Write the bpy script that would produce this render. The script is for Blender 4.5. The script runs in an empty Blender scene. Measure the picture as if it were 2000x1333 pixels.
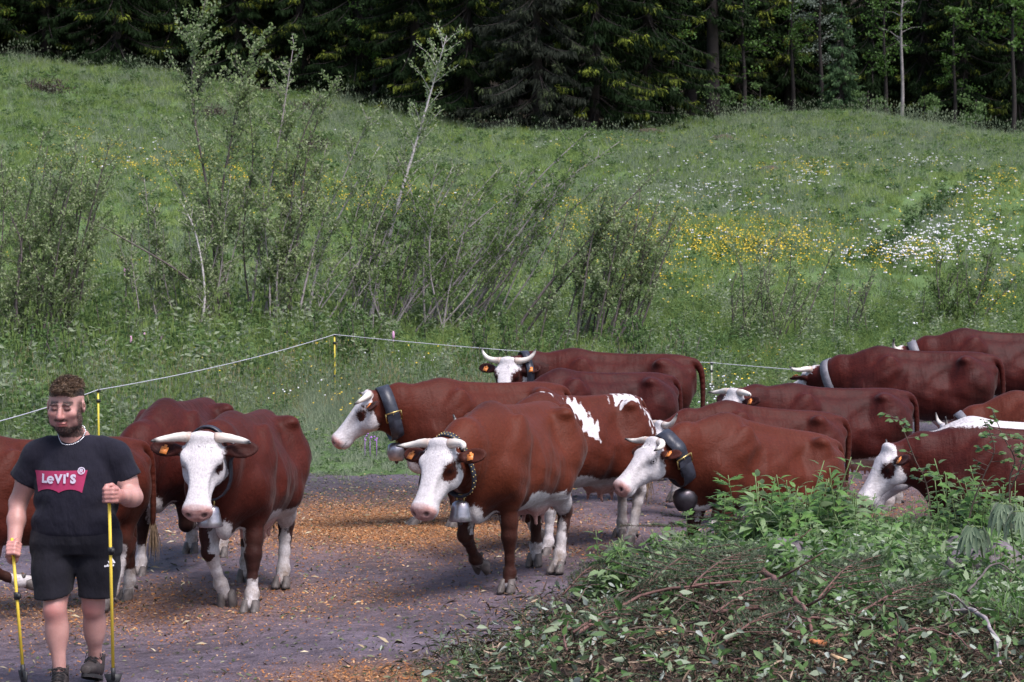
import bpy, bmesh, math, random
import numpy as np
from mathutils import Vector, Matrix
from mathutils.bvhtree import BVHTree

S = bpy.context.scene
COL = S.collection
rad = math.radians
random.seed(7)
RNG = np.random.default_rng(11)

# ------------------------------------------------------------------ camera
CAM_H, F_PX, HORIZON = 2.5, 4000.0, 509.0          # photograph pixels (2000 x 1333)
cam_d = bpy.data.cameras.new('camera')
cam = bpy.data.objects.new('camera', cam_d)
COL.objects.link(cam)
cam_d.sensor_width = 36.0
cam_d.lens = 72.0
cam_d.clip_start, cam_d.clip_end = 0.5, 600.0
PITCH = math.atan((666.5 - HORIZON) / F_PX)
cam.location = (0, 0, CAM_H)
cam.rotation_euler = (math.pi / 2 - PITCH, 0, 0)
cam_d.dof.use_dof = True
cam_d.dof.focus_distance = 15.5
cam_d.dof.aperture_fstop = 7.1
S.camera = cam

# ------------------------------------------------------------------ sky, sun, exposure
SUN_EL, SUN_AZ = rad(60), rad(140)                  # azimuth clockwise from +Y: behind the camera, to the right
world = bpy.data.worlds.new('World')
S.world = world
world.use_nodes = True
wt = world.node_tree
bg = wt.nodes['Background']
sky = wt.nodes.new('ShaderNodeTexSky')
sky.sky_type = 'NISHITA'
sky.sun_disc = False
sky.sun_elevation = SUN_EL
sky.sun_rotation = SUN_AZ
sky.air_density, sky.dust_density, sky.ozone_density = 1.0, 3.0, 1.5
wt.links.new(sky.outputs[0], bg.inputs[0])
bg.inputs[1].default_value = 0.07
sun_d = bpy.data.lights.new('sun', 'SUN')
sun_d.energy = 1.5
sun_d.angle = rad(26)
sun_d.color = (0.99, 0.94, 0.97)
sun = bpy.data.objects.new('sun', sun_d)
COL.objects.link(sun)
sd = Vector((math.sin(SUN_AZ) * math.cos(SUN_EL), math.cos(SUN_AZ) * math.cos(SUN_EL), math.sin(SUN_EL)))
sun.rotation_euler = sd.to_track_quat('Z', 'Y').to_euler()
S.view_settings.view_transform = 'Standard'
S.view_settings.look = 'None'
S.view_settings.gamma = 1.0
S.view_settings.use_curve_mapping = False
S.view_settings.exposure = 1.74
S.cycles.use_denoising = True
S.cycles.max_bounces = 6
S.cycles.diffuse_bounces = 3
S.cycles.glossy_bounces = 2
S.cycles.transmission_bounces = 3
S.cycles.transparent_max_bounces = 8

# ------------------------------------------------------------------ small helpers
def tag(o, label=None, cat=None, group=None, kind=None):
    if label: o['label'] = label
    if cat: o['category'] = cat
    if group: o['group'] = group
    if kind: o['kind'] = kind
    return o

def empty(name, loc=(0, 0, 0), rz=0.0):
    o = bpy.data.objects.new(name, None)
    o.location = loc
    o.rotation_euler = (0, 0, rz)
    o.empty_display_size = 0.2
    COL.objects.link(o)
    return o

def link(name, me, mat=None, parent=None, smooth=True):
    o = bpy.data.objects.new(name, me)
    COL.objects.link(o)
    if mat is not None:
        if isinstance(mat, (list, tuple)):
            for m in mat: me.materials.append(m)
        elif not me.materials:
            me.materials.append(mat)
    if parent is not None: o.parent = parent
    if smooth and len(me.polygons):
        me.polygons.foreach_set('use_smooth', np.ones(len(me.polygons), dtype=bool))
    return o

def mesh_np(name, V, F, nper=None):
    """mesh from numpy vertices and a face array (n,3) or (n,4), or list of such arrays"""
    me = bpy.data.meshes.new(name)
    V = np.asarray(V, np.float32)
    Fs = F if isinstance(F, list) else [F]
    Fs = [np.asarray(f, np.int32) for f in Fs if len(f)]
    nl = sum(f.size for f in Fs); nf = sum(len(f) for f in Fs)
    me.vertices.add(len(V)); me.vertices.foreach_set('co', V.ravel())
    me.loops.add(nl); me.polygons.add(nf)
    if nf:
        me.loops.foreach_set('vertex_index', np.concatenate([f.ravel() for f in Fs]))
        ls, st = [], 0
        for f in Fs:
            ls.append(st + np.arange(len(f)) * f.shape[1]); st += f.size
        me.polygons.foreach_set('loop_start', np.concatenate(ls).astype(np.int32))
    me.update(calc_edges=True)
    me.validate()
    return me

def add_attr(me, name, vals):
    a = me.attributes.new(name, 'FLOAT', 'POINT')
    a.data.foreach_set('value', np.asarray(vals, np.float32))

class MB:
    """collects vertices and faces of many small shapes into one mesh"""
    def __init__(s): s.V = []; s.T = []; s.Q = []; s.n = 0; s.A = []
    def add(s, V, T=None, Q=None, a=None):
        V = np.asarray(V, np.float32).reshape(-1, 3)
        if T is not None and len(T): s.T.append(np.asarray(T, np.int32) + s.n)
        if Q is not None and len(Q): s.Q.append(np.asarray(Q, np.int32) + s.n)
        s.V.append(V); s.n += len(V)
        s.A.append(np.zeros(len(V), np.float32) if a is None else np.broadcast_to(np.asarray(a, np.float32), (len(V),)))
        return s
    def tube(s, P, R, n=8, a=None, cap=True):
        V, Q, T = tube_np(P, R, n, cap)
        if a is not None and np.ndim(a) == 1 and len(a) == len(P):
            a = np.concatenate([np.repeat(a, n), [a[0], a[-1]]]) if cap else np.repeat(a, n)
        return s.add(V, T=T, Q=Q, a=a)
    def box(s, c, h, R=None):
        V = np.array([[x, y, z] for x in (-1, 1) for y in (-1, 1) for z in (-1, 1)], np.float32) * np.asarray(h)
        if R is not None: V = V @ np.asarray(R).T
        Q = [[0, 1, 3, 2], [4, 6, 7, 5], [0, 4, 5, 1], [2, 3, 7, 6], [0, 2, 6, 4], [1, 5, 7, 3]]
        return s.add(V + np.asarray(c), Q=Q)
    def mesh(s, name, attr=None):
        V = np.concatenate(s.V) if s.V else np.zeros((0, 3))
        F = []
        if s.T: F.append(np.concatenate(s.T))
        if s.Q: F.append(np.concatenate(s.Q))
        me = mesh_np(name, V, F)
        if attr: add_attr(me, attr, np.concatenate(s.A))
        return me
    def build(s, name, mat, parent=None, attr=None, smooth=True):
        return link(name, s.mesh(name, attr), mat, parent, smooth)

def tube_np(P, R, n=8, cap=True):
    P = np.asarray(P, float); m = len(P)
    R = np.broadcast_to(np.asarray(R, float), (m,))
    T = np.gradient(P, axis=0) if m > 2 else np.repeat((P[-1:] - P[:1]), m, 0)
    T /= np.linalg.norm(T, axis=1, keepdims=True) + 1e-9
    up = np.array([0, 0, 1.0]) if abs(T[0, 2]) < .9 else np.array([1.0, 0, 0])
    U = np.zeros((m, 3)); u = np.cross(up, T[0]); u /= np.linalg.norm(u)
    for i in range(m):
        u = u - T[i] * np.dot(u, T[i]); u /= np.linalg.norm(u) + 1e-9; U[i] = u
    W = np.cross(T, U)
    an = np.arange(n) * 2 * math.pi / n
    V = P[:, None] + R[:, None, None] * (np.cos(an)[None, :, None] * U[:, None] + np.sin(an)[None, :, None] * W[:, None])
    V = V.reshape(-1, 3)
    i = np.arange(m - 1)[:, None] * n; j = np.arange(n)[None]; k = (j + 1) % n
    Q = np.stack([i + j, i + k, i + n + k, i + n + j], -1).reshape(-1, 4)
    Tt = np.zeros((0, 3), int)
    if cap:
        V = np.concatenate([V, P[:1], P[-1:]])
        a, b = m * n, m * n + 1
        jj = np.arange(n); kk = (jj + 1) % n
        Tt = np.concatenate([np.stack([np.full(n, a), kk, jj], -1), np.stack([np.full(n, b), (m - 1) * n + jj, (m - 1) * n + kk], -1)])
    return V, Q, Tt

def bez(pts, n=12):
    """Catmull-Rom through pts"""
    P = np.asarray(pts, float)
    if len(P) == 2: return P[0] + (P[1] - P[0]) * np.linspace(0, 1, n)[:, None]
    E = np.concatenate([[2 * P[0] - P[1]], P, [2 * P[-1] - P[-2]]])
    out = []
    seg = len(P) - 1; per = max(2, n // seg)
    for i in range(seg):
        p0, p1, p2, p3 = E[i:i + 4]
        t = np.linspace(0, 1, per, endpoint=False)[:, None]
        out.append(.5 * ((2 * p1) + (-p0 + p2) * t + (2 * p0 - 5 * p1 + 4 * p2 - p3) * t ** 2 + (-p0 + 3 * p1 - 3 * p2 + p3) * t ** 3))
    out.append(P[-1:])
    return np.concatenate(out)

def sstep(a, b, x):
    t = np.clip((x - a) / (b - a), 0, 1)
    return t * t * (3 - 2 * t)

def rotm(ax, ang):
    return np.array(Matrix.Rotation(ang, 3, ax))

def uv_sphere(r, nu=14, nv=10, sc=(1, 1, 1)):
    mb = MB(); P = []
    for i in range(nv + 1):
        t = math.pi * i / nv
        for j in range(nu):
            p = 2 * math.pi * j / nu
            P.append((r * sc[0] * math.sin(t) * math.cos(p), r * sc[1] * math.sin(t) * math.sin(p), r * sc[2] * math.cos(t)))
    i = np.arange(nv)[:, None] * nu; j = np.arange(nu)[None]; k = (j + 1) % nu
    Q = np.stack([i + j, i + nu + j, i + nu + k, i + k], -1).reshape(-1, 4)
    return np.array(P), Q

# ------------------------------------------------------------------ materials
def new_mat(name):
    m = bpy.data.materials.new(name); m.use_nodes = True
    nt = m.node_tree
    return m, nt, nt.nodes['Principled BSDF']

def nd(nt, t, **kw):
    n = nt.nodes.new(t)
    for k, v in kw.items():
        if k.startswith('i_'):
            key = k[2:]
            key = int(key) if key.isdigit() else key
            n.inputs[key].default_value = v
        else: setattr(n, k, v)
    return n

def noise(nt, scale, detail=4, rough=.55, coord='Position', vec=None, scl=None):
    n = nd(nt, 'ShaderNodeTexNoise', i_Scale=scale, i_Detail=detail, i_Roughness=rough)
    if vec is None:
        if coord == 'Position': src = nt.nodes.new('ShaderNodeNewGeometry').outputs['Position']
        else: src = nt.nodes.new('ShaderNodeTexCoord').outputs[coord]
    else: src = vec
    if scl is not None:
        mp = nd(nt, 'ShaderNodeMapping'); mp.inputs['Scale'].default_value = scl
        nt.links.new(src, mp.inputs[0]); src = mp.outputs[0]
    nt.links.new(src, n.inputs['Vector'])
    return n

def ramp(nt, src, stops):
    r = nt.nodes.new('ShaderNodeValToRGB')
    e = r.color_ramp.elements
    while len(e) < len(stops): e.new(.5)
    for el, (p, c) in zip(e, stops):
        el.position = p
        el.color = (*c, 1) if len(c) == 3 else c
    nt.links.new(src, r.inputs[0])
    return r

def mixc(nt, fac, a, b):
    m = nt.nodes.new('ShaderNodeMix'); m.data_type = 'RGBA'
    for sock, v in ((0, fac), (6, a), (7, b)):
        if hasattr(v, 'node'): nt.links.new(v, m.inputs[sock])
        elif sock == 0: m.inputs[0].default_value = v
        else: m.inputs[sock].default_value = (*v, 1)
    return m.outputs[2]

def maths(nt, op, a, b=None, c=None):
    m = nt.nodes.new('ShaderNodeMath'); m.operation = op
    for i, v in enumerate((a, b, c)):
        if v is None: continue
        if hasattr(v, 'node'): nt.links.new(v, m.inputs[i])
        else: m.inputs[i].default_value = v
    return m.outputs[0]

def maprange(nt, v, a, b, c=0.0, d=1.0):
    m = nt.nodes.new('ShaderNodeMapRange')
    nt.links.new(v, m.inputs[0])
    for i, x in enumerate((a, b, c, d)): m.inputs[i + 1].default_value = x
    return m.outputs[0]

def attr(nt, name):
    a = nt.nodes.new('ShaderNodeAttribute'); a.attribute_name = name
    return a.outputs['Fac']

def bump(nt, bsdf, h, strength=.3, dist=.01):
    b = nd(nt, 'ShaderNodeBump', i_Strength=strength, i_Distance=dist)
    nt.links.new(h, b.inputs['Height']); nt.links.new(b.outputs[0], bsdf.inputs['Normal'])
    return b

def simple(name, col, rough=.6, var=.25, scale=8, bumps=0.0, metal=0.0, spec=.4, coord='Object'):
    m, nt, b = new_mat(name)
    n = noise(nt, scale, 4, .6, coord)
    c = np.array(col)
    r = ramp(nt, n.outputs[0], [(.25, tuple(c * (1 - var))), (.75, tuple(np.minimum(c * (1 + var), 1)))])
    nt.links.new(r.outputs[0], b.inputs['Base Color'])
    b.inputs['Roughness'].default_value = rough
    b.inputs['Metallic'].default_value = metal
    b.inputs['Specular IOR Level'].default_value = spec
    if bumps: bump(nt, b, n.outputs[0], bumps)
    return m

def leafmat(name, c1, c2, rough=.5, trans=.25, spec=.35, scale=.9, under=None, coord='Position'):
    """foliage: colour drifts with place, some light passes through"""
    m, nt, b = new_mat(name)
    n = noise(nt, scale, 3, .6, coord)
    n2 = noise(nt, scale * 23, 2, .5, coord)
    f = maths(nt, 'ADD', maths(nt, 'MULTIPLY', n.outputs[0], .6), maths(nt, 'MULTIPLY', n2.outputs[0], .4))
    r = ramp(nt, f, [(.32, c1), (.68, c2)])
    col = r.outputs[0]
    if under is not None:
        g = nt.nodes.new('ShaderNodeNewGeometry')
        col = mixc(nt, g.outputs['Backfacing'], col, under)
    nt.links.new(col, b.inputs['Base Color'])
    b.inputs['Roughness'].default_value = rough
    b.inputs['Specular IOR Level'].default_value = spec
    if trans > 0:
        tr = nt.nodes.new('ShaderNodeBsdfTranslucent'); nt.links.new(col, tr.inputs[0])
        mx = nt.nodes.new('ShaderNodeMixShader'); mx.inputs[0].default_value = trans
        out = nt.nodes['Material Output']
        nt.links.new(b.outputs[0], mx.inputs[1]); nt.links.new(tr.outputs[0], mx.inputs[2])
        nt.links.new(mx.outputs[0], out.inputs[0])
    return m

# ------------------------------------------------------------------ implicit surfaces: bodies grown as one continuous skin
class SDF:
    def __init__(s, lo, hi, h):
        s.h = h; s.lo = np.asarray(lo, float)
        s.n = np.ceil((np.asarray(hi) - s.lo) / h).astype(int) + 1
        s.D = np.full(s.n, .5, np.float32)
        s.ax = [(s.lo[i] + h * np.arange(s.n[i])).astype(np.float32) for i in range(3)]
    def _sl(s, lo, hi, pad):
        a = np.clip(np.floor((np.asarray(lo) - pad - s.lo) / s.h).astype(int), 0, s.n)
        b = np.clip(np.ceil((np.asarray(hi) + pad - s.lo) / s.h).astype(int) + 1, 0, s.n)
        return tuple(slice(x, y) for x, y in zip(a, b))
    def _grid(s, sl):
        return s.ax[0][sl[0]][:, None, None], s.ax[1][sl[1]][None, :, None], s.ax[2][sl[2]][None, None, :]
    def _put(s, sl, d, k, sub=False):
        A = s.D[sl]
        if A.size == 0: return
        k = max(k, 1e-4)
        if sub:
            d = -d
            hh = np.maximum(k - np.abs(A - d), 0) / k
            s.D[sl] = np.maximum(A, d) + hh * hh * (k * .25)
        else:
            hh = np.maximum(k - np.abs(A - d), 0) / k
            s.D[sl] = np.minimum(A, d) - hh * hh * (k * .25)
    def cone(s, a, b, ra, rb, k=.03, sub=False):
        a = np.asarray(a, float); b = np.asarray(b, float); r = max(ra, rb)
        sl = s._sl(np.minimum(a, b), np.maximum(a, b), r + k + 2 * s.h)
        X, Y, Z = s._grid(sl)
        ab = b - a; L = max(float(ab @ ab), 1e-9)
        t = np.clip(((X - a[0]) * ab[0] + (Y - a[1]) * ab[1] + (Z - a[2]) * ab[2]) / L, 0, 1)
        d = np.sqrt((X - a[0] - t * ab[0]) ** 2 + (Y - a[1] - t * ab[1]) ** 2 + (Z - a[2] - t * ab[2]) ** 2) - (ra + (rb - ra) * t)
        s._put(sl, d, k, sub)
    def chain(s, P, R, k=.03):
        for i in range(len(P) - 1): s.cone(P[i], P[i + 1], R[i], R[i + 1], k)
    def ell(s, c, r, R=None, k=.03, sub=False):
        """ellipsoid with radii r; columns of R are its axes"""
        c = np.asarray(c, float); r = np.asarray(r, float)
        R = np.eye(3) if R is None else np.asarray(R, float)
        ext = np.sqrt(((R * r) ** 2).sum(1))
        sl = s._sl(c - ext, c + ext, k + 2 * s.h)
        X, Y, Z = s._grid(sl); X = X - c[0]; Y = Y - c[1]; Z = Z - c[2]
        q = [(X * R[0, i] + Y * R[1, i] + Z * R[2, i]) / r[i] for i in range(3)]
        k0 = np.sqrt(q[0] ** 2 + q[1] ** 2 + q[2] ** 2)
        k1 = np.sqrt((q[0] / r[0]) ** 2 + (q[1] / r[1]) ** 2 + (q[2] / r[2]) ** 2)
        s._put(sl, k0 * (k0 - 1) / (k1 + 1e-6), k, sub)
    def loft(s, xs, w, zt, zb, O=(0, 0, 0), R=None, k=.05, ptop=2.0, pbot=2.0, zm=.5, ripple=None):
        """tube along local x with half width w, top zt and bottom zb; zm = height of the widest level"""
        O = np.asarray(O, float); R = np.eye(3) if R is None else np.asarray(R, float)
        xs = np.asarray(xs, float)
        c = []
        for x in (xs[0], xs[-1]):
            for y in (-max(w), max(w)):
                for z in (min(zb), max(zt)): c.append(O + R @ np.array([x, y, z]))
        c = np.array(c)
        sl = s._sl(c.min(0), c.max(0), k + 2 * s.h)
        X, Y, Z = s._grid(sl); X = X - O[0]; Y = Y - O[1]; Z = Z - O[2]
        x = X * R[0, 0] + Y * R[1, 0] + Z * R[2, 0]
        y = X * R[0, 1] + Y * R[1, 1] + Z * R[2, 1]
        z = X * R[0, 2] + Y * R[1, 2] + Z * R[2, 2]
        xf = np.linspace(xs[0], xs[-1], 256)
        def cur(v):
            g = np.interp(xf, xs, v)
            ker = np.hanning(19); ker /= ker.sum()
            return np.convolve(np.pad(g, 9, mode='edge'), ker, 'valid')
        W, T, B = cur(w), cur(zt), cur(zb)
        xc = np.clip(x, xs[0], xs[-1])
        W = np.interp(xc, xf, W); T = np.interp(xc, xf, T); B = np.interp(xc, xf, B)
        if ripple is not None: W = W + ripple(xc, z)
        M = B + (T - B) * zm
        up = z > M
        hz = np.where(up, T - M, M - B)
        p = np.where(up, ptop, pbot)
        q = (np.abs(y) / W) ** p + (np.abs(z - M) / hz) ** p
        q = q ** (1 / p)
        d = (q - 1) * np.minimum(W, hz) * .9
        ex = np.abs(x - xc)
        d = np.where(ex > 0, np.sqrt(np.maximum(d, 0) ** 2 + ex ** 2) + np.minimum(d, 0) * (ex <= 0), d)
        s._put(sl, d.astype(np.float32), k)
    def mesh(s, relax=1):
        D = s.D; h = s.h
        ins = D < 0
        cnt = np.zeros(np.array(D.shape) - 1, np.int8)
        for i in (0, 1):
            for j in (0, 1):
                for k in (0, 1):
                    cnt += ins[i:D.shape[0] - 1 + i, j:D.shape[1] - 1 + j, k:D.shape[2] - 1 + k]
        act = (cnt > 0) & (cnt < 8)
        idx = np.argwhere(act)
        acc = np.zeros((len(idx), 3)); n = np.zeros(len(idx))
        cor = [np.array((i, j, k)) for i in (0, 1) for j in (0, 1) for k in (0, 1)]
        val = {tuple(c): D[tuple((idx + c).T)] for c in cor}
        for a in cor:
            for ax in range(3):
                if a[ax]: continue
                b = a.copy(); b[ax] = 1
                da, db = val[tuple(a)], val[tuple(b)]
                m = (da < 0) != (db < 0)
                t = np.where(m, da / np.where(m, da - db, 1), 0)
                acc += np.where(m[:, None], a + t[:, None] * (b - a), 0); n += m
        V = (acc / n[:, None] + idx) * h + s.lo
        ids = np.full(act.shape, -1, np.int64); ids[tuple(idx.T)] = np.arange(len(idx))
        Q = []
        for ax in range(3):
            u, v = (ax + 1) % 3, (ax + 2) % 3
            a = [slice(None)] * 3; b = [slice(None)] * 3
            a[ax] = slice(0, -1); b[ax] = slice(1, None)
            A, B = ins[tuple(a)], ins[tuple(b)]
            e = np.argwhere(A != B)
            e = e[(e[:, u] > 0) & (e[:, v] > 0) & (e[:, u] < D.shape[u] - 1) & (e[:, v] < D.shape[v] - 1)]
            def cell(du, dv):
                q = e.copy(); q[:, u] -= du; q[:, v] -= dv
                return ids[tuple(q.T)]
            q = np.stack([cell(1, 1), cell(0, 1), cell(0, 0), cell(1, 0)], -1)
            fl = ~A[tuple(e.T)]
            q[fl] = q[fl][:, ::-1]
            Q.append(q)
        Q = np.concatenate(Q)
        Q = Q[(Q >= 0).all(1)]
        for _ in range(relax):
            acc = np.zeros_like(V); c = np.zeros(len(V))
            for i in range(4):
                for j in (1, 3):
                    np.add.at(acc, Q[:, i], V[Q[:, (i + j) % 4]]); np.add.at(c, Q[:, i], 1)
            V = V * .5 + .5 * acc / np.maximum(c, 1)[:, None]
        return V, Q
# ------------------------------------------------------------------ terrain
_PY = np.array([0, 22, 25, 28, 32, 36, 40, 50, 60, 80, 100, 112, 130, 160, 260.])
_PZ = np.array([0, 0, .03, .10, .32, .70, 1.2, 2.5, 3.9, 6.6, 9.3, 11.2, 15.5, 25.0, 60.])
_yf = np.linspace(0, 260, 1041)
_pf = np.interp(_yf, _PY, _PZ); _k = np.hanning(15); _k /= _k.sum()
_pf = np.convolve(np.pad(_pf, 7, mode='edge'), _k, 'valid')
DITCH = np.array([(7.6, 47.0), (9.6, 53.0), (11.6, 58.5), (14.0, 65.0), (17.5, 70.5), (24, 76)])

def seg_dist(X, Y, P):
    best = np.full(np.shape(X), 1e9); sd = np.zeros(np.shape(X))
    for a, b in zip(P[:-1], P[1:]):
        d = b - a; L = d @ d
        t = np.clip(((X - a[0]) * d[0] + (Y - a[1]) * d[1]) / L, 0, 1)
        dx, dy = X - a[0] - t * d[0], Y - a[1] - t * d[1]
        q = np.hypot(dx, dy)
        s = np.sign(d[0] * dy - d[1] * dx)
        m = q < best
        best = np.where(m, q, best); sd = np.where(m, s, sd)
    return best, sd

def bank_x(X, Y):
    return X - (-.55 + (Y - 12) * .29) + .12 * np.sin(Y * 3.1) + .08 * np.sin(Y * 7.7 + 1)

def terrain(X, Y):
    X = np.asarray(X, float); Y = np.asarray(Y, float)
    z = np.interp(Y, _yf, _pf)
    zr = np.minimum(z, 9.35 - .05 * (Y - 100)) 
    zr = np.where(Y > 122, zr + (Y - 122) * .42, zr)
    z = z + (zr - z) * sstep(4, 10, X) * (Y > 95)
    z = z + np.maximum(0, -X - 2) * .14 * sstep(45, 100, Y)
    z = z - .8 * sstep(14, 25, X) * sstep(72, 100, Y)
    z = z + sstep(30, 60, Y) * (.22 * np.sin(X * .21 + 1.3) * np.sin(Y * .17) + .12 * np.sin(X * .53 + Y * .31) + .06 * np.sin(X * 1.3 - Y * .9))
    z = z + .018 * np.sin(X * 1.9 + .4) * np.sin(Y * 1.3) + .010 * np.sin(X * 4.3 + Y * 2.9)
    # the road drops away to the right
    z = z - .45 * sstep(1.0, 3.6, X) * (1 - sstep(17.5, 25.5, Y))
    # heap along the road on the near right
    z = z + (.38 + .45 * sstep(1.0, 3.6, X)) * sstep(0.0, 1.7, bank_x(X, Y)) * (1 - sstep(15.0, 16.4, Y + .15 * np.sin(X * 2.2)))
    d, s = seg_dist(X, Y, DITCH)
    far = (Y > 44) & (Y < 80)
    z = z - np.where(far, .60 * np.exp(-(d / .85) ** 2), 0) + np.where(far & (s < 0), .50 * np.exp(-((d - 1.5) / 1.3) ** 2), 0)
    return z

def grass_edge(X):
    return 23.4 + 6.0 * sstep(-.5, 4.0, X) - 1.0 * sstep(-2.5, -5, X) + .35 * np.sin(X * 1.7) + .18 * np.sin(X * 4.1 + 1)

def lines(*segs):
    out = []
    for a, b, st in segs: out.append(np.arange(a, b - 1e-6, st))
    out.append([segs[-1][1]])
    return np.concatenate(out)

def ground_material():
    m, nt, b = new_mat('meadow_soil')
    n1 = noise(nt, .22, 4, .6); n2 = noise(nt, 3.5, 4, .65); n3 = noise(nt, 22, 3, .6)
    f = maths(nt, 'ADD', maths(nt, 'MULTIPLY', n1.outputs[0], .5), maths(nt, 'ADD', maths(nt, 'MULTIPLY', n2.outputs[0], .3), maths(nt, 'MULTIPLY', n3.outputs[0], .2)))
    g = ramp(nt, f, [(.35, (.045, .078, .026)), (.5, (.075, .122, .044)), (.65, (.115, .165, .065))]).outputs[0]
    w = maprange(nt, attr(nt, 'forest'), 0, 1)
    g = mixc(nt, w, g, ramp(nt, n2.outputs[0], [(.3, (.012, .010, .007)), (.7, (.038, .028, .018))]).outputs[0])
    g = mixc(nt, maprange(nt, attr(nt, 'heap'), 0, 1), g, ramp(nt, n3.outputs[0], [(.3, (.018, .013, .010)), (.7, (.075, .052, .042))]).outputs[0])
    nt.links.new(g, b.inputs['Base Color']); b.inputs['Roughness'].default_value = .9; b.inputs['Specular IOR Level'].default_value = .15
    bump(nt, b, n2.outputs[0], .8, .05)
    return m

def build_ground():
    xs = lines((-90, -34, 4), (-34, -14, 1), (-14, -7, .35), (-7, 7, .14), (7, 14, .35), (14, 34, 1), (34, 90, 4))
    ys = lines((2, 10, .5), (10, 31, .14), (31, 60, .4), (60, 125, 1), (125, 260, 5))
    X, Y = np.meshgrid(xs, ys)
    V = np.stack([X, Y, terrain(X, Y)], -1).reshape(-1, 3)
    nx = len(xs); i = np.arange(len(ys) - 1)[:, None] * nx; j = np.arange(nx - 1)[None]
    Q = np.stack([i + j, i + j + 1, i + nx + j + 1, i + nx + j], -1).reshape(-1, 4)
    me = mesh_np('ground', V, Q)
    x, y = V[:, 0], V[:, 1]
    fe = forest_edge(x)
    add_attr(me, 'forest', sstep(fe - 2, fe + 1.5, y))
    add_attr(me, 'heap', sstep(0, .8, bank_x(x, y)) * (y < 17))
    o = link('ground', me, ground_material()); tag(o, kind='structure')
    # the road lies on the ground as a sheet of its own
    xs = lines((-40, -9, 1.5), (-9, 9, .12), (9, 40, 1.5)); ys = lines((3, 10, .5), (10, 31.5, .12))
    X, Y = np.meshgrid(xs, ys)
    Z = terrain(X, Y) + .006 + .006 * np.sin(X * 9 + 3 * np.sin(Y * 5)) * np.sin(Y * 7 + 2 * np.sin(X * 4))
    V = np.stack([X, Y, Z], -1).reshape(-1, 3)
    nx = len(xs); i = np.arange(len(ys) - 1)[:, None] * nx; j = np.arange(nx - 1)[None]
    Q = np.stack([i + j, i + j + 1, i + nx + j + 1, i + nx + j], -1).reshape(-1, 4)
    c = V[Q].mean(1)
    keep = (c[:, 1] < grass_edge(c[:, 0]) + .25) & ~((bank_x(c[:, 0], c[:, 1]) > .55) & (c[:, 1] < 16.0))
    Q = Q[keep]
    u, inv = np.unique(Q.ravel(), return_inverse=True)
    me = mesh_np('road', V[u], inv.reshape(-1, 4))
    m, nt, b = new_mat('road_mud')
    n1 = noise(nt, .7, 6, .7); n2 = noise(nt, 9, 5, .75); n3 = noise(nt, 60, 3, .7)
    f = maths(nt, 'ADD', maths(nt, 'MULTIPLY', n1.outputs[0], .45), maths(nt, 'ADD', maths(nt, 'MULTIPLY', n2.outputs[0], .35), maths(nt, 'MULTIPLY', n3.outputs[0], .2)))
    col = ramp(nt, f, [(.34, (.028, .020, .024)), (.45, (.080, .060, .076)), (.56, (.150, .116, .150)), (.7, (.24, .195, .235))]).outputs[0]
    mud = maprange(nt, attr(nt, 'mud'), 0, 1)
    col = mixc(nt, maths(nt, 'MULTIPLY', mud, maprange(nt, n2.outputs[0], .3, .55)), col, (.026, .019, .022))
    chip = maths(nt, 'MULTIPLY', attr(nt, 'chip'), maprange(nt, n2.outputs[0], .22, .48))
    col = mixc(nt, maths(nt, 'MULTIPLY', chip, .92), col, ramp(nt, n3.outputs[0], [(.3, (.13, .058, .024)), (.7, (.38, .185, .075))]).outputs[0])
    nt.links.new(col, b.inputs['Base Color'])
    nt.links.new(maprange(nt, n1.outputs[0], .35, .7, .42, .85), b.inputs['Roughness'])
    b.inputs['Specular IOR Level'].default_value = .35
    vo = nd(nt, 'ShaderNodeTexVoronoi', i_Scale=5.5); nt.links.new(nt.nodes.new('ShaderNodeNewGeometry').outputs['Position'], vo.inputs['Vector'])
    hb = maths(nt, 'ADD', maths(nt, 'ADD', n2.outputs[0], maths(nt, 'MULTIPLY', n3.outputs[0], .4)), maths(nt, 'MULTIPLY', maprange(nt, vo.outputs[0], .15, .5), .55))
    bump(nt, b, hb, 1.0, .06)
    x, y = V[u][:, 0], V[u][:, 1]
    add_attr(me, 'mud', mud_field(x, y)); add_attr(me, 'chip', chip_field(x, y))
    o = link('road', me, m); tag(o, kind='structure')

def forest_edge(X):
    return np.where(X < 7, 99.0 + .8 * np.sin(X * .6), 105 + 1.0 * np.sin(X * .5)) - 3.5 * np.exp(-((X - 1) / 5.0) ** 2)

def mud_field(x, y):
    a = sstep(2.2, .4, np.abs(y - (grass_edge(x) - 1.7))) * .95
    b = np.exp(-((x - .9) / .9) ** 2 - ((y - 17.3) / .8) ** 2) * .7
    return np.clip(np.maximum(a, b) + .1 * np.sin(x * 5 + y * 3), 0, 1)

def chip_field(x, y):
    a = 1.25 * np.exp(-((x + 1.15 + .10 * (y - 19)) / 1.5) ** 2 - ((y - 19.2) / 1.7) ** 2)
    b = .55 * np.exp(-((x + 3.0) / 1.6) ** 2 - ((y - 14.6) / .9) ** 2)
    c = .35 * np.exp(-((x + 1.6) / 1.2) ** 2 - ((y - 15.3) / .8) ** 2)
    d = .9 * np.exp(-((x + .85) / .55) ** 2 - ((y - 12.2) / .35) ** 2)
    e = .45 * np.exp(-((x - 3.6) / 1.5) ** 2 - ((y - 21.5) / 2.0) ** 2)
    return np.clip(np.maximum.reduce([a, b, c, d, e]), 0, 1)

build_ground()

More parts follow.
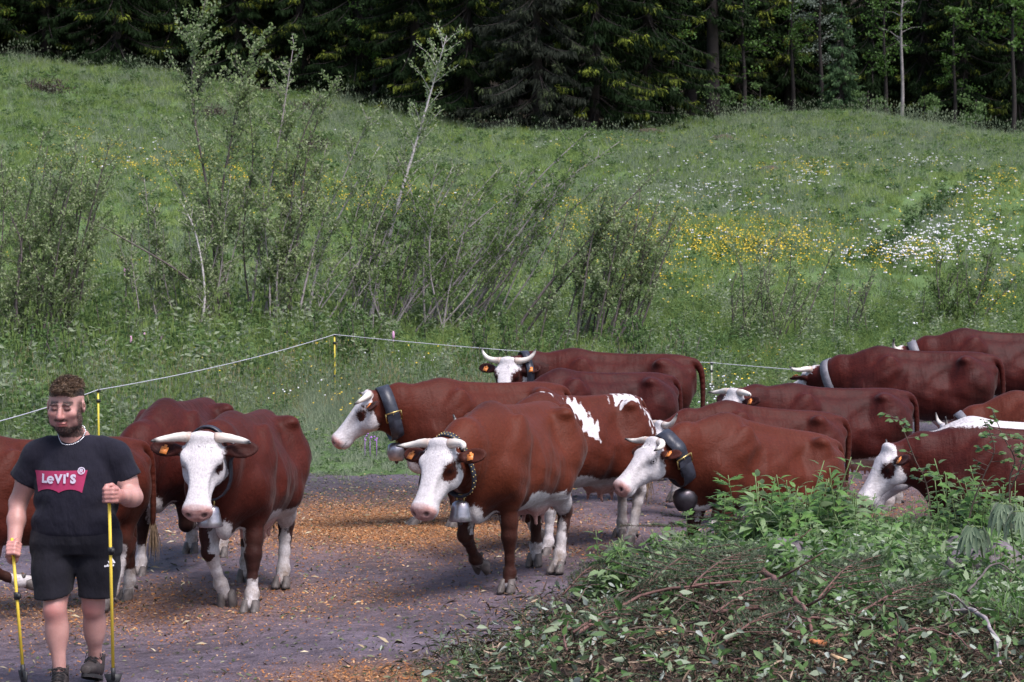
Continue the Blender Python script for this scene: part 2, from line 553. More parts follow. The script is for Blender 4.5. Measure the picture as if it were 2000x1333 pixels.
# pixel of the photograph on the terrain -> world point (layout aid: everything then stands on the ground there)
def at(px, py=None, Y=None):
    if Y is not None:
        x = (px - 1000) / F_PX * Y
        return np.array([x, Y, float(terrain(x, Y))])
    dy = (HORIZON - py) / F_PX; dx = (px - 1000) / F_PX
    Ys = np.arange(9, 180, .05)
    d = terrain(dx * Ys, Ys) - (CAM_H + dy * Ys)
    i = np.argmax(d > 0)
    y = Ys[i]
    return np.array([dx * y, y, float(terrain(dx * y, y))])
# ------------------------------------------------------------------ scattering of uncountable things (grass, flowers, chips)
def scatter(name, P, rot, scl, pid, protos, kind='stuff', label=None, cat=None):
    """instances of the proto meshes on points; one object"""
    me = bpy.data.meshes.new(name)
    P = np.asarray(P, np.float32); n = len(P)
    me.vertices.add(n); me.vertices.foreach_set('co', P.ravel())
    a = me.attributes.new('rot', 'FLOAT_VECTOR', 'POINT'); a.data.foreach_set('vector', np.asarray(rot, np.float32).ravel())
    a = me.attributes.new('scl', 'FLOAT_VECTOR', 'POINT'); a.data.foreach_set('vector', np.asarray(scl, np.float32).ravel())
    a = me.attributes.new('pid', 'INT', 'POINT'); a.data.foreach_set('value', np.asarray(pid, np.int32))
    o = bpy.data.objects.new(name, me); COL.objects.link(o)
    ng = bpy.data.node_groups.new(name, 'GeometryNodeTree')
    ng.interface.new_socket('Geometry', in_out='INPUT', socket_type='NodeSocketGeometry')
    ng.interface.new_socket('Geometry', in_out='OUTPUT', socket_type='NodeSocketGeometry')
    gi = ng.nodes.new('NodeGroupInput'); go = ng.nodes.new('NodeGroupOutput')
    mp = ng.nodes.new('GeometryNodeMeshToPoints')
    ng.links.new(gi.outputs[0], mp.inputs[0])
    join = ng.nodes.new('GeometryNodeJoinGeometry')
    def named(t, nm):
        q = ng.nodes.new('GeometryNodeInputNamedAttribute'); q.data_type = t; q.inputs[0].default_value = nm
        return q.outputs[0]
    r, s, p = named('FLOAT_VECTOR', 'rot'), named('FLOAT_VECTOR', 'scl'), named('INT', 'pid')
    for i, pm in enumerate(protos):
        po = bpy.data.objects.new(pm.name, pm)
        oi = ng.nodes.new('GeometryNodeObjectInfo'); oi.inputs['Object'].default_value = po; oi.inputs['As Instance'].default_value = True
        ip = ng.nodes.new('GeometryNodeInstanceOnPoints')
        cm = ng.nodes.new('FunctionNodeCompare'); cm.data_type = 'INT'; cm.operation = 'EQUAL'
        ng.links.new(p, cm.inputs[2]); cm.inputs[3].default_value = i
        ng.links.new(cm.outputs[0], ip.inputs['Selection'])
        ng.links.new(mp.outputs[0], ip.inputs['Points'])
        ng.links.new(oi.outputs['Geometry'], ip.inputs['Instance'])
        ng.links.new(r, ip.inputs['Rotation']); ng.links.new(s, ip.inputs['Scale'])
        ng.links.new(ip.outputs[0], join.inputs[0])
    ng.links.new(join.outputs[0], go.inputs[0])
    md = o.modifiers.new('scatter', 'NODES'); md.node_group = ng
    tag(o, label, cat, None, kind)
    return o

def unit(v): return v / (np.linalg.norm(v, axis=-1, keepdims=True) + 1e-9)

def leaves(mb, P, D, L, W, nrm=None, fold=.25, a=None, droop=0.0, rng=RNG):
    """diamond leaves with a folded midrib: P base points, D directions"""
    P = np.asarray(P, float); n = len(P); D = unit(np.asarray(D, float))
    if nrm is None: nrm = rng.normal(size=(n, 3)) + np.array([0, 0, 1.2])
    U = unit(np.cross(nrm, D)); N = np.cross(D, U)
    L = np.broadcast_to(L, (n,))[:, None]; W = np.broadcast_to(W, (n,))[:, None]
    mid = P + D * L * .45
    V = np.stack([P, mid + U * W * .5 + N * W * fold, P + D * L - np.array([0, 0, 1]) * droop * L, mid - U * W * .5 + N * W * fold], 1).reshape(-1, 3)
    i = np.arange(n)[:, None] * 4
    T = np.concatenate([i + np.array([[0, 1, 2]]), i + np.array([[0, 2, 3]])])
    aa = None if a is None else np.repeat(np.broadcast_to(a, (n,)), 4)
    mb.add(V, T=T, a=aa)

def blade_tuft(n, h, w, spread, lean, rng, seed_heads=0):
    mb = MB()
    for i in range(n):
        an = rng.uniform(0, 2 * math.pi); r = spread * math.sqrt(rng.random())
        b = np.array([r * math.cos(an), r * math.sin(an), -.02])
        hh = h * rng.uniform(.55, 1.15); d = rng.normal(size=2) * lean
        m = b + np.array([d[0] * .35 * hh, d[1] * .35 * hh, hh * .55]); t = b + np.array([d[0] * hh, d[1] * hh, hh * (1 - .25 * min(1, d @ d))])
        wa = rng.uniform(0, math.pi); u = np.array([math.cos(wa), math.sin(wa), 0]) * w * .5
        mb.add([b - u, b + u, m + u * .8, m - u * .8, t], Q=[[0, 1, 2, 3]], T=[[3, 2, 4]], a=[0, 0, .5, .5, 1])
    for i in range(seed_heads):
        an = rng.uniform(0, 2 * math.pi); r = spread * math.sqrt(rng.random())
        b = np.array([r * math.cos(an), r * math.sin(an), 0]); t = b + np.array([rng.normal() * .12 * h, rng.normal() * .12 * h, h * rng.uniform(1.2, 1.7)])
        u = np.array([w * .25, 0, 0]); mb.add([b - u, b + u, t], T=[[0, 1, 2]], a=1)
        u = np.array([w * .9, 0, 0]); q = np.array([0, w * .9, 0]); z = np.array([0, 0, h * .22])
        mb.add([t - u * .2, t + z * .5 + u, t + z, t + z * .5 - u, t + z * .5 + q, t + z * .5 - q], T=[[0, 1, 2], [0, 2, 3], [0, 4, 2], [0, 2, 5]], a=1)
    return mb

def weed_tuft(n, h, L, rng):
    mb = MB()
    for i in range(n):
        b = np.append(rng.normal(size=2) * .05, 0); t = b + np.array([rng.normal() * .12, rng.normal() * .12, h * rng.uniform(.6, 1.1)])
        u = np.array([.003, 0, 0]); mb.add([b - u, b + u, t], T=[[0, 1, 2]], a=.2)
        k = rng.integers(5, 9); tt = rng.uniform(.25, 1, k)
        P = b + (t - b) * tt[:, None]; an = rng.uniform(0, 2 * math.pi, k)
        D = np.stack([np.cos(an), np.sin(an), rng.uniform(-.2, .7, k)], -1)
        leaves(mb, P, D, L * rng.uniform(.7, 1.2, k), L * .45, a=rng.uniform(.2, 1, k), rng=rng)
    return mb

M_GRASS = leafmat('meadow_grass', (.100, .170, .044), (.300, .380, .130), .55, .45, .08, .26)
M_GRASS2 = leafmat('verge_grass', (.165, .215, .135), (.34, .385, .26), .55, .45, .08, 1.1)
M_HERB = leafmat('herbs', (.055, .110, .038), (.15, .225, .082), .5, .38, .12, .8)
M_STRAW = leafmat('dry_grass', (.17, .16, .08), (.30, .27, .15), .7, .2, .2, 2)

def proto(mb, name, mat):
    me = mb.mesh(name); me.materials.append(mat); return me

def frustum_points(n_per_m2, y0, y1, rng, margin=2.5, power=0):
    """points spread evenly on the part of the terrain the photograph shows, and a step to either side"""
    out = []
    ys = np.arange(y0, y1, 1.0)
    for y in ys:
        w = .253 * (y + .5) + margin
        k = rng.poisson(2 * w * 1.0 * (n_per_m2(y) if callable(n_per_m2) else n_per_m2))
        out.append(np.stack([rng.uniform(-w, w, k), y + rng.random(k)], -1))
    return np.concatenate(out)

def grass():
    rng = np.random.default_rng(21)
    # --- short trampled verge
    A = [proto(blade_tuft(34, .16, .007, .10, .55, rng), 'grass_tuft', M_GRASS2) for _ in range(3)] + \
        [proto(blade_tuft(22, .30, .007, .09, .40, rng, 4), 'grass_tuft', M_GRASS2)] + \
        [proto(blade_tuft(16, .34, .006, .08, .35, rng, 5), 'dry_tuft', M_STRAW)] + \
        [proto(weed_tuft(5, .16, .07, rng), 'weed_tuft', M_HERB)]
    P = frustum_points(46, 21.5, 33, rng)
    e = grass_edge(P[:, 0])
    ins = (P[:, 1] > e + rng.normal(0, .22, len(P)))
    P = P[ins]
    d = P[:, 1] - grass_edge(P[:, 0])
    n = len(P)
    tall = rng.random(n) < sstep(1.5, 6, d) * .55
    pid = np.where(tall, np.where(rng.random(n) < .22, 4, 3), np.where(rng.random(n) < .18, 5, rng.integers(0, 3, n)))
    s = rng.uniform(.7, 1.25, n) * (.55 + .55 * sstep(0, 4, d))
    Z = terrain(P[:, 0], P[:, 1])
    rot = np.stack([rng.normal(0, .12, n), rng.normal(0, .12, n), rng.uniform(0, 6.3, n)], -1)
    scatter('verge_grass', np.column_stack([P, Z]), rot, np.stack([s, s, s], -1), pid, A, label='pale trampled grass between the road and the fence', cat='grass')
    # --- tall herbs behind the electric fence and below the saplings
    Bp = [proto(blade_tuft(22, .46, .010, .13, .32, rng, 2), 'tall_grass', M_GRASS) for _ in range(2)] + \
         [proto(weed_tuft(7, .42, .085, rng), 'herb_tuft', M_HERB) for _ in range(3)] + [proto(weed_tuft(6, .5, .10, rng), 'pale_herb_tuft', M_GRASS2)]
    P = frustum_points(24, 26, 43, rng)
    f = fence_y(P[:, 0])
    P = P[(P[:, 1] > f + rng.normal(-.3, .5, len(P)))]
    n = len(P); pid = rng.integers(0, 6, n); pid = np.where(rng.random(n) < .3, rng.integers(0, 2, n), pid)
    left = sstep(0, -5, P[:, 0])
    s = rng.uniform(.65, 1.25, n) * (.8 + .5 * left * sstep(2, 6, P[:, 1] - fence_y(P[:, 0])))
    rot = np.stack([rng.normal(0, .14, n), rng.normal(0, .14, n), rng.uniform(0, 6.3, n)], -1)
    scatter('tall_herbs', np.column_stack([P, terrain(P[:, 0], P[:, 1])]), rot, np.stack([s, s, s], -1), pid, Bp, label='tall green herbs and grass growing behind the fence', cat='herbs')
    # --- the meadow on the slope
    C = [proto(blade_tuft(26, .26, .014, .22, .42, rng), 'meadow_tuft', M_GRASS) for _ in range(3)] + [proto(blade_tuft(18, .36, .015, .18, .35, rng, 3), 'meadow_tuft', M_GRASS2)] + [proto(weed_tuft(6, .26, .11, rng), 'meadow_weed', M_HERB)]
    P = frustum_points(lambda y: 15 - .07 * (y - 40), 40, 107, rng)
    fe = forest_edge(P[:, 0]); P = P[(P[:, 1] < fe + rng.normal(0, .8, len(P)))]
    n = len(P); patchy = np.sin(P[:, 0] * .5 + 2 * np.sin(P[:, 1] * .3)) * np.sin(P[:, 1] * .42 + P[:, 0] * .2)
    pid = np.where(rng.random(n) < .14 + .18 * (patchy > .3), 3, np.where(rng.random(n) < .13, 4, rng.integers(0, 3, n)))
    s = rng.uniform(.7, 1.3, n) * (1 + .35 * sstep(50, 95, P[:, 1])) * (1 + .25 * patchy)
    dd, _ = seg_dist(P[:, 0], P[:, 1], DITCH); s *= np.where(dd < .9, .75, 1)
    rot = np.stack([rng.normal(0, .14, n), rng.normal(0, .14, n), rng.uniform(0, 6.3, n)], -1)
    scatter('meadow_grass', np.column_stack([P, terrain(P[:, 0], P[:, 1])]), rot, np.stack([s, s, s * .9], -1), pid, C, label='green meadow grass covering the slope up to the forest', cat='grass')
    # dark herbs filling the ditch
    Dp = [proto(weed_tuft(9, .62, .15, rng), 'ditch_herb', leafmat('ditch_herbs', (.045, .085, .032), (.10, .16, .06), .5, .3, .12, .8)) for _ in range(2)]
    P = []
    for a, b in zip(DITCH[:-1], DITCH[1:]):
        k = int(np.linalg.norm(b - a) * 13); t = rng.random(k)[:, None]; P.append(a + (b - a) * t + rng.normal(0, .26, (k, 2)))
    P = np.concatenate(P); n = len(P); s = rng.uniform(.35, .85, n); rot = np.stack([rng.normal(0, .2, n), rng.normal(0, .2, n), rng.uniform(0, 6.3, n)], -1)
    scatter('ditch_herbs', np.column_stack([P, terrain(P[:, 0], P[:, 1])]), rot, np.stack([s] * 3, -1), rng.integers(0, 2, n), Dp, label='dark herbs lining the furrow that climbs the right slope', cat='herbs')

def fence_y(X):
    """line of the electric fence"""
    return np.interp(X, [-12, -4.86, -2.8, 3.1, 5.5, 12], [15.5, 24.0, 32.0, 32.0, 31.5, 33.0])

def flower_head(r, petals, col, up=.0):
    mb = MB()
    an = np.arange(petals) * 2 * math.pi / petals
    for a in an:
        c, s = math.cos(a), math.sin(a); u = np.array([c, s, up]); w = np.array([-s, c, 0])
        mb.add([np.zeros(3), u * r * .6 + w * r * .36, u * r + np.array([0, 0, r * .1]), u * r * .6 - w * r * .36], T=[[0, 1, 2], [0, 2, 3]])
    return mb

def flowers():
    rng = np.random.default_rng(5)
    MYL = simple('buttercup_yellow', (.72, .50, .02), .45, .15, 3); MWH = simple('flower_white', (.72, .70, .74), .6, .08, 3)
    MPK = simple('bistort_pink', (.58, .30, .48), .6, .15, 3); MVI = simple('flower_violet', (.30, .13, .42), .6, .2, 3)
    def stemmed(head, r, h, k, mat, name, rng):
        mb = MB()
        for i in range(k):
            p = np.append(rng.normal(size=2) * .09, h * rng.uniform(.75, 1.1))
            V = head.mesh('q'); n = len(V.vertices); co = np.zeros(n * 3, np.float32); V.vertices.foreach_get('co', co); co = co.reshape(-1, 3)
            Rr = rotm('X', rng.normal(0, .5)) @ rotm('Y', rng.normal(0, .5))
            T = np.array([list(f.vertices) for f in V.polygons])
            mb.add(co @ Rr.T + p, T=T)
            bpy.data.meshes.remove(V)
        me = mb.mesh(name); me.materials.append(mat); return me
    yb = stemmed(flower_head(.0165, 5, None, .5), .02, .32, 4, MYL, 'buttercup', rng)
    yb1 = stemmed(flower_head(.017, 5, None, .5), .02, .34, 1, MYL, 'buttercup_single', rng)
    wt_ = MB()
    V, Q = uv_sphere(.034, 8, 6); wt_.add(V, Q=Q)
    def balls(r, k, h, mat, name):
        mb = MB()
        for i in range(k):
            V, Q = uv_sphere(r * rng.uniform(.7, 1.1), 7, 5, (1, 1, .7)); V = V * (1 + rng.normal(0, .12, V.shape))
            mb.add(V + np.append(rng.normal(size=2) * .08, h * rng.uniform(.8, 1.15)), Q=Q)
        me = mb.mesh(name); me.materials.append(mat); return me
    wb = balls(.021, 2, .36, MWH, 'white_flower'); wb1 = balls(.016, 1, .30, MWH, 'white_flower_near')
    def put(name, P, protos, pid, s, label):
        n = len(P); rot = np.stack([np.zeros(n), np.zeros(n), rng.uniform(0, 6.3, n)], -1)
        s = np.broadcast_to(s, (n,))
        scatter(name, np.column_stack([P, terrain(P[:, 0], P[:, 1])]), rot, np.stack([s, s, s], -1), pid, protos, label=label, cat='flowers')
    # patches placed by where the photograph shows them: (px, py, half width px, half height px, count)
    def patch(list_):
        out = []
        for px, py, wx, wy, k in list_:
            for _ in range(k):
                sp = 1.0 if rng.random() < .72 else 2.0; q = at(px + rng.normal(0, wx * .62 * sp), py + rng.normal(0, wy * .62 * sp)); out.append(q[:2])
        return np.array(out)
    Y = patch([(1470, 500, 150, 40, 650), (1240, 470, 150, 40, 380), (1100, 440, 60, 40, 80), (740, 400, 190, 30, 260), (520, 375, 150, 25, 160), (330, 340, 200, 28, 240), (170, 300, 80, 35, 50), (1620, 345, 100, 12, 60), (1560, 350, 60, 20, 40),
               (1900, 440, 90, 40, 90), (1800, 520, 90, 18, 70), (1950, 380, 50, 20, 50), (1940, 590, 50, 40, 60), (1350, 290, 200, 15, 50), (1760, 280, 120, 8, 50), (1280, 560, 90, 40, 40), (160, 540, 60, 10, 20)])
    put('buttercups', Y, [yb], np.zeros(len(Y), int), rng.uniform(.9, 1.5, len(Y)), 'yellow buttercups in drifts across the meadow')
    Y = patch([(500, 735, 90, 20, 60), (460, 770, 140, 18, 40), (590, 720, 30, 20, 25), (640, 840, 60, 30, 30), (600, 800, 50, 25, 20), (1420, 790, 50, 20, 35), (1480, 740, 60, 15, 20), (820, 725, 60, 12, 14), (330, 780, 60, 12, 16)])
    put('verge_buttercups', Y, [yb1], np.zeros(len(Y), int), rng.uniform(.9, 1.3, len(Y)), 'small yellow buttercups near the fence posts')
    W = patch([(1800, 500, 120, 40, 330), (1760, 530, 80, 18, 80), (1580, 370, 45, 18, 60), (1830, 335, 90, 8, 70), (1400, 390, 90, 18, 70), (1300, 370, 120, 30, 80), (1480, 425, 60, 15, 30), (1910, 470, 100, 70, 190), (1870, 390, 60, 20, 40), (1450, 330, 150, 30, 40), (1540, 300, 40, 14, 20),
               (600, 270, 120, 8, 12), (260, 310, 60, 20, 14), (200, 340, 20, 8, 14), (900, 410, 100, 12, 20), (1100, 300, 120, 15, 16), (1280, 420, 90, 25, 40), (1700, 300, 120, 15, 24), (1330, 500, 100, 25, 30)])
    put('white_flowers', W, [wb], np.zeros(len(W), int), rng.uniform(.7, 1.25, len(W)), 'white flower heads scattered over the meadow')
    W = patch([(1430, 800, 30, 12, 26), (560, 800, 60, 30, 14), (800, 740, 90, 12, 12), (1370, 835, 20, 10, 8)])
    put('dandelion_clocks', W, [wb1], np.zeros(len(W), int), rng.uniform(.8, 1.3, len(W)), 'pale seed heads in the verge grass')
    mb = MB()
    for px, py, Yd in ((282, 658, 35.5), (255, 665, 35.2), (316, 662, 36), (768, 655, 36.5), (208, 672, 35), (244, 527, 46), (122, 660, 37)):
        p = at(px, Y=Yd); z = CAM_H + (HORIZON - py) / F_PX * Yd
        V, Q = uv_sphere(.026, 8, 6, (1, 1, 3)); mb.add(V + np.array([p[0], p[1], z]), Q=Q); mb.tube([p, (p[0], p[1], z)], [.005, .005], 5)
    o = mb.build('bistort_flowers', MPK); tag(o, 'pink bistort spikes standing above the herbs behind the fence', 'flowers', kind='stuff')
    mb = MB()
    for px, py in ((735, 768), (712, 764), (722, 772), (1437, 752), (1445, 747), (1475, 762), (1500, 770)):
        p = at(px, Y=27.0 if px > 1000 else 25); z = p[2] + .3
        for q in range(3):
            V, Q = uv_sphere(.012, 7, 5); mb.add(V + np.array([p[0], p[1], z]) + rng.normal(0, .025, 3), Q=Q)
        mb.tube([p, (p[0], p[1], z)], [.004, .004], 5)
    o = mb.build('violet_flowers', MVI); tag(o, 'small violet flowers in the verge grass', 'flowers', kind='stuff')

# ------------------------------------------------------------------ saplings and shrubs
M_LEAF = leafmat('sapling_leaf', (.135, .20, .075), (.29, .37, .155), .5, .42, .1, .5, under=(.27, .32, .18))
M_LEAFD = leafmat('alder_leaf', (.085, .145, .048), (.20, .275, .095), .5, .4, .1, .6)
M_BARKG = simple('grey_bark', (.25, .215, .22), .8, .4, 18, .4)
M_BARKD = simple('dark_twig_bark', (.095, .075, .074), .8, .4, 22, .4)
def birch_bark():
    m, nt, b = new_mat('pale_bark')
    n = noise(nt, 9, 4, .7, scl=(1, 1, .35)); n2 = noise(nt, 30, 3, .6, scl=(.3, .3, 2.2))
    c = ramp(nt, n2.outputs[0], [(.35, (.16, .135, .13)), (.5, (.42, .39, .39)), (.8, (.54, .51, .51))]).outputs[0]
    nt.links.new(c, b.inputs['Base Color']); b.inputs['Roughness'].default_value = .75
    return m
M_BIRCH = birch_bark()

def shrub(name, label, base, stems, rng, leaf=.055, dens=55, mat=M_LEAF, bark=M_BARKG, group='saplings between the fence and the meadow', low=.15, twig=1.0, cat='shrub'):
    """stems: list of (dx, dy, top_dx, top_dy, height, radius, bend[, bark])"""
    root = empty(name, tuple(base)); tag(root, label, cat, group)
    fo = MB(); n_st = 0
    for st in stems:
        dx, dy, tx, ty, H, r, bend = st[:7]
        bk = st[7] if len(st) > 7 else bark
        z0 = float(terrain(base[0] + dx, base[1] + dy)) - base[2]
        p0 = np.array([dx, dy, z0 - .05]); p3 = np.array([dx + tx, dy + ty, z0 + H])
        p1 = p0 + (p3 - p0) * .35 + np.array([-bend * H * .12, 0, .03 * H]) + rng.normal(0, .02 * H, 3); p2 = p0 + (p3 - p0) * .7 + np.array([-bend * H * .09, 0, .03 * H]) + rng.normal(0, .02 * H, 3)
        P = bez([p0, p1, p2, p3], 18); t = np.linspace(0, 1, len(P))
        st_mb = MB(); st_mb.tube(P, .8 * r * (1 - t) ** .8 + .005, 6)
        nb = int(H * 8 * twig)
        for b in range(nb):
            tb = rng.uniform(low, .98); i = min(int(tb * (len(P) - 1)), len(P) - 2)
            q = P[i] + (P[i + 1] - P[i]) * rng.random()
            dr = P[min(i + 2, len(P) - 1)] - P[i]; dr = unit(dr)
            an = rng.uniform(0, 2 * math.pi); side = np.array([math.cos(an), math.sin(an), rng.uniform(-.1, .6)])
            d = unit(dr * rng.uniform(.4, 1.0) + side * rng.uniform(.5, 1.0))
            L = H * rng.uniform(.09, .24) * (1.15 - tb * .7)
            e = q + d * L + np.array([0, 0, -.04 * L]); m = q + d * L * .5 + rng.normal(0, .03 * L, 3)
            st_mb.tube([q, m, e], [max(r * .22 * (1 - tb * .5), .005), .005, .003], 4, cap=False)
            k = rng.poisson(dens * L * 1.5)
            if k:
                u = rng.uniform(.1, 1.02, k); B = q + (m - q) * np.minimum(u * 2, 1)[:, None] + (e - m) * np.maximum(u * 2 - 1, 0)[:, None]
                D = rng.normal(size=(k, 3)) + d * .8 + np.array([0, 0, .35])
                leaves(fo, B + rng.normal(0, .03, (k, 3)), D, 1.12 * leaf * rng.uniform(.6, 1.25, k), leaf * .72, rng=rng)
        k = rng.poisson(dens * H * .16)
        B = P[rng.integers(len(P) // 3, len(P), k)] + rng.normal(0, .05, (k, 3))
        leaves(fo, B, rng.normal(size=(k, 3)) + np.array([0, 0, .5]), leaf, leaf * .6, rng=rng)
        st_mb.build('stem', bk, root)
    fo.build('foliage', mat, root, smooth=False)
    return root

def saplings():
    rng = np.random.default_rng(77)
    R = lambda a, b: rng.uniform(a, b)
    g = 'saplings between the fence and the meadow'
    # tall upright clump (px 400-560), stems reach the top of the picture
    s = [(-.45, 0, -.25, .1, 6.35, .038, .4, M_BARKD), (-.25, .2, .5, .2, 5.6, .030, .6, M_BARKD), (.1, -.1, .85, .2, 5.4, .028, .2, M_BARKG), (.15, .3, -.1, 0, 4.6, .022, .2, M_BARKD), (.3, 0, .5, .1, 4.3, .022, -.3), (-.1, -.2, .1, .2, 4.9, .022, .4, M_BARKD),
         (-.6, .1, -.9, .1, 3.2, .018, -.6), (.5, .2, .9, .2, 3.3, .018, .4)] + [(R(-.8, .9), R(-.5, .5), R(-.7, .8), R(-.3, .3), R(1.6, 3.4), .014, R(-.6, .6)) for _ in range(9)]
    shrub('willow_sapling', 'tallest sapling clump with dark upright stems reaching the top of the picture', at(475, Y=39.0), s, rng, .062, 42, low=.22)
    # stems bowed to the left
    s = [(.6, 0, -3.0, -.3, 2.6, .026, -2.6, M_BARKD), (.5, .2, -2.3, .2, 2.3, .02, -2.2, M_BARKD), (.35, -.2, -.35, 0, 2.7, .034, -1.0, M_BIRCH), (0, 0, -.6, .2, 2.4, .016, .2), (-.4, .1, -.3, 0, 3.0, .016, .3), (-.2, .3, -.2, 0, 2.1, .014, 0)] + [(R(-.9, .6), R(-.5, .5), R(-.6, .5), R(-.3, .3), R(1.2, 2.6), .012, R(-.5, .5)) for _ in range(8)]
    shrub('willow_sapling', 'sapling clump with a pale bent stem and branches bowed towards the left', at(355, Y=38.2), s, rng, .058, 55, low=.1)
    # middle clump leaning right
    s = [(-.5, 0, .9, .2, 4.6, .030, .3, M_BARKD), (-.3, .1, 1.0, .1, 4.9, .030, .2, M_BARKD), (-.1, -.2, 1.45, .2, 4.2, .026, .1, M_BARKG), (.1, .2, 1.4, .3, 3.6, .036, .3, M_BIRCH), (.3, 0, 1.7, .2, 3.4, .022, 0), (-.2, .3, .7, 0, 3.6, .02, .2)] + [(R(-.7, .8), R(-.5, .5), R(.2, 1.3), R(-.3, .3), R(1.3, 3.0), .014, R(-.3, .5)) for _ in range(9)]
    shrub('willow_sapling', 'sapling clump behind the yellow fence post with two leafy tips', at(585, Y=39.0), s, rng, .058, 45, low=.16)
    # birch with the white stem
    s = [(0, 0, 1.55, .2, 5.7, .055, .25, M_BIRCH), (.25, .1, 1.6, .2, 3.2, .02, .1), (-.2, .1, .8, 0, 2.6, .018, .2), (.5, .2, 1.5, .1, 2.7, .02, .2), (-.4, 0, .8, 0, 2.3, .016, .2)] + [(R(-.6, .8), R(-.4, .4), R(.4, 1.4), R(-.3, .3), R(1.2, 2.5), .013, R(-.2, .5)) for _ in range(7)]
    shrub('birch_sapling', 'leaning birch with a slender white stem and leafy crown', at(715, Y=39.4), s, rng, .055, 46, low=.45, twig=.95, cat='tree')
    # dense dark thicket leaning hard to the right
    s = [(R(-1.0, .9), R(-.7, .7), R(-.1, 2.6), R(-.3, .6), R(1.2, 3.4), R(.012, .026), R(-1.0, 1.6), (M_BARKG if R(0, 1) < .6 else M_BARKD)) for _ in range(24)]
    s += [(0, 0, 3.4, .2, 3.9, .022, .2), (.4, 0, 3.6, .2, 3.7, .018, .3)]
    shrub('alder_thicket', 'dense dark thicket of many thin stems leaning to the right', at(800, Y=39.0), s, rng, .055, 40, M_LEAFD, low=.2)
    s = [(R(-.7, .7), R(-.5, .5), R(.9, 2.2), R(-.2, .4), R(1.7, 3.2), R(.016, .026), R(-.2, .4)) for _ in range(16)]
    shrub('alder_thicket', 'dark leafy thicket in the middle of the row, right of the birch', at(905, Y=40.0), s, rng, .05, 30, M_LEAFD, low=.25)
    # right-hand leaning clump with a long bare stem
    s = [(-1.2, 0, 2.9, .3, 3.3, .036, .1, M_BARKD), (-1.0, .2, 2.2, .2, 2.4, .03, .3, M_BARKD)] + [(R(-.6, .9), R(-.5, .5), R(.3, 1.3), R(-.2, .3), R(1.6, 3.1), R(.016, .024), R(-.2, .3), M_BARKD) for _ in range(15)]
    shrub('willow_sapling', 'open leaning clump at the right end of the sapling row', at(1110, Y=37.6), s, rng, .055, 56, low=.2)
    s = [(R(-.5, .5), R(-.4, .4), R(.3, 1.1), R(-.2, .3), R(1.5, 2.9), R(.016, .026), R(-.1, .3), M_BARKD) for _ in range(12)]
    shrub('willow_sapling', 'clump of dark parallel stems behind the backs of the far cows', at(1190, Y=38.0), s, rng, .052, 50, low=.25)
    # left edge bush
    s = [(R(-1.0, 1.0), R(-.8, .8), R(-.6, 1.0), R(-.3, .3), R(2.2, 4.1), R(.018, .030), R(-.4, .4), M_BARKD) for _ in range(26)]
    shrub('willow_bush', 'broad grey green bush at the left edge of the picture', at(20, Y=36.5), s, rng, .05, 70, low=.08)
    # low bushes on the right
    s = [(R(-.7, .7), R(-.5, .5), R(-.4, .8), R(-.2, .2), R(1.0, 2.0), .013, R(-.3, .3), M_BARKD) for _ in range(15)]
    shrub('low_bush', 'low loose bush in the meadow above the far cow heads', at(1490, Y=38.0), s, rng, .05, 62, low=.1)
    s = [(R(-.6, .6), R(-.4, .4), R(-.4, .8), R(-.2, .2), R(.8, 1.7), .012, R(-.3, .3), M_BARKD) for _ in range(14)]
    shrub('low_bush', 'small dark bush standing in the meadow on the far right', at(1850, Y=40.0), s, rng, .055, 80, M_LEAFD, low=.05)
    s = [(R(-.4, .4), R(-.3, .3), R(-.2, .5), R(-.2, .2), R(.8, 1.5), .011, R(-.3, .3), M_BARKD) for _ in range(7)]
    shrub('low_bush', 'thin sapling between the two low bushes', at(1655, Y=38.5), s, rng, .048, 45, low=.2)
    # small bushes under the saplings
    for px, Y, lab in ((640, 35.5, 'bright green bush at the foot of the saplings behind the fence post'), (240, 36.5, 'leafy undergrowth bush below the bowed sapling'), (1010, 35.5, 'yellow green bush just behind the wire above the far horned cow'), (60, 33.0, 'low herb bush near the left frame edge behind the fence'), (1290, 35.0, 'leafy low bush behind the rump of the far cow')):
        s = [(R(-.8, .8), R(-.4, .4), R(-.3, .3), R(-.2, .2), R(.5, 1.05), .008, R(-.2, .2), M_BARKD) for _ in range(16)]
        shrub('leafy_bush', lab, at(px, Y=Y), s, rng, .06, 85, M_HERB, low=.05, group='low bushes below the saplings')

# ------------------------------------------------------------------ forest
def spruce_leaf_mat(name, c1, c2, tip):
    m, nt, b = new_mat(name)
    n = noise(nt, 1.1, 4, .6); n2 = noise(nt, 18, 2, .6)
    f = maths(nt, 'ADD', maths(nt, 'MULTIPLY', n.outputs[0], .55), maths(nt, 'MULTIPLY', n2.outputs[0], .45))
    c = ramp(nt, f, [(.3, c1), (.7, c2)]).outputs[0]
    c = mixc(nt, maths(nt, 'MULTIPLY', attr(nt, 'a'), maprange(nt, n2.outputs[0], .35, .6)), c, tip)
    nt.links.new(c, b.inputs['Base Color']); b.inputs['Roughness'].default_value = .8; b.inputs['Specular IOR Level'].default_value = .06
    return m
M_SPR = spruce_leaf_mat('spruce_needles', (.004, .009, .0034), (.013, .026, .008), (.20, .235, .032))
M_SPRG = spruce_leaf_mat('spruce_needles_grey', (.009, .012, .008), (.028, .032, .024), (.06, .08, .03))
M_SPRY = spruce_leaf_mat('young_spruce_needles', (.030, .060, .026), (.065, .11, .05), (.11, .17, .055))
M_TRUNK = simple('spruce_bark', (.022, .017, .016), .9, .45, 6, .6)

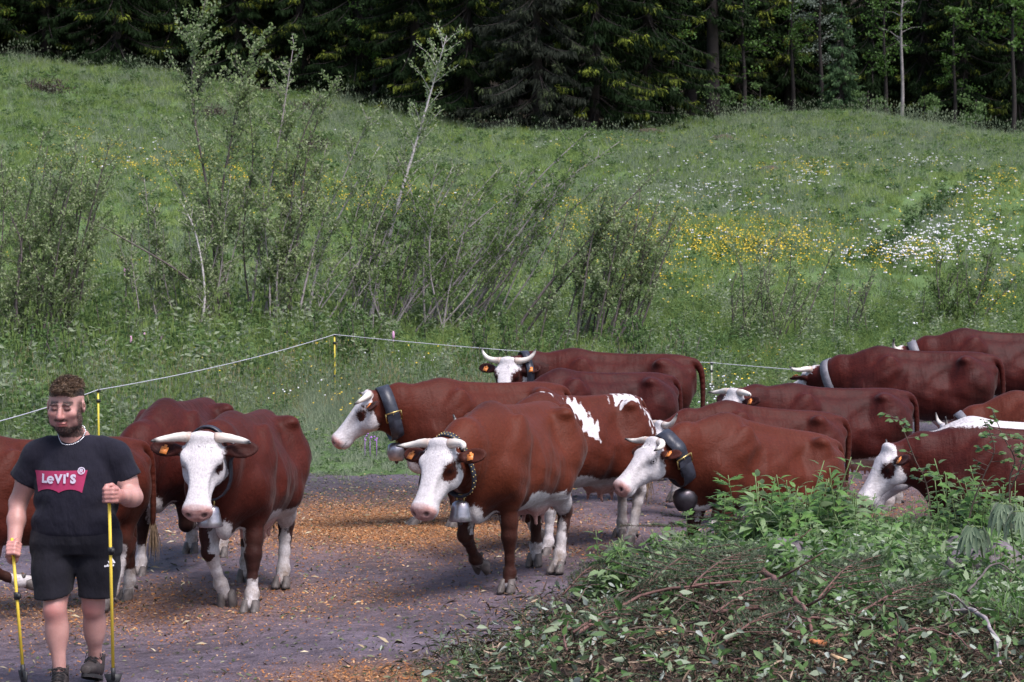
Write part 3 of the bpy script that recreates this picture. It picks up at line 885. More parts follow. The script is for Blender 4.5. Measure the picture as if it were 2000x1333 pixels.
def spruce_meshes(seed, H=17.0, R0=3.1, skirt=.5, detail=9.0, grey=False, step=.34):
    rng = np.random.default_rng(seed)
    tr = MB(); z = np.linspace(-.4, H, 12)
    tr.tube(np.stack([.05 * np.sin(z), .05 * np.cos(z * .7), z], -1), .27 * (1 - (z + .4) / (H + .8)) + .02, 8)
    cr = MB()
    zb = skirt
    P_all, D_all, L_all, W_all, A_all, N_all = [], [], [], [], [], []
    while zb < H - .3:
        fr = zb / H
        dense = zb < detail
        nb = rng.integers(5, 8) if dense else rng.integers(4, 6)
        ph = rng.uniform(0, 6.3)
        for k in range(nb):
            an = ph + k * 2 * math.pi / nb + rng.normal(0, .18)
            L = R0 * (1 - fr) ** .75 * rng.uniform(.50, 1.18)
            out = np.array([math.cos(an), math.sin(an), 0]); sd = np.array([-out[1], out[0], 0])
            n = 9; shoot_amt = rng.random() ** .6 * (rng.random() < .34)  # amount of yellow-green new shoots on this branch
            t = np.linspace(0, 1, n)
            zz = zb + rng.uniform(-.6, .6) + L * (-rng.uniform(.35, .85) * t + .06 + .16 * t ** 3)
            P = out * (L * t)[:, None]; P[:, 2] = zz
            cr_b = tube_np(P, .028 * (1 - t) + .008, 4, False)
            tr.add(cr_b[0], Q=cr_b[1])
            m = int(L * (22 if dense else 6))
            u = rng.uniform(.18, 1.0, m) ** .8
            base = np.stack([np.interp(u, t, P[:, i]) for i in range(3)], -1)
            s = rng.choice([-1, 1], m)
            side = sd * s[:, None] * rng.uniform(.25, 1.0, m)[:, None] + out * rng.uniform(.15, .8, m)[:, None]
            tl = L * .28 * (1.1 - u * .65) * rng.uniform(.5, 1.2, m)
            # each side twig carries a few hanging sprays
            for q in range(3 if dense else 1):
                f = (q + rng.random(m)) / 3
                B = base + side * (tl * f)[:, None] + np.array([0, 0, -.16])[None] * (f * tl)[:, None]
                D = side * .45 + np.array([0, 0, -1.0])[None] * rng.uniform(.6, 1.6, m)[:, None] + rng.normal(0, .25, (m, 3))
                P_all.append(B); D_all.append(D)
                L_all.append(rng.uniform(.18, .42, m) * (1 if dense else 2.4)); W_all.append(rng.uniform(.045, .09, m) * (1 if dense else 2.6))
                A_all.append(np.clip((u - .5) * 2.2, 0, 1) * (rng.random(m) < .62) * (1.0 if f.mean() > .3 else .5) * shoot_amt)
            k2 = 7
            B = P[-1] + rng.normal(0, .08, (k2, 3)); P_all.append(B); D_all.append(rng.normal(0, .4, (k2, 3)) + out + np.array([0, 0, -.5]))
            L_all.append(rng.uniform(.14, .28, k2)); W_all.append(np.full(k2, .075)); A_all.append(np.ones(k2) * shoot_amt)
        zb += step * (1 if dense else 1.7) * rng.uniform(.8, 1.2)
    P, D, L, W, A = [np.concatenate(q) for q in (P_all, D_all, L_all, W_all, A_all)]
    leaves(cr, P, D, L, W, nrm=rng.normal(size=(len(P), 3)), fold=.2, a=A, rng=rng)
    a = tr.mesh('spruce_trunk'); a.materials.append(M_TRUNK)
    c = cr.mesh('spruce_crown', 'a'); c.materials.append(M_SPRG if grey else M_SPR)
    return a, c

def put_tree(name, label, meshes, p, rz, sc, group='trees at the forest edge', cat='tree'):
    root = empty(name, (p[0], p[1], p[2])); root.rotation_euler = (0, 0, rz); root.scale = sc if hasattr(sc, '__len__') else (sc,) * 3
    tag(root, label, cat, group)
    for nm, me in zip(('trunk', 'crown'), meshes):
        o = bpy.data.objects.new(nm, me); COL.objects.link(o); o.parent = root
    return root

def deciduous(name, label, p, H, rng, crown_r, leafn, mat, bark, z0=.3, leaf=.12, group='trees at the forest edge', lean=0.0, r=.12, cat='tree', flat=.6):
    root = empty(name, tuple(p)); tag(root, label, cat, group)
    tr = MB(); cr = MB()
    z = np.linspace(-.3, H, 10); P = np.stack([lean * np.maximum(z / H, 0) ** 1.5 * H + .08 * np.sin(z * .9), .05 * np.sin(z), z], -1)
    tr.tube(P, r * (1 - (z + .3) / (H + .3)) + .02, 8)
    nb = max(6, int(H * 3.2)); per = leafn // nb
    for b in range(nb):
        zb = rng.uniform(z0, .98); q = np.array([np.interp(zb * H, z, P[:, i]) for i in range(3)])
        an = rng.uniform(0, 6.3); L = crown_r * rng.uniform(.5, 1.1) * (1.15 - .7 * zb)
        d = np.array([math.cos(an), math.sin(an), rng.uniform(-.05, .7)]); e = q + d * L
        m = q + d * L * .5 + np.array([0, 0, .1 * L]); tr.tube([q, m, e], [.025, .015, .006], 5, cap=False)
        u = rng.uniform(.3, 1.05, per); B = q + (m - q) * np.minimum(u * 2, 1)[:, None] + (e - m) * np.maximum(u * 2 - 1, 0)[:, None]
        B = B + rng.normal(0, .16 * L ** .5, (per, 3)) * np.array([1, 1, flat])
        leaves(cr, B, rng.normal(size=(per, 3)) + np.array([0, 0, -.2]), leaf * rng.uniform(.6, 1.3, per), leaf * .7, rng=rng)
    tr.build('trunk', bark, root); cr.build('crown', mat, root, smooth=False)
    return root

def forest():
    rng = np.random.default_rng(99)
    A = spruce_meshes(1, 17, 3.3, .35); B = spruce_meshes(2, 18, 3.0, .9); Cc = spruce_meshes(3, 16, 3.5, .2); G = spruce_meshes(4, 15, 3.6, .1, grey=True)
    Dk = spruce_meshes(5, 19, 2.6, 3.2)
    kinds = [A, B, Cc]
    def tree(px, Y, me, lab, sc=1.0, dz=0.0, grp='trees at the forest edge'):
        p = at(px, Y=Y); p[2] -= .1 - dz
        put_tree('spruce_tree', lab, me, p, rng.uniform(0, 6.3), (sc * rng.uniform(.95, 1.08),) * 2 + (sc,), grp)
    fr = [(-40, 101, A, 'spruce at the upper left corner with boughs down to the grass'), (95, 102, B, 'dark spruce above the left end of the meadow'), (235, 100.5, Cc, 'spruce with yellow green tips left of the tall sapling'),
          (345, 102.5, A, 'spruce behind the tip of the tallest sapling on its left'), (470, 101.5, B, 'spruce directly behind the tallest sapling'), (590, 101, Cc, 'spruce with wide skirts right of the tallest sapling'),
          (700, 100, A, 'spruce with light green shoots left of the white birch'), (810, 97, B, 'spruce behind the birch crown with bright shoots'), (915, 93.5, Cc, 'spruce with drooping boughs right of the birch crown'),
          (1050, 90, G, 'spruce with grey hanging lower boughs at the middle of the forest edge'), (1160, 91, Cc, 'broad spruce at the forest corner above the meadow hump'), (1262, 94.5, A, 'outermost spruce at the forest corner with bright yellow green tips')]
    for px, Y, me, lab in fr: tree(px, Y, me, lab)
    n = 0
    for k in range(10):
        tree(-60 + k * 135 + rng.normal(0, 15), 106 + rng.normal(0, .8), kinds[k % 3] if k % 2 else Dk, 'dark spruce in the second row of the forest', 1.05, grp='shaded spruces deeper in the forest')
    for k in range(9):
        tree(-20 + k * 150 + rng.normal(0, 20), 111 + rng.normal(0, 1), Dk, 'dark spruce in the second row of the forest', 1.1, grp='shaded spruces deeper in the forest')
    # right-hand part: open, dark, with bare trunks
    for px, Y, me, lab, sc in ((1350, 109, Dk, 'tall spruce with a bare thick trunk right of the forest corner', 1.25), (1440, 113, B, 'spruce in the gap right of the thick trunk', 1.0), (1540, 114, Dk, 'bare trunked spruce behind the small pale spruce', 1.15),
                               (1700, 112, Dk, 'spruce with dead lower branches left of the pale trunk', 1.1), (1800, 111, Dk, 'dark spruce just right of the pale slender trunk', 1.15), (1880, 108, B, 'dark spruce near the right edge of the forest', .9), (1985, 108.5, A, 'spruce at the upper right corner', 1.0)):
        tree(px, Y, me, lab, sc, dz=.3)
    for k in range(9):
        tree(1330 + k * 95 + rng.normal(0, 15), 118 + rng.normal(0, 1.5), kinds[k % 3] if k % 3 else Dk, 'dark spruce closing the background on the right', 1.15, grp='shaded spruces behind the right part of the forest')
    for k in range(12):
        tree(-100 + k * 190 + rng.normal(0, 20), 126 + rng.normal(0, 2), kinds[k % 3], 'dark spruce on the rising ground behind the forest edge', 1.25, grp='spruces on the slope behind')
    p = at(1390, Y=106); put_tree('spruce_tree', 'thick bare spruce trunk standing right of the forest corner', spruce_meshes(6, 20, 2.0, 5.5, detail=7), p, .4, (1.35, 1.35, 1.1))
    # small pale spruce and broadleaves on the right
    Y_ = spruce_meshes(8, 7.5, 1.55, .2, detail=8, step=.26); Y_[1].materials[0] = M_SPRY
    put_tree('young_spruce', 'small pale green spruce in front of the dark forest', Y_, at(1640, Y=104), 1.0, .85)
    ML = leafmat('beech_leaf', (.045, .10, .02), (.10, .19, .035), .5, .35, .3, .6)
    ML2 = leafmat('whitebeam_leaf', (.10, .13, .10), (.20, .24, .19), .5, .3, .3, .6)
    deciduous('pale_leaved_tree', 'slender tree with grey white leaves above the small spruce', at(1600, Y=106), 9.0, rng, 1.9, 1500, ML2, M_TRUNK, .35, .13)
    deciduous('bright_leaved_tree', 'bright green broadleaf tree left of the small pale spruce', at(1545, Y=108), 8.5, rng, 2.0, 1300, ML, M_TRUNK, .45, .15)
    deciduous('bare_birch', 'pale slender trunk standing in front of the dark forest', at(1757, Y=103), 9.5, rng, 1.3, 420, ML, simple('pale_trunk', (.20, .18, .18), .8, .4, 5, .3), .42, .12, r=.085, lean=.01)
    deciduous('bright_leaved_tree', 'bright green maple foliage at the upper right edge', at(1975, Y=104), 9.5, rng, 2.3, 1500, ML, M_TRUNK, .3, .2)
    deciduous('bright_leaved_tree', 'light green broadleaf branches at the upper left corner', at(-10, Y=98), 7.0, rng, 2.0, 900, ML, M_TRUNK, .35, .17)
    for px, Y, H, lab in ((1310, 101, 6.5, 'bright broadleaf tree hugging the forest corner'), (1450, 106, 7.5, 'light green broadleaf tree in the dark gap right of the thick trunk'), (1725, 105, 8.0, 'light green broadleaf tree left of the pale slender trunk'), (1860, 106, 7.0, 'loose green broadleaf tree right of the pale slender trunk'), (730, 98.5, 5.5, 'bright broadleaf shrub tree left of the birch crown')):
        deciduous('bright_leaved_tree', lab, at(px, Y=Y), H, rng, 1.7, 900, ML, M_TRUNK, .3, .15)
    for px, Y, lab in ((1395, 103.5, 'leafy undergrowth below the thick trunk'), (1480, 104, 'leafy undergrowth left of the small pale spruce'), (1800, 103, 'leafy undergrowth beside the pale trunk'), (1900, 102, 'leafy undergrowth near the right end of the meadow'), (1290, 99.5, 'leafy undergrowth at the forest corner'), (1690, 103, 'leafy undergrowth right of the small pale spruce')):
        deciduous('undergrowth_bush', lab, at(px, Y=Y), 1.9, rng, 1.5, 600, M_HERB, M_TRUNK, .05, .13, r=.04, cat='bush', group='bushes along the forest edge')
    # dead brush and mounds on the meadow
    MD = simple('dead_brush', (.05, .036, .030), .9, .4, 8, .3)
    for px, py, w, h, lab in ((90, 185, 1.5, .75, 'dark heap of dead brush on the upper left meadow'), (600, 225, 1.7, .6, 'brown brush heap below the spruces behind the saplings'), (615, 300, .9, .75, 'dark dead tussock behind the tall saplings'), (420, 235, .7, .6, 'small dark dead bush left of the tallest sapling top')):
        p = at(px, py); root = empty('brush_heap', tuple(p)); tag(root, lab, 'brush', 'dead brush on the meadow')
        mb = MB()
        for k in range(150):
            a = np.array([rng.normal(0, w * .3), rng.normal(0, .3), abs(rng.normal(0, h * .3))]); d = rng.normal(size=3); d[2] = abs(d[2]) * .8; d = unit(d) * rng.uniform(.15, .45)
            mb.tube([a, a + d * .5 + rng.normal(0, .04, 3), a + d], [.02, .014, .005], 4, cap=False)
        k = 500; leaves(mb, np.stack([rng.normal(0, w * .3, k), rng.normal(0, .3, k), np.abs(rng.normal(0, h * .32, k))], -1), rng.normal(size=(k, 3)), .12, .06, rng=rng)
        tag(mb.build('brush', MD, root, smooth=False), kind='stuff')
    p = at(381, 205); put_tree('dead_spruce', 'small dead spruce with a pale bare stem on the left meadow', spruce_meshes(12, 1.9, .55, .75, detail=3, grey=True, step=.3), p, .3, 1.0, cat='tree', group='dead brush on the meadow')
    MR = simple('mound_earth', (.055, .040, .030), .95, .4, 5, .6)
    for px, py, w, lab in ((1500, 337, .45, 'small bare brown mound in the meadow'), (1410, 274, .5, 'bare patch with pale stones on the hump'), (1265, 262, .9, 'brown bare bank below the outermost spruce')):
        p = at(px, py); V, Q = uv_sphere(1, 18, 10, (w, w * .6, .22)); V = V * (1 + .08 * np.sin(V * 9)[:, [1, 2, 0]])
        o = link('earth_mound', mesh_np('earth_mound', V, Q), MR); o.location = tuple(p); tag(o, lab, 'mound')
    MST = simple('pale_stone', (.42, .40, .44), .8, .25, 4, .5)
    for px, py, w, lab in ((1393, 272, .16, 'left pale stone on the hump'), (1424, 270, .32, 'right pale stone on the hump'), (1992, 267, .75, 'bluish white stone at the right frame edge below the forest')):
        p = at(px, py); V, Q = uv_sphere(1, 12, 8, (w, w * .7, w * .5)); V = V * (1 + rng.normal(0, .07, V.shape))
        o = link('stone', mesh_np('stone', V, Q), MST, smooth=False); o.location = tuple(p + np.array([0, 0, w * .15])); tag(o, lab, 'stone')

grass(); flowers(); saplings(); forest()
# ------------------------------------------------------------------ cows
def coat_material():
    m, nt, b = new_mat('cow_coat')
    tc = nt.nodes.new('ShaderNodeTexCoord').outputs['Object']
    oi = nt.nodes.new('ShaderNodeObjectInfo')
    n1 = noise(nt, 2.2, 4, .6, vec=tc)
    n2 = noise(nt, 14, 5, .65, vec=tc, scl=(.55, 1, 1))
    nf = noise(nt, 90, 4, .7, vec=tc, scl=(.35, 1, .7))
    f = maths(nt, 'ADD', maths(nt, 'MULTIPLY', n1.outputs[0], .6), maths(nt, 'MULTIPLY', n2.outputs[0], .4))
    brown = ramp(nt, f, [(.28, (.018, .0025, .0023)), (.5, (.040, .0054, .0044)), (.75, (.072, .0112, .0076))]).outputs[0]
    # every animal a little redder or darker than the next
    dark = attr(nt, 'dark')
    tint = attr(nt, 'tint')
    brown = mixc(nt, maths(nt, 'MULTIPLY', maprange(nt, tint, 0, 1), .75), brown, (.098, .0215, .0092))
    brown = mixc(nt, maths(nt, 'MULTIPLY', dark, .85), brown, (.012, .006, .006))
    fl = ramp(nt, nf.outputs[0], [(.3, (.72, .72, .72)), (.7, (1.15, 1.15, 1.15))]).outputs[0]
    mul = nt.nodes.new('ShaderNodeMix'); mul.data_type = 'RGBA'; mul.blend_type = 'MULTIPLY'; mul.inputs[0].default_value = .8
    nt.links.new(brown, mul.inputs[6]); nt.links.new(fl, mul.inputs[7]); brown = mul.outputs[2]
    wn = noise(nt, 30, 6, .8, vec=tc)
    wf = maths(nt, 'ADD', attr(nt, 'white'), maths(nt, 'MULTIPLY', maths(nt, 'SUBTRACT', wn.outputs[0], .5), .10))
    wmask = maprange(nt, wf, -.006, .008)
    wcol = ramp(nt, nf.outputs[0], [(.25, (.36, .325, .33)), (.7, (.60, .565, .58))]).outputs[0]
    dirt = maprange(nt, attr(nt, 'dirt'), 0, 1)
    dn = noise(nt, 9, 5, .7, vec=tc)
    dm = maths(nt, 'MULTIPLY', dirt, maprange(nt, dn.outputs[0], .35, .65))
    wcol = mixc(nt, dm, wcol, (.17, .125, .095))
    brown = mixc(nt, maths(nt, 'MULTIPLY', dm, .55), brown, (.040, .028, .021))
    col = mixc(nt, wmask, brown, wcol)
    grey = maprange(nt, attr(nt, 'grey'), 0, 1)
    gn = noise(nt, 45, 3, .7, vec=tc)
    col = mixc(nt, maths(nt, 'MULTIPLY', grey, maprange(nt, gn.outputs[0], .35, .6)), col, (.055, .05, .06))
    pn = noise(nt, 30, 4, .6, vec=tc)
    pcol = ramp(nt, pn.outputs[0], [(.3, (.30, .145, .13)), (.7, (.50, .29, .26))]).outputs[0]
    col = mixc(nt, maprange(nt, attr(nt, 'pink'), -.01, .02), col, pcol)
    col = mixc(nt, maprange(nt, attr(nt, 'black'), -.004, .006), col, (.012, .008, .008))
    nt.links.new(col, b.inputs['Base Color'])
    nt.links.new(maprange(nt, attr(nt, 'pink'), 0, .03, .54, .34), b.inputs['Roughness'])
    b.inputs['Specular IOR Level'].default_value = .12
    b.inputs['Sheen Weight'].default_value = .04
    b.inputs['Sheen Roughness'].default_value = .4
    hb = maths(nt, 'ADD', maths(nt, 'MULTIPLY', nf.outputs[0], .5), maths(nt, 'MULTIPLY', n2.outputs[0], 1.2))
    b1 = bump(nt, b, hb, .5, .012)
    # loose hide: broad soft folds that run down the flank and the neck
    nw = noise(nt, 3.2, 3, .55, vec=tc, scl=(2.6, .7, .55))
    b0 = nd(nt, 'ShaderNodeBump', i_Strength=.34, i_Distance=.05)
    nt.links.new(nw.outputs[0], b0.inputs['Height']); nt.links.new(b0.outputs[0], b1.inputs['Normal'])
    return m

M_COAT = coat_material()
def horn_material():
    m, nt, b = new_mat('horn')
    t = attr(nt, 'a')
    tc = nt.nodes.new('ShaderNodeTexCoord').outputs['Object']
    n = noise(nt, 30, 4, .6, vec=tc)
    f = maths(nt, 'ADD', t, maths(nt, 'MULTIPLY', maths(nt, 'SUBTRACT', n.outputs[0], .5), .25))
    r = ramp(nt, f, [(.0, (.40, .30, .25)), (.3, (.62, .56, .50)), (.72, (.60, .55, .50)), (.92, (.035, .03, .03))])
    nt.links.new(r.outputs[0], b.inputs['Base Color']); b.inputs['Roughness'].default_value = .38
    bump(nt, b, n.outputs[0], .25)
    return m
M_HORN = horn_material()
M_EYE = simple('cow_eye', (.012, .008, .007), .08, .2, 20)
M_HOOF = simple('hoof_horn', (.085, .07, .066), .6, .55, 22, .5)
M_TAG = simple('ear_tag_plastic', (.62, .20, .045), .45, .12, 9)
M_STRAP = simple('collar_leather', (.028, .03, .042), .42, .45, 26, .25)
M_STRAPG = simple('collar_worn_leather', (.13, .125, .145), .5, .3, 20, .25)
M_STUD = simple('brass', (.45, .33, .13), .35, .3, 30, .2, metal=.9)
M_BELL = simple('bell_steel', (.36, .33, .36), .34, .4, 14, .25, metal=.85)
M_BELLD = simple('bell_dark_iron', (.075, .066, .075), .38, .45, 12, .3, metal=.8)
M_SWITCH = simple('tail_hair', (.20, .14, .09), .7, .5, 40)
M_WHITEHAIR = simple('white_hair', (.58, .55, .56), .7, .12, 40)

def hoof_mesh():
    mb = MB()
    n = 10
    an = np.arange(n) * 2 * math.pi / n
    for s in (-1, 1):
        rings = []
        for (z, cx, rx, ry, cy) in ((.098, -.012, .040, .0275, .0275), (.062, .004, .053, .031, .031), (.02, .022, .064, .034, .033), (.0, .026, .066, .034, .033)):
            x = cx + rx * np.cos(an) * np.where(np.cos(an) > 0, 1.0, .85)
            y = s * (cy + ry * np.sin(an) * np.where(s * np.sin(an) * s > 0, 1, .8)) + s * .002
            rings.append(np.stack([x, y, np.full(n, z)], -1))
        V = np.concatenate(rings + [np.array([[-.01, s * .0275, .105], [.02, s * .033, 0]])])
        i = np.arange(3)[:, None] * n; j = np.arange(n)[None]; k = (j + 1) % n
        Q = np.stack([i + j, i + n + j, i + n + k, i + k], -1).reshape(-1, 4)
        jj = np.arange(n); kk = (jj + 1) % n
        T = np.concatenate([np.stack([np.full(n, 4 * n), jj, kk], -1), np.stack([np.full(n, 4 * n + 1), 3 * n + kk, 3 * n + jj], -1)])
        if s < 0: Q = Q[:, ::-1]; T = T[:, ::-1]
        mb.add(V, T=T, Q=Q)
        mb.tube([(-.06, s * .03, .115), (-.082, s * .032, .10), (-.09, s * .032, .075)], [.014, .017, .004], 6)   # dew claw
    me = mb.mesh('hoof'); me.materials.append(M_HOOF)
    return me
HOOF = hoof_mesh()
def eye_mesh():
    V, Q = uv_sphere(.024); me = mesh_np('eye', V, Q); me.materials.append(M_EYE); return me
EYE = eye_mesh()

TX = [-.91, -.85, -.74, -.56, -.35, -.10, .15, .35, .50, .62, .72, .78]
TZT = [1.16, 1.27, 1.335, 1.345, 1.325, 1.305, 1.32, 1.375, 1.39, 1.34, 1.22, 1.08]
TZB = [.96, .82, .73, .67, .60, .555, .555, .575, .60, .65, .75, .90]
TW = [.06, .155, .225, .262, .30, .343, .338, .295, .25, .20, .13, .05]
HS_ = np.array([1.02, 1.14, 1.10])                                   # head scale
HX = [-.05, .0, .06, .14, .20, .28, .36, .42, .47, .52, .55]
HW = [.055, .094, .104, .114, .106, .086, .072, .071, .078, .074, .035]
HT = [-.03, .016, .026, .026, .02, .010, .002, .0, -.004, -.018, -.06]
HB = [-.12, -.165, -.20, -.235, -.238, -.21, -.178, -.165, -.160, -.148, -.11]

def front_leg(side, swing=0, knee=0, fet=0, lift=False, out=0.0):
    y = .165 * side
    E = np.array([.45, y, .74])
    L1, L2, L3 = .33, .27, .13
    a = rad(swing)
    K = E + L1 * np.array([math.sin(a), 0, -math.cos(a)])
    b = a - rad(knee)
    F = K + L2 * np.array([math.sin(b), 0, -math.cos(b)])
    c = b + rad(22) - rad(fet)
    H = F + L3 * np.array([math.sin(c), 0, -math.cos(c)])
    if not lift:
        s = (E[2] - .02) / (E[2] - H[2])
        for P in (K, F, H): P[2] = E[2] + (P[2] - E[2]) * s
    for i, P in enumerate((K, F, H)): P[1] += out * side * (i + 1) / 3
    return E, K, F, H, c

def hind_leg(side, swing=0, hock=0, fet=0, lift=False):
    y = .165 * side
    hip = np.array([-.60, y, 1.0])
    st = np.array([-.43, y * 1.25, .70]); hk = np.array([-.775, y, .50]); ft = np.array([-.715, y, .15]); hf = np.array([-.665, y, .02])
    R = rotm('Y', -rad(swing))
    st, hk, ft, hf = [hip + R @ (P - hip) for P in (st, hk, ft, hf)]
    if hock:
        R2 = rotm('Y', rad(hock))
        ft, hf = hk + R2 @ (ft - hk), hk + R2 @ (hf - hk)
    if fet:
        hf = ft + rotm('Y', rad(fet)) @ (hf - ft)
    if not lift:
        s = (hip[2] - .02) / (hip[2] - hf[2])
        for P in (st, hk, ft, hf): P[2] = hip[2] + (P[2] - hip[2]) * s
    v = hf - ft
    return hip, st, hk, ft, hf, math.atan2(v[0], -v[2])

def make_cow(name, label, loc, heading, scale=1.0, pitch=0.0, neck=(0, 20), head=(0, 55, 0), legs=None, socks=(.2, .2, .2, .2),
             patch=(.0, .0), horn='out', tint=.3, h=.014, belly=.60, brisket=.63, white_face=1.0, tags=(1, 1), patches=None,
             dark=.3, tail=None, collar=None, udder=True, cow_group='mahogany cows walking in the herd', horns=(1, 1), necklen=.60, girth=1.0, bony=1.15):
    legs = legs or {}
    yn, en = rad(neck[0]), rad(neck[1])
    B = np.array([.56, 0, 1.12])
    half = np.array([math.cos(en) * math.cos(yn * .5), math.cos(en) * math.sin(yn * .5), math.sin(en)])
    full = np.array([math.cos(en) * math.cos(yn * 1.25), math.cos(en) * math.sin(yn * 1.25), math.sin(en)])
    O = B + necklen * .5 * half + necklen * .5 * full          # poll
    ph, pp = rad(head[0]), rad(head[1])
    xh = np.array([math.cos(pp) * math.cos(ph), math.cos(pp) * math.sin(ph), -math.sin(pp)])
    yh = np.array([-math.sin(ph), math.cos(ph), 0.0])
    zh = np.cross(xh, yh)
    R = np.stack([xh, yh, zh], 1)
    if len(head) > 2 and head[2]:
        R = R @ rotm('X', rad(head[2]))
    HL = lambda x, y, z: O + R @ (np.array([x, y, z]) * HS_)
    pts = np.array([HL(x, y, z) for x in (-.1, .58) for y in (-.36, .36) for z in (-.27, .1)])
    lo = np.minimum(np.array([-1.16, -.46, -.04]), pts.min(0) - .05); hi = np.maximum(np.array([.86, .46, 1.5]), pts.max(0) + .05)
    g = SDF(lo, hi, h)
    rib = lambda x, z: .0018 * bony * np.sin((x + .18 * (z - 1)) * 2 * math.pi / .105) * sstep(-.38, -.22, x) * (1 - sstep(.22, .4, x)) * sstep(.72, .85, z) * (1 - sstep(1.1, 1.25, z))
    g.loft(TX, TW, TZT, TZB, k=.05, ptop=1.75, pbot=2.15, zm=.42, ripple=rib)
    g.cone((-.84, 0, 1.275), (.42, 0, 1.345), .035, .045, .1)
    for s in (-1, 1):
        g.ell((-.53, .228 * s, 1.268), (.085, .05 * bony, .042 * bony), rotm('Z', .5 * s), k=.15 / bony)       # hook bone
        g.ell((-.85, .115 * s, 1.15), (.055, .05, .06), k=.09)                              # pin bone
        g.ell((.40, .222 * s, 1.04), (.13, .066, .30), rotm('Y', -.32), k=.10)              # shoulder blade
        g.ell((.57, .165 * s, .88), (.11, .10, .13), k=.12)
        g.ell((-.33, .345 * s, 1.16), (.13, .06 * bony, .10), k=.16, sub=True)                    # hollow flank
        g.ell((.24, .345 * s, 1.02), (.05, .05, .22), rotm('Y', -.25), k=.1, sub=True)      # behind the shoulder
        g.ell((-.80, .26 * s, .98), (.10, .06, .16), k=.1, sub=True)
        g.ell((-.64, .19 * s, .98), (.20, .125, .25), rotm('Y', .25), k=.13)                # thigh
    # neck
    q = [np.array([.42, 0, 1.235]), B * .5 + .5 * O + np.array([-.02, 0, .03]) + (half - full) * -.0, HL(-.0, 0, -.07)]
    mid = B + necklen * .5 * half
    g.cone((.40, 0, 1.24), mid + (0, 0, .075), .125, .092, .12); g.cone(mid + (0, 0, .075), HL(-.005, 0, -.065), .092, .075, .10)
    g.cone((.55, 0, 1.05), mid + (0, 0, -.05), .185, .135, .14); g.cone(mid + (0, 0, -.05), HL(.08, 0, -.12), .135, .098, .10)
    g.cone((.66, 0, .84), mid + (.03, 0, -.17), .135, .095, .14); g.cone(mid + (.03, 0, -.17), HL(.15, 0, -.19), .095, .068, .10)
    g.ell((.69, 0, .74), (.07, .045, .15), rotm('Y', -.35), k=.11)                           # brisket
    g.ell((.60, 0, .60), (.13, .034, .075), rotm('Y', .1), k=.09)
    g.cone((.74, 0, .78), mid + (.05, 0, -.25), .03, .02, .12)                                # dewlap
    hell = lambda c, r, Rr, k=.03, sub=False: g.ell(c, np.array(r) * HS_, Rr, k=k, sub=sub)
    # head
    g.loft(np.array(HX) * HS_[0], np.array(HW) * HS_[1], np.array(HT) * HS_[2], np.array(HB) * HS_[2], O=O, R=R, k=.045, ptop=2.6, pbot=2.1, zm=.62)
    Rt = lambda a, ax='Y': R @ rotm(ax, a)
    hell(HL(.0, 0, .012), (.04, .085, .035), R, k=.04)
    hell(HL(.50, 0, -.075), (.055, .082, .07), R, k=.04)                                   # muzzle
    hell(HL(.46, 0, -.145), (.06, .055, .028), R, k=.03)                                   # chin
    for s in (-1, 1):
        hell(HL(.135, .094 * s, -.018), (.05, .028, .026), R @ rotm('Z', -.25 * s), k=.03)  # brow
        hell(HL(.165, .094 * s, -.055), (.038, .026, .032), R, k=.02)                      # eye bulge
        hell(HL(.17, .082 * s, -.15), (.085, .034, .07), R, k=.05)                         # cheek
        hell(HL(.30, .095 * s, -.055), (.09, .03, .035), R, k=.05, sub=True)
        hell(HL(.540, .044 * s, -.048), (.022, .016, .014), R @ rotm('Z', -.5 * s), k=.012, sub=True)   # nostril
        a = np.array([-.22, s * .95, -.10]); a /= np.linalg.norm(a)
        w = np.array([.95, s * .22, .0]); w -= a * (w @ a); w /= np.linalg.norm(w)
        ER = R @ np.stack([a, w, np.cross(a, w)], 1)
        c = HL(.045, .225 * s, -.075)
        th = max(.019, h * 1.35)
        g.cone(HL(.07, .10 * s, -.075), HL(.058, .16 * s, -.075), .034, .03, .03)
        hell(c, (.105, .058, th), ER, k=.03)
        n = R @ np.cross(a, w) * s
        fn = R @ np.array([.35, 0, .94])
        hell(c + fn * (th * 1.15) + ER[:, 0] * .012, (.075, .036, th * .95), ER, k=.012, sub=True)
    # legs
    hoofs = []
    for i, (key, s) in enumerate((('FL', 1), ('FR', -1))):
        E, K, F, Hh, ang = front_leg(s, **legs.get(key, {}))
        g.chain([(.57, .15 * s, .92), E, E * .35 + K * .65, K], [.125, .090, .056, .056], .06)
        dr = (F - K) / np.linalg.norm(F - K)
        g.chain([K, K + dr * .07, K + (F - K) * .6, F], [.056, .042, .034, .044], .03)
        g.ell(K + np.array([.012, 0, .01]), (.048, .050, .065), k=.03)
        g.ell(F, (.05, .05, .05), k=.02)
        g.cone(F, Hh * .65 + F * .35, .045, .047, .02)
        hoofs.append((Hh, ang))
    for i, (key, s) in enumerate((('HL', 1), ('HR', -1))):
        hp, st, hk, ft, hf, ang = hind_leg(s, **legs.get(key, {}))
        g.chain([hp, st], [.19, .135], .12)
        g.chain([st, st * .35 + hk * .65, hk], [.125, .072, .058], .05)
        g.cone(hp + (-.12, 0, -.12), hk + (.0, 0, .10), .10, .045, .08)
        bk = (hk - ft) / np.linalg.norm(hk - ft)
        g.cone(hk, hk + bk * .075 + np.array([-.035, 0, .0]), .042, .03, .03)
        g.chain([hk, hk * .7 + ft * .3, hk * .4 + ft * .6, ft], [.056, .046, .040, .048], .03)
        g.ell(ft, (.05, .05, .05), k=.02)
        g.cone(ft, hf * .65 + ft * .35, .046, .048, .02)
        hoofs.append((hf, ang))
    # udder
    ud = np.array([-.36, 0, .585])
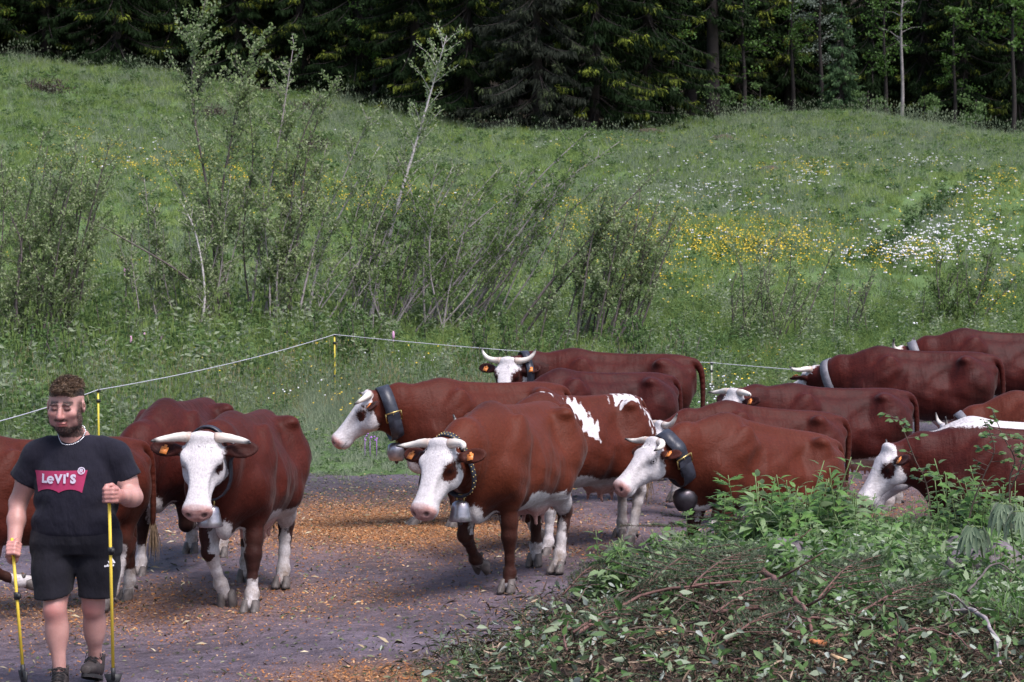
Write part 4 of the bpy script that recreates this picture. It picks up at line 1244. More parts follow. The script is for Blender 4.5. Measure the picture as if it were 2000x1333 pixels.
    if udder:
        for s in (-1, 1):
            g.ell(ud + (0, .065 * s, 0), (.17, .09, .11), k=.06)
            for dx in (.075, -.07):
                g.cone(ud + (dx, .075 * s, -.08), ud + (dx, .085 * s, -.165), .021, .014, .025)
    # tail
    tl = tail or [(-.80, 0, 1.285), (-.90, 0, 1.275), (-.965, 0, 1.18), (-.985, .0, 1.0), (-.985, .01, .8), (-.98, .01, .62)]
    tl = bez(tl, 15); rr = np.linspace(.036, max(.020, h * 1.35), len(tl))
    g.chain(tl, rr, .025)
    V, Q = g.mesh(relax=2 if h > .012 else 1)
    # uneven flesh over the ribs, flank and thigh
    on = (V[:, 0] < .62) & (V[:, 2] > .62)
    lump = .006 * np.sin(V[:, 0] * 8.3 + 2.2 * np.sin(V[:, 2] * 6.1)) * np.sin(V[:, 2] * 9.1 + 1.7 * np.sin(V[:, 0] * 5.3)) + .0035 * np.sin(V[:, 0] * 19 + 3 * np.sin(V[:, 2] * 11)) * np.sin(V[:, 2] * 13 + V[:, 0] * 7)
    V[:, 1] += np.where(on, lump * bony * np.clip(V[:, 1] / .2, -1, 1), 0)
    # ---- coat fields
    loc_h = (V - O) @ R / HS_
    hx, hy, hz = loc_h.T
    x, y, z = V.T
    onhead = (hx > -.06) & (hx < .60) & (np.abs(hy) < .36) & (hz > -.252 + .05 * sstep(.16, .05, hx)) & (hz < .12)
    eard = np.abs(hy) - .13
    wf = hx - (-.035 + .085 * sstep(.015, .07, -hz) + .55 * np.maximum(-hz - .06, 0))
    wf = np.minimum(wf, .125 - np.abs(hy) + np.where(hx > .12, .1, 0))
    wf = np.where(hz < -.235 + .0, np.minimum(wf, hx - .16), wf)
    for s, pr in ((1, patch[0]), (-1, patch[1])):
        if pr > 0:
            ex = (hx - .185) / 1.0; ey = (hy - .105 * s); ez = (hz + .062)
            dd = np.sqrt((ex * .8 + ez * .15) ** 2 + ey ** 2 + ez ** 2 * 1.1)
            wf = np.where(hy * s > 0, np.minimum(wf, dd - pr), wf)
    white = np.where(onhead, wf * white_face, -.2)
    body = ~onhead | (hx < -.03)
    bw = np.full(len(V), -.2)
    if belly is not None:
        b1 = (belly + .03 * np.sin(x * 9) - z)
        b1 = np.minimum(b1, np.minimum(x + .62, .25 - x)); b1 = np.minimum(b1, .32 - np.abs(y))
        bw = np.maximum(bw, b1)
    if brisket is not None and brisket is not False:
        b2 = np.minimum(brisket + .06 * np.sin(x * 17 + y * 9) - z, np.minimum(x - .50, .115 - np.abs(y)))
        b2 = np.where(z < .42, -.1, b2)
        bw = np.maximum(bw, b2)
    fl = [hoofs[i][0] for i in range(4)]
    for i in range(4):
        dd = (np.hypot(x - fl[i][0], y - fl[i][1]) < .2) & (z < .62)
        side = (y > 0) == (fl[i][1] > 0)
        bw = np.where(dd & side, np.maximum(bw, fl[i][2] + socks[i] - z), bw)
    white = np.where(onhead & ~body, white, np.maximum(white, bw))
    if patches is not None: white = np.where(onhead, white, np.maximum(white, patches(x, y, z)))
    pink = np.full(len(V), -.2)
    if udder:
        dd = np.sqrt(((x - ud[0]) / .19) ** 2 + (y / .175) ** 2 + ((z - ud[2] + .045) / .125) ** 2)
        pink = np.where(z < ud[2] + .06, (1.0 - dd) * .12, pink)
        pink = np.where((z < ud[2] - .075) & (np.hypot(x - ud[0], y) < .2), .1, pink)
    nose = np.minimum(hx - .485 + .35 * (np.minimum(hz + .02, 0) * -.3), .06 - np.abs(hz + .052) + np.where(hx > .53, .05, 0))
    pink = np.where(onhead, np.maximum(pink, nose * .8), pink)
    lid = .011 - np.abs(np.sqrt((hx - .165) ** 2 + (hz + .053) ** 2) - .03)
    black = np.where(onhead, np.where(np.abs(hy) > .07, (.0055 - np.abs(np.sqrt(((hx - .165) * .8) ** 2 + ((hz + .053) * 1.25) ** 2) - .022)) * .8, -.1), -.1)
    mouth = np.minimum(.0042 - np.abs(hz + .125 + .05 * (hx - .45)), np.minimum(hx - .435, .56 - hx))
    black = np.where(onhead & (hx < .53), np.maximum(black, mouth), black)
    for s in (-1, 1):
        nd2 = np.sqrt((hx - .540) ** 2 * .6 + (hy - .046 * s) ** 2 + (hz + .048) ** 2)
        black = np.where(onhead, np.maximum(black, .016 - nd2), black)
    dk = np.zeros(len(V))
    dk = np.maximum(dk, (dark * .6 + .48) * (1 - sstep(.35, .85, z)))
    dk = np.where(onhead & (np.abs(hy) > .13), np.maximum(dk, .55), dk)                       # dark ears
    if patch[0] > 0 or patch[1] > 0: dk = np.where(onhead & (np.abs(hy) > .05) & (hx > .08), np.maximum(dk, .45), dk)
    crest = np.exp(-((x - .5) / .16) ** 2 - (y / .10) ** 2) * sstep(1.15, 1.3, z)
    dk = np.maximum(dk, np.where(onhead, 0, crest * dark * .9))
    dirt = (1 - sstep(.08, .45, z)) * 1.0
    dirt = np.maximum(dirt, np.where(~onhead & (z < .66), .45, 0))
    dirt = np.maximum(dirt, np.where(~onhead, .8 * sstep(-.45, -.75, x) * (1 - sstep(.75, 1.1, z)), 0))
    me = mesh_np('cow_body', V, Q)
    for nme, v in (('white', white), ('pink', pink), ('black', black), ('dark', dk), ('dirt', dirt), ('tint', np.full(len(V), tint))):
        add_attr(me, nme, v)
    add_attr(me, 'grey', patches.grey(x, y, z, onhead, hx, hz) if hasattr(patches, 'grey') else np.zeros(len(V)))
    root = empty(name, loc)
    root.rotation_euler = (0, -pitch, heading)
    root.scale = (scale, scale * girth, scale)
    tag(root, label, 'cow', cow_group)
    link('body', me, M_COAT, root)
    for i, (P, ang) in enumerate(hoofs):
        o = bpy.data.objects.new('hoof', HOOF); COL.objects.link(o); o.parent = root
        a = ang - rad(22) if i < 2 else ang - rad(20)
        o.rotation_euler = (0, -a, 0)
        off = rotm('Y', -a) @ np.array([0, 0, -.02])
        o.location = tuple(P + off)
    Rm = Matrix(R.tolist())
    for s in (1, -1):
        o = bpy.data.objects.new('eye', EYE); COL.objects.link(o); o.parent = root
        o.location = tuple(HL(.165, .1 * s, -.053))
    # horns
    HS = {'out': [(0, .07, .0), (.0, .13, .005), (.01, .20, .0), (.03, .255, .015), (.06, .285, .055)],
          'up': [(0, .07, .0), (-.01, .13, -.005), (-.01, .19, .01), (-.03, .23, .05), (-.09, .262, .10)],
          'fwd': [(0, .07, .0), (.0, .13, .015), (.02, .19, .03), (.06, .225, .06), (.10, .235, .085)],
          'lift': [(0, .07, .0), (-.005, .14, .0), (-.025, .205, .01), (-.07, .25, .03), (-.125, .27, .05)],
          'down': [(0, .07, .0), (.01, .12, .01), (.05, .17, .02), (.10, .19, .035), (.15, .185, .05)]}
    hs = horn if isinstance(horn, (tuple, list)) else (horn, horn)
    for j, s in enumerate((1, -1)):
        if not horns[j]: continue
        P = bez([(p[0], p[1] * s, p[2]) for p in HS[hs[j]]], 16)
        t = np.linspace(0, 1, len(P))
        rr = (.033 * (1 - t) ** .75 + .006) * (1 + .04 * np.sin(t * 40) * (t < .45))
        W = np.array([HL(*p) for p in P])
        mb = MB(); mb.tube(W, rr, 12, a=t)
        mb.build('horn', M_HORN, root, attr='a')
    # ear tags
    for j, s in enumerate((1, -1)):
        if not tags[j]: continue
        c = HL(.075, .225 * s, -.045)
        mb = MB(); mb.box((0, 0, 0), (.026, .024, .003)); mb.box((-.032, 0, 0), (.010, .010, .0026)); mb.box((-.02, 0, .004), (.008, .008, .003))
        o = mb.build('ear_tag', M_TAG, root, smooth=False)
        Mx = (Rm @ Matrix.Rotation(.25 * s, 3, 'Z')).to_4x4(); Mx.translation = Vector(c)
        o.matrix_local = Mx
    # forelock: short white curls on the poll
    if white_face > 0 and h < .0175:
        mb = MB(); r2 = np.random.default_rng(int(abs(loc[0] * 1000)))
        for _ in range(150):
            px, py = r2.uniform(-.045, .10), r2.normal(0, .045)
            if abs(py) > .095: continue
            zz = np.interp(px, HX, HT) - .35 * py * py / .1 - .012
            b0 = np.array([px, py, zz]); d = np.array([r2.normal(.5, .4), r2.normal(0, .4) + py * 3, r2.uniform(.15, .45)])
            d /= np.linalg.norm(d); L = r2.uniform(.02, .04)
            p = [b0, b0 + d * L * .6, b0 + d * L + np.array([r2.normal(.02, .01), r2.normal(0, .012), -.01])]
            w = np.cross(d, r2.normal(size=3)); w /= np.linalg.norm(w); w *= .0045
            P = np.array([p[0] - w, p[0] + w, p[1] - w, p[1] + w, p[2]])
            mb.add((P * HS_) @ R.T + O, T=[[2, 3, 4]], Q=[[0, 1, 3, 2]])
        mb.build('forelock', M_WHITEHAIR, root, smooth=False)
    # tail switch
    mb = MB(); e = tl[-1]; r2 = np.random.default_rng(5)
    for _ in range(60):
        o2 = r2.normal(0, .011, 2); L = r2.uniform(.18, .33)
        a, b = e + (o2[0] * .5, o2[1] * .5, .05), e + (o2[0] * 2.2, o2[1] * 2.2, -L * .5)
        c = e + (o2[0] * 2.6 + r2.normal(0, .012), o2[1] * 2.6 + r2.normal(0, .012), -L)
        w = r2.normal(size=3); w[2] = 0; w /= np.linalg.norm(w); w *= .004
        mb.add([a - w, a + w, b - w, b + w, c], T=[[2, 3, 4]], Q=[[0, 1, 3, 2]])
    mb.build('tail_switch', M_WHITEHAIR if tint > 1.5 else M_SWITCH, root, smooth=False)
    if collar: make_collar(root, V, Q, mid, O, HL, scale, loc, heading, pitch, **collar)
    return root

def make_collar(root, V, Q, mid, O, HL, scale, loc, heading, pitch, label='', t=.62, width=.10, bell=None, mat=None, buckle=False, studs=False, drop=.05, tilt=0.0, bell_scale=1.0, cut=False):
    """a leather strap that follows the neck, with its bell; a thing of its own, worn by the cow"""
    mat = mat or M_STRAP
    A = mid; Bp = HL(.05, 0, -.11)
    c = A + (Bp - A) * t
    ax = (Bp - A) / np.linalg.norm(Bp - A)
    side = np.cross((0, 0, 1.0), ax); side /= np.linalg.norm(side)
    up = np.cross(ax, side)
    # lean the strap so that its lower end swings towards vertical
    ax2 = ax * math.cos(tilt) + up * math.sin(tilt); up = up * math.cos(tilt) - ax * math.sin(tilt); ax = ax2
    bvh = BVHTree.FromPolygons([Vector(v) for v in V], Q.tolist())
    n = 40
    prof = []
    for i in range(n):
        a = 2 * math.pi * i / n
        d = side * math.sin(a) + up * math.cos(a)
        best = []
        for off in (-width / 2, 0, width / 2):
            o3 = Vector(c + ax * off) + Vector(d) * .45
            hit = bvh.ray_cast(o3, Vector(-d), .45)
            best.append(.45 - hit[3] if hit[0] is not None else .12)
        prof.append(min(max(best), .27))
    prof = np.array(prof)
    pk = np.array([.25, .5, .25])
    for _ in range(3): prof = np.convolve(np.pad(prof, 1, mode='wrap'), pk, 'valid')
    al = 2 * np.pi * np.arange(n) / n
    prof = prof + .012 + drop * np.maximum(0, -np.cos(al)) ** 3
    D = side[None] * np.sin(al)[:, None] + up[None] * np.cos(al)[:, None]
    C = c[None] + D * prof[:, None]
    th = .006
    r0 = C - ax * width / 2; r1 = C + ax * width / 2
    Vv = np.concatenate([r0 - D * th, r1 - D * th, r1 + D * th, r0 + D * th])
    i = np.arange(n); k = (i + 1) % n
    Qs = np.concatenate([np.stack([a * n + i, a * n + k, b * n + k, b * n + i], -1) for a, b in ((0, 1), (1, 2), (2, 3), (3, 0))])
    coll = empty('bell_collar' if bell else 'leather_collar', loc)
    coll.rotation_euler = (0, -pitch, heading); coll.scale = tuple(root.scale)
    tag(coll, label, 'collar', 'leather collars worn by the cows')
    me = mesh_np('strap', Vv, Qs)
    link('strap', me, mat, coll)
    bi = n // 2
    low = C[bi]
    if studs:
        mb = MB()
        for q in range(n):
            for off in (-.3, .3):
                P, Qq = uv_sphere(.006, 6, 4); mb.add(P + C[q] + ax * off * width + D[q] * th, Q=Qq)
        mb.build('stud_row', M_STUD, coll)
    if buckle:
        # buckle on the near side of the strap, with the long strap end hanging below it
        for q in ((n // 4 + 3, n - n // 4 - 3)):
            if buckle == 'left' and q > n // 2: continue
            if buckle == 'right' and q < n // 2: continue
            mb = MB(); tg = np.cross(D[q], ax)
            w2, h2 = width * .62, .045
            cc = C[q] + D[q] * (th + .006)
            ring = [cc + ax * w2 + tg * h2, cc + ax * w2 - tg * h2, cc - ax * w2 - tg * h2, cc - ax * w2 + tg * h2, cc + ax * w2 + tg * h2]
            for a, b in zip(ring[:-1], ring[1:]): mb.tube([a, b], [.007, .007], 8)
            mb.tube([cc - tg * h2, cc + tg * h2], [.005, .005], 6)
            mb.build('buckle', M_STUD, coll)
            sgn = -1 if (tg @ up) > 0 else 1
            mb = MB(); L = np.linspace(0, .17, 7)
            P0 = np.array([cc + tg * sgn * (l - .02) + D[q] * .004 - np.array([0, 0, 1]) * l * .15 for l in L])
            wv = width * .5 * np.sqrt(np.clip(1.03 - (L / .17) ** 6, 0, 1))
            Vq = np.concatenate([P0 - ax * wv[:, None], P0 + ax * wv[:, None], P0 - ax * wv[:, None] + D[q] * .007, P0 + ax * wv[:, None] + D[q] * .007])
            m = len(L); ii = np.arange(m - 1)
            Qq = np.concatenate([np.stack([a * m + ii, a * m + ii + 1, b * m + ii + 1, b * m + ii], -1) for a, b in ((0, 1), (2, 3), (0, 2), (1, 3))])
            mb.add(Vq, Q=np.concatenate([Qq, [[m - 1, 2 * m - 1, 4 * m - 1, 3 * m - 1]]]))
            mb.build('strap_end', mat, coll)
    if bell:
        prof_r = {'pot': [(0, .02), (.004, .055), (.02, .078), (.05, .09), (.09, .093), (.13, .082), (.165, .066), (.17, .058)],
                  'round': [(0, .02), (.006, .06), (.03, .095), (.075, .115), (.12, .112), (.17, .09), (.20, .066), (.205, .058)],
                  'small': [(0, .02), (.004, .035), (.015, .05), (.05, .058), (.09, .066), (.12, .074), (.125, .070)]}[bell]
        bs = bell_scale
        inv = Matrix.Rotation(heading, 3, 'Z') @ Matrix.Rotation(-pitch, 3, 'Y')
        dn = np.array((inv.inverted() @ Vector((0, 0, -1))))
        fx = np.array((inv.inverted() @ Vector((1, 0, 0)))); fy = np.cross(dn, fx)
        mb = MB()
        top = low + dn * .035
        nn = 20; an = np.arange(nn) * 2 * math.pi / nn
        full_p = prof_r + [(prof_r[-1][0], prof_r[-1][1] - .006)] + [(p[0], p[1] - .008) for p in prof_r[::-1] if p[1] > .03]
        rings = [top + dn * (z * bs) + (r * bs) * (np.cos(an)[:, None] * fx + .82 * np.sin(an)[:, None] * fy) for z, r in full_p]
        Vb = np.concatenate(rings); m = len(rings)
        i2 = np.arange(m - 1)[:, None] * nn; j2 = np.arange(nn)[None]; k2 = (j2 + 1) % nn
        mb.add(np.concatenate([Vb, [top - dn * .002]]), Q=np.stack([i2 + j2, i2 + k2, i2 + nn + k2, i2 + nn + j2], -1).reshape(-1, 4),
               T=np.stack([np.full(nn, m * nn), np.arange(nn), (np.arange(nn) + 1) % nn], -1))
        bo = mb.build('bell', M_BELLD if bell == 'round' else M_BELL, coll)
        mb = MB(); sd2 = side
        mb.tube(bez([top + sd2 * .03, top + sd2 * .03 - dn * .03, top - dn * .045, top - sd2 * .03 - dn * .03, top - sd2 * .03], 13), .006, 8)
        mb.build('hanger', M_STUD, bo)
        mb = MB(); z1 = prof_r[-1][0] * bs
        mb.tube([top + dn * .05, top + dn * z1], [.005, .005], 6)
        P, Qq = uv_sphere(.018); mb.add(P + top + dn * (z1 + .012), Q=Qq)
        mb.build('clapper', M_BELLD, bo)
    return coll
# ------------------------------------------------------------------ the herdsman
def clip(g, p, n, lo, hi, k=.004):
    """keep only the side of a plane that n points away from, inside a box"""
    sl = g._sl(lo, hi, 0)
    X, Y, Z = g._grid(sl)
    d = (X - p[0]) * n[0] + (Y - p[1]) * n[1] + (Z - p[2]) * n[2]
    g.D[sl] = np.maximum(g.D[sl], d)

def skin_material():
    m, nt, b = new_mat('skin')
    tc = nt.nodes.new('ShaderNodeTexCoord').outputs['Object']
    n1 = noise(nt, 9, 4, .6, vec=tc); n2 = noise(nt, 120, 3, .6, vec=tc)
    f = maths(nt, 'ADD', maths(nt, 'MULTIPLY', n1.outputs[0], .7), maths(nt, 'MULTIPLY', n2.outputs[0], .3))
    c = ramp(nt, f, [(.3, (.36, .175, .15)), (.7, (.50, .275, .24))]).outputs[0]
    c = mixc(nt, maprange(nt, attr(nt, 'red'), 0, 1), c, (.36, .105, .095))
    hn = noise(nt, 260, 3, .7, vec=tc)
    c = mixc(nt, maths(nt, 'MULTIPLY', maprange(nt, attr(nt, 'hairy'), 0, 1), maprange(nt, hn.outputs[0], .24, .52)), c, (.020, .011, .009))
    nt.links.new(c, b.inputs['Base Color'])
    b.inputs['Roughness'].default_value = .5
    b.inputs['Subsurface Weight'].default_value = .12
    b.inputs['Subsurface Radius'].default_value = (.012, .004, .002)
    bump(nt, b, n2.outputs[0], .12, .004)
    return m

def cloth(name, c, var=.3, folds=.5):
    m, nt, b = new_mat(name)
    tc = nt.nodes.new('ShaderNodeTexCoord').outputs['Object']
    n1 = noise(nt, 6, 4, .6, vec=tc); n2 = noise(nt, 300, 2, .5, vec=tc); n3 = noise(nt, 7.5, 3, .5, vec=tc, scl=(1.6, 1, .8))
    f = maths(nt, 'ADD', maths(nt, 'MULTIPLY', n1.outputs[0], .7), maths(nt, 'MULTIPLY', n2.outputs[0], .3))
    c = np.array(c)
    r = ramp(nt, f, [(.3, tuple(c * (1 - var))), (.7, tuple(c * (1 + var)))])
    nt.links.new(r.outputs[0], b.inputs['Base Color'])
    b.inputs['Roughness'].default_value = .9
    b.inputs['Sheen Weight'].default_value = .04
    b.inputs['Specular IOR Level'].default_value = .2
    hb = maths(nt, 'ADD', maths(nt, 'MULTIPLY', n3.outputs[0], 1.0), maths(nt, 'MULTIPLY', n2.outputs[0], .05))
    bump(nt, b, hb, folds, .05)
    return m

def make_man(loc):
    root = empty('person', loc)
    tag(root, 'bearded man in navy shirt and shorts walking ahead of the cows', 'person')
    M_SKIN = skin_material()
    MS = cloth('navy_jersey', (.0095, .0088, .0165), .3, .6)
    MSH = cloth('black_sports_cloth', (.0095, .0088, .0135), .3, .5)
    h = .0062
    g = SDF((-.50, -.42, .0), (.48, .24, 1.84), h)
    RZ = np.stack([(0, 0, 1), (1, 0, 0), (0, 1, 0)], 1).astype(float)     # loft axis up
    g.loft([.80, .90, 1.05, 1.2, 1.33, 1.42, 1.47, 1.5], [.17, .18, .19, .195, .19, .145, .085, .065], [.11, .12, .11, .115, .11, .08, .06, .055],
           [-.12, -.14, -.16, -.155, -.125, -.068, -.045, -.045], O=(0, 0, 0), R=RZ, k=.04)
    # arms
    HLp = np.array([-.325, -.17, .825]); HRp = np.array([.262, -.30, 1.165])
    EL = np.array([-.355, .06, 1.08]); ER_ = np.array([.335, -.02, 1.12])
    g.chain([(-.17, 0, 1.385), (-.225, .01, 1.34), EL * .45 + np.array([-.24, .01, 1.32]) * .55, EL], [.075, .074, .064, .052], .03)
    g.chain([(.17, 0, 1.385), (.23, .0, 1.34), ER_ * .5 + np.array([.24, .0, 1.32]) * .5, ER_], [.075, .074, .066, .054], .03)
    def hand(c, R, s):
        W = lambda p: c + R @ (np.array(p) * np.array([s, 1, 1]))
        g.ell(W((.026, .018, -.004)), (.022, .044, .046), R, k=.02)
        for i in range(4):
            z = .033 - .0225 * i
            ln = (1.0, 1.06, 1.0, .86)[i]
            P = [W((.036, -.005, z)), W((.028 * ln, -.040 * ln, z)), W((-.012, -.047 * ln, z - .001)), W((-.036, -.020, z - .001)), W((-.024, .008, z))]
            g.chain(P, [.0125, .0125, .0115, .0105, .0095], .004)
        g.chain([W((.018, .03, .035)), W((.008, -.008, .056)), W((-.012, -.034, .052)), W((-.022, -.046, .034))], [.017, .0135, .012, .0105], .007)
        return W((.022, .072, -.008))
    RL = rotm('X', rad(-38)) ; RR = rotm('X', rad(-6)) @ rotm('Z', rad(-14))
    wl = hand(HLp, RL, -1); wr = hand(HRp, RR, 1)
    g.chain([EL, EL * .68 + wl * .32, EL * .2 + wl * .8, wl], [.050, .052, .036, .031], .025)
    g.chain([ER_, ER_ * .7 + wr * .3, ER_ * .25 + wr * .75, wr], [.054, .055, .038, .032], .025)
    g.cone(wl, HLp + RL @ np.array([-.024, .03, 0]), .030, .030, .02)
    g.cone(wr, HRp + RR @ np.array([.024, .03, 0]), .030, .030, .02)
    # legs
    KL, AL = np.array([-.105, -.12, .475]), np.array([-.075, -.13, .09])
    KR, AR = np.array([.092, .01, .475]), np.array([.078, .12, .115])
    for hp, K, A in (((-.095, -.0, .86), KL, AL), ((.095, .0, .86), KR, AR)):
        hp = np.array(hp)
        g.chain([hp, hp * .4 + K * .6, K], [.10, .082, .064], .03)
        g.ell(K + (0, -.016, .0), (.052, .05, .062), k=.03)
        g.cone(K, A, .055, .036, .03)
        g.ell(K * .68 + A * .32 + (0, .022, 0), (.066, .066, .12), k=.04)
        g.cone(A, A + (0, -.03, -.045), .036, .034, .02)
    # neck and head: head frame looks down the road, chin tucked
    g.cone((0, .0, 1.42), (-.035, -.05, 1.56), .072, .068, .04)
    HO = np.array([-.042, -.075, 1.655]); hs = 1.24
    HR_ = rotm('X', rad(11)) @ rotm('Z', rad(-4))
    Hd = lambda x, y, z: HO + HR_ @ (np.array([x, y, z]) * hs)
    E = lambda c, r, k=.02, sub=False, Rr=None: g.ell(Hd(*c), np.array(r) * hs, HR_ if Rr is None else HR_ @ Rr, k=k, sub=sub)
    E((0, .022, .035), (.080, .094, .086), .02)
    E((0, -.022, -.026), (.072, .068, .080), .03)
    E((0, -.052, -.092), (.033, .032, .026), .03)                    # chin
    for s in (-1, 1):
        E((.054 * s, -.005, -.062), (.018, .045, .03), .03)           # jaw
        E((.044 * s, -.06, -.018), (.024, .022, .018), .025)          # cheek bone
        E((.031 * s, -.098, .010), (.021, .024, .0145), .012, True)    # eye socket
        E((.031 * s, -.076, .011), (.0145, .0135, .0115), .004)       # lidded eye
        E((.030 * s, -.084, .030), (.026, .009, .006), .012, False, rotm('Y', .12 * s))
        E((.080 * s, .012, -.002), (.011, .021, .032), .006, False, rotm('Z', .35 * s))   # ear
        E((.086 * s, .004, .002), (.004, .010, .016), .004, True, rotm('Z', .35 * s))
        E((.0125 * s, -.094, -.030), (.0085, .010, .0075), .006)
    g.cone(Hd(0, -.083, .022), Hd(0, -.108, -.025), .0085 * hs, .0135 * hs, .012)
    E((0, -.086, -.058), (.023, .014, .006), .006); E((0, -.083, -.070), (.019, .014, .0065), .006)
    E((0, -.108, -.0635), (.022, .012, .0018), .003, True)
    V, Q = g.mesh(relax=1)
    hl = ((V - HO) @ HR_) / hs
    x, y, z = hl.T
    onh = (V[:, 2] > 1.44) & (z > -.14)
    hairy = np.zeros(len(V)); red = np.zeros(len(V))
    jaw = sstep(-.062, -.078, z + .010 * (np.abs(x) > .03)) * sstep(.02, -.01, y)
    side = .85 * sstep(.060, .072, np.abs(x)) * sstep(.045, .02, z) * sstep(.03, .0, y) * sstep(-.098, -.085, y * 1.0 - .03)
    mus = 1.3 * np.exp(-((z + .046) / .0085) ** 2) * sstep(.038, .028, np.abs(x)) * (y < -.05)
    under = np.exp(-((z + .082) / .006) ** 2 - (x / .012) ** 2) * (y < -.05)
    beard = np.maximum(np.maximum(jaw, side * (np.abs(x) < .079)), mus * .75)
    lipzone = (np.abs(z + .064) < .012) & (np.abs(x) < .026) & (y < -.06)
    beard = np.where(lipzone, 0, beard)
    brow = np.exp(-((z - .033 + .10 * (np.abs(x) - .03)) / .0085) ** 2) * 1.5 * sstep(.008, .014, np.abs(x)) * sstep(.056, .048, np.abs(x)) * (y < -.05)
    lash = np.exp(-((z - .004) / .0055) ** 2) * sstep(.014, .018, np.abs(x)) * sstep(.050, .044, np.abs(x)) * (y < -.05)
    hairy = np.where(onh, np.clip(np.maximum.reduce([beard, brow, lash]), 0, 1), 0)
    red = np.where(onh & lipzone, .8, 0)
    red = np.where(onh, np.maximum(red, .5 * np.exp(-(x / .02) ** 2 - ((z + .02) / .025) ** 2) * (y < -.06) + .3 * np.exp(-((np.abs(x) - .045) / .02) ** 2 - ((z + .02) / .03) ** 2) * (y < -.03)), red)
    for K in (KL, KR):
        red = np.maximum(red, .55 * np.exp(-((V[:, 0] - K[0]) / .06) ** 2 - ((V[:, 2] - K[2]) / .06) ** 2) * (V[:, 1] < K[1]))
    red = np.maximum(red, np.where((np.linalg.norm(V - HLp, axis=1) < .09) | (np.linalg.norm(V - HRp, axis=1) < .09), .3, 0))
    me = mesh_np('person_body', V, Q)
    add_attr(me, 'hairy', hairy); add_attr(me, 'red', red)
    link('body', me, M_SKIN, root)
    # ---- T-shirt
    g = SDF((-.45, -.26, .84), (.45, .22, 1.56), .0075)
    fold = lambda xx, zz: .010 * np.sin(xx * 36 + 3 * np.sin(zz * 14)) * (1 - sstep(1.08, 1.22, xx)) + .003 * np.sin(xx * 60 + zz * 25)
    sl, sr = np.array([-.335, .03, 1.185]), np.array([.318, .0, 1.19])
    g.chain([(-.15, 0, 1.40), (-.225, .01, 1.36), sl], [.080, .082, .088], .05)
    g.chain([(.15, 0, 1.40), (.228, 0, 1.36), sr], [.080, .082, .088], .05)
    for e, s0 in ((sl, (-.225, .01, 1.36)), (sr, (.228, 0, 1.36))):
        n = e - np.array(s0); n /= np.linalg.norm(n)
        sx = np.sign(e[0])
        lo = (min(sx * .15, sx * .5), -.3, 1.0); hi = (max(sx * .15, sx * .5), .3, 1.32)
        clip(g, e - n * .035, n, lo, hi)
    g.loft([.885, .92, 1.0, 1.15, 1.28, 1.38, 1.445, 1.48], [.252, .252, .245, .235, .232, .205, .14, .095], [.14, .142, .138, .135, .14, .125, .09, .07],
           [-.165, -.185, -.195, -.185, -.165, -.130, -.095, -.075], O=(0, 0, 0), R=RZ, k=.03, ripple=fold)
    clip(g, (0, 0, .895), (0, 0.04, -1), (-.45, -.3, .8), (.45, .3, 1.0))
    g.ell((-.03, -.075, 1.54), (.088, .12, .085), rotm('X', rad(32)), k=.03, sub=True)       # neck opening
    Vs, Qs = g.mesh(relax=1)
    shirt = link('t_shirt', mesh_np('t_shirt', Vs, Qs), MS, root)
    bs = BVHTree.FromPolygons([Vector(v) for v in Vs], Qs.tolist())
    # collar rib
    a = np.linspace(0, 2 * math.pi, 41); ring = []
    # ---- chest print: red bat-wing patch with grey lettering
    def wrap(Vm, bvh, off):
        out = []
        for v in Vm:
            hit = bvh.ray_cast(Vector((v[0], -.6, v[2])), Vector((0, 1, 0)), 1.0)
            out.append((v[0], (hit[0].y if hit[0] is not None else -.15) - off, v[2]))
        return np.array(out)
    def sheet(outline_top, outline_bot, nx, nz):
        P = np.array([[xx, 0, zz0 + (zz1 - zz0) * j / nz] for xx, zz0, zz1 in zip(*[outline_top[0], outline_bot, outline_top[1]]) for j in range(nz + 1)])
        i = np.arange(nx)[:, None] * (nz + 1); j = np.arange(nz)[None]
        Qd = np.stack([i + j, i + nz + 1 + j, i + nz + 2 + j, i + 1 + j], -1).reshape(-1, 4)
        return P, Qd
    cx, zt_, zb_ = -.062, 1.288, 1.175
    nx = 28; u = np.linspace(-1, 1, nx + 1)
    P, Qd = [], None
    nz = 8; rows = []
    for j in range(nz + 1):
        f = j / nz
        wid = .133 + .027 * f                                           # wider at the top
        bottom = zb_ - .012 + .020 * np.abs(np.sin(u * math.pi * 1.0)) ** .8
        rows.append(np.stack([cx + u * wid, 0 * u, bottom + (zt_ - bottom) * f + .004 * f * u], -1))
    P = np.concatenate(rows)
    i = np.arange(nz)[:, None] * (nx + 1); j = np.arange(nx)[None]
    Qd = np.stack([i + j, i + j + 1, i + nx + 2 + j, i + nx + 1 + j], -1).reshape(-1, 4)
    Pw = wrap(P, bs, .004)
    patch = link('chest_print', mesh_np('chest_print', Pw, Qd), cloth('print_red', (.30, .028, .085), .15, .1), shirt)
    MT = cloth('print_grey', (.50, .44, .54), .1, .1)
    def text(body, size, cx, cz, off, bold, shear=0.0, parent=shirt, bvh=bs, mat=MT, name='lettering', yaw=None, maxw=None):
        cu = bpy.data.curves.new('txt', 'FONT'); cu.body = body; cu.size = size; cu.offset = bold; cu.align_x = 'CENTER'; cu.align_y = 'CENTER'; cu.shear = shear
        cu.resolution_u = 3
        to = bpy.data.objects.new('txt', cu); COL.objects.link(to)
        dg = bpy.context.evaluated_depsgraph_get()
        me = bpy.data.meshes.new_from_object(to.evaluated_get(dg))
        bpy.data.objects.remove(to)
        bm = bmesh.new(); bm.from_mesh(me)
        bmesh.ops.triangulate(bm, faces=bm.faces); bm.to_mesh(me); bm.free()
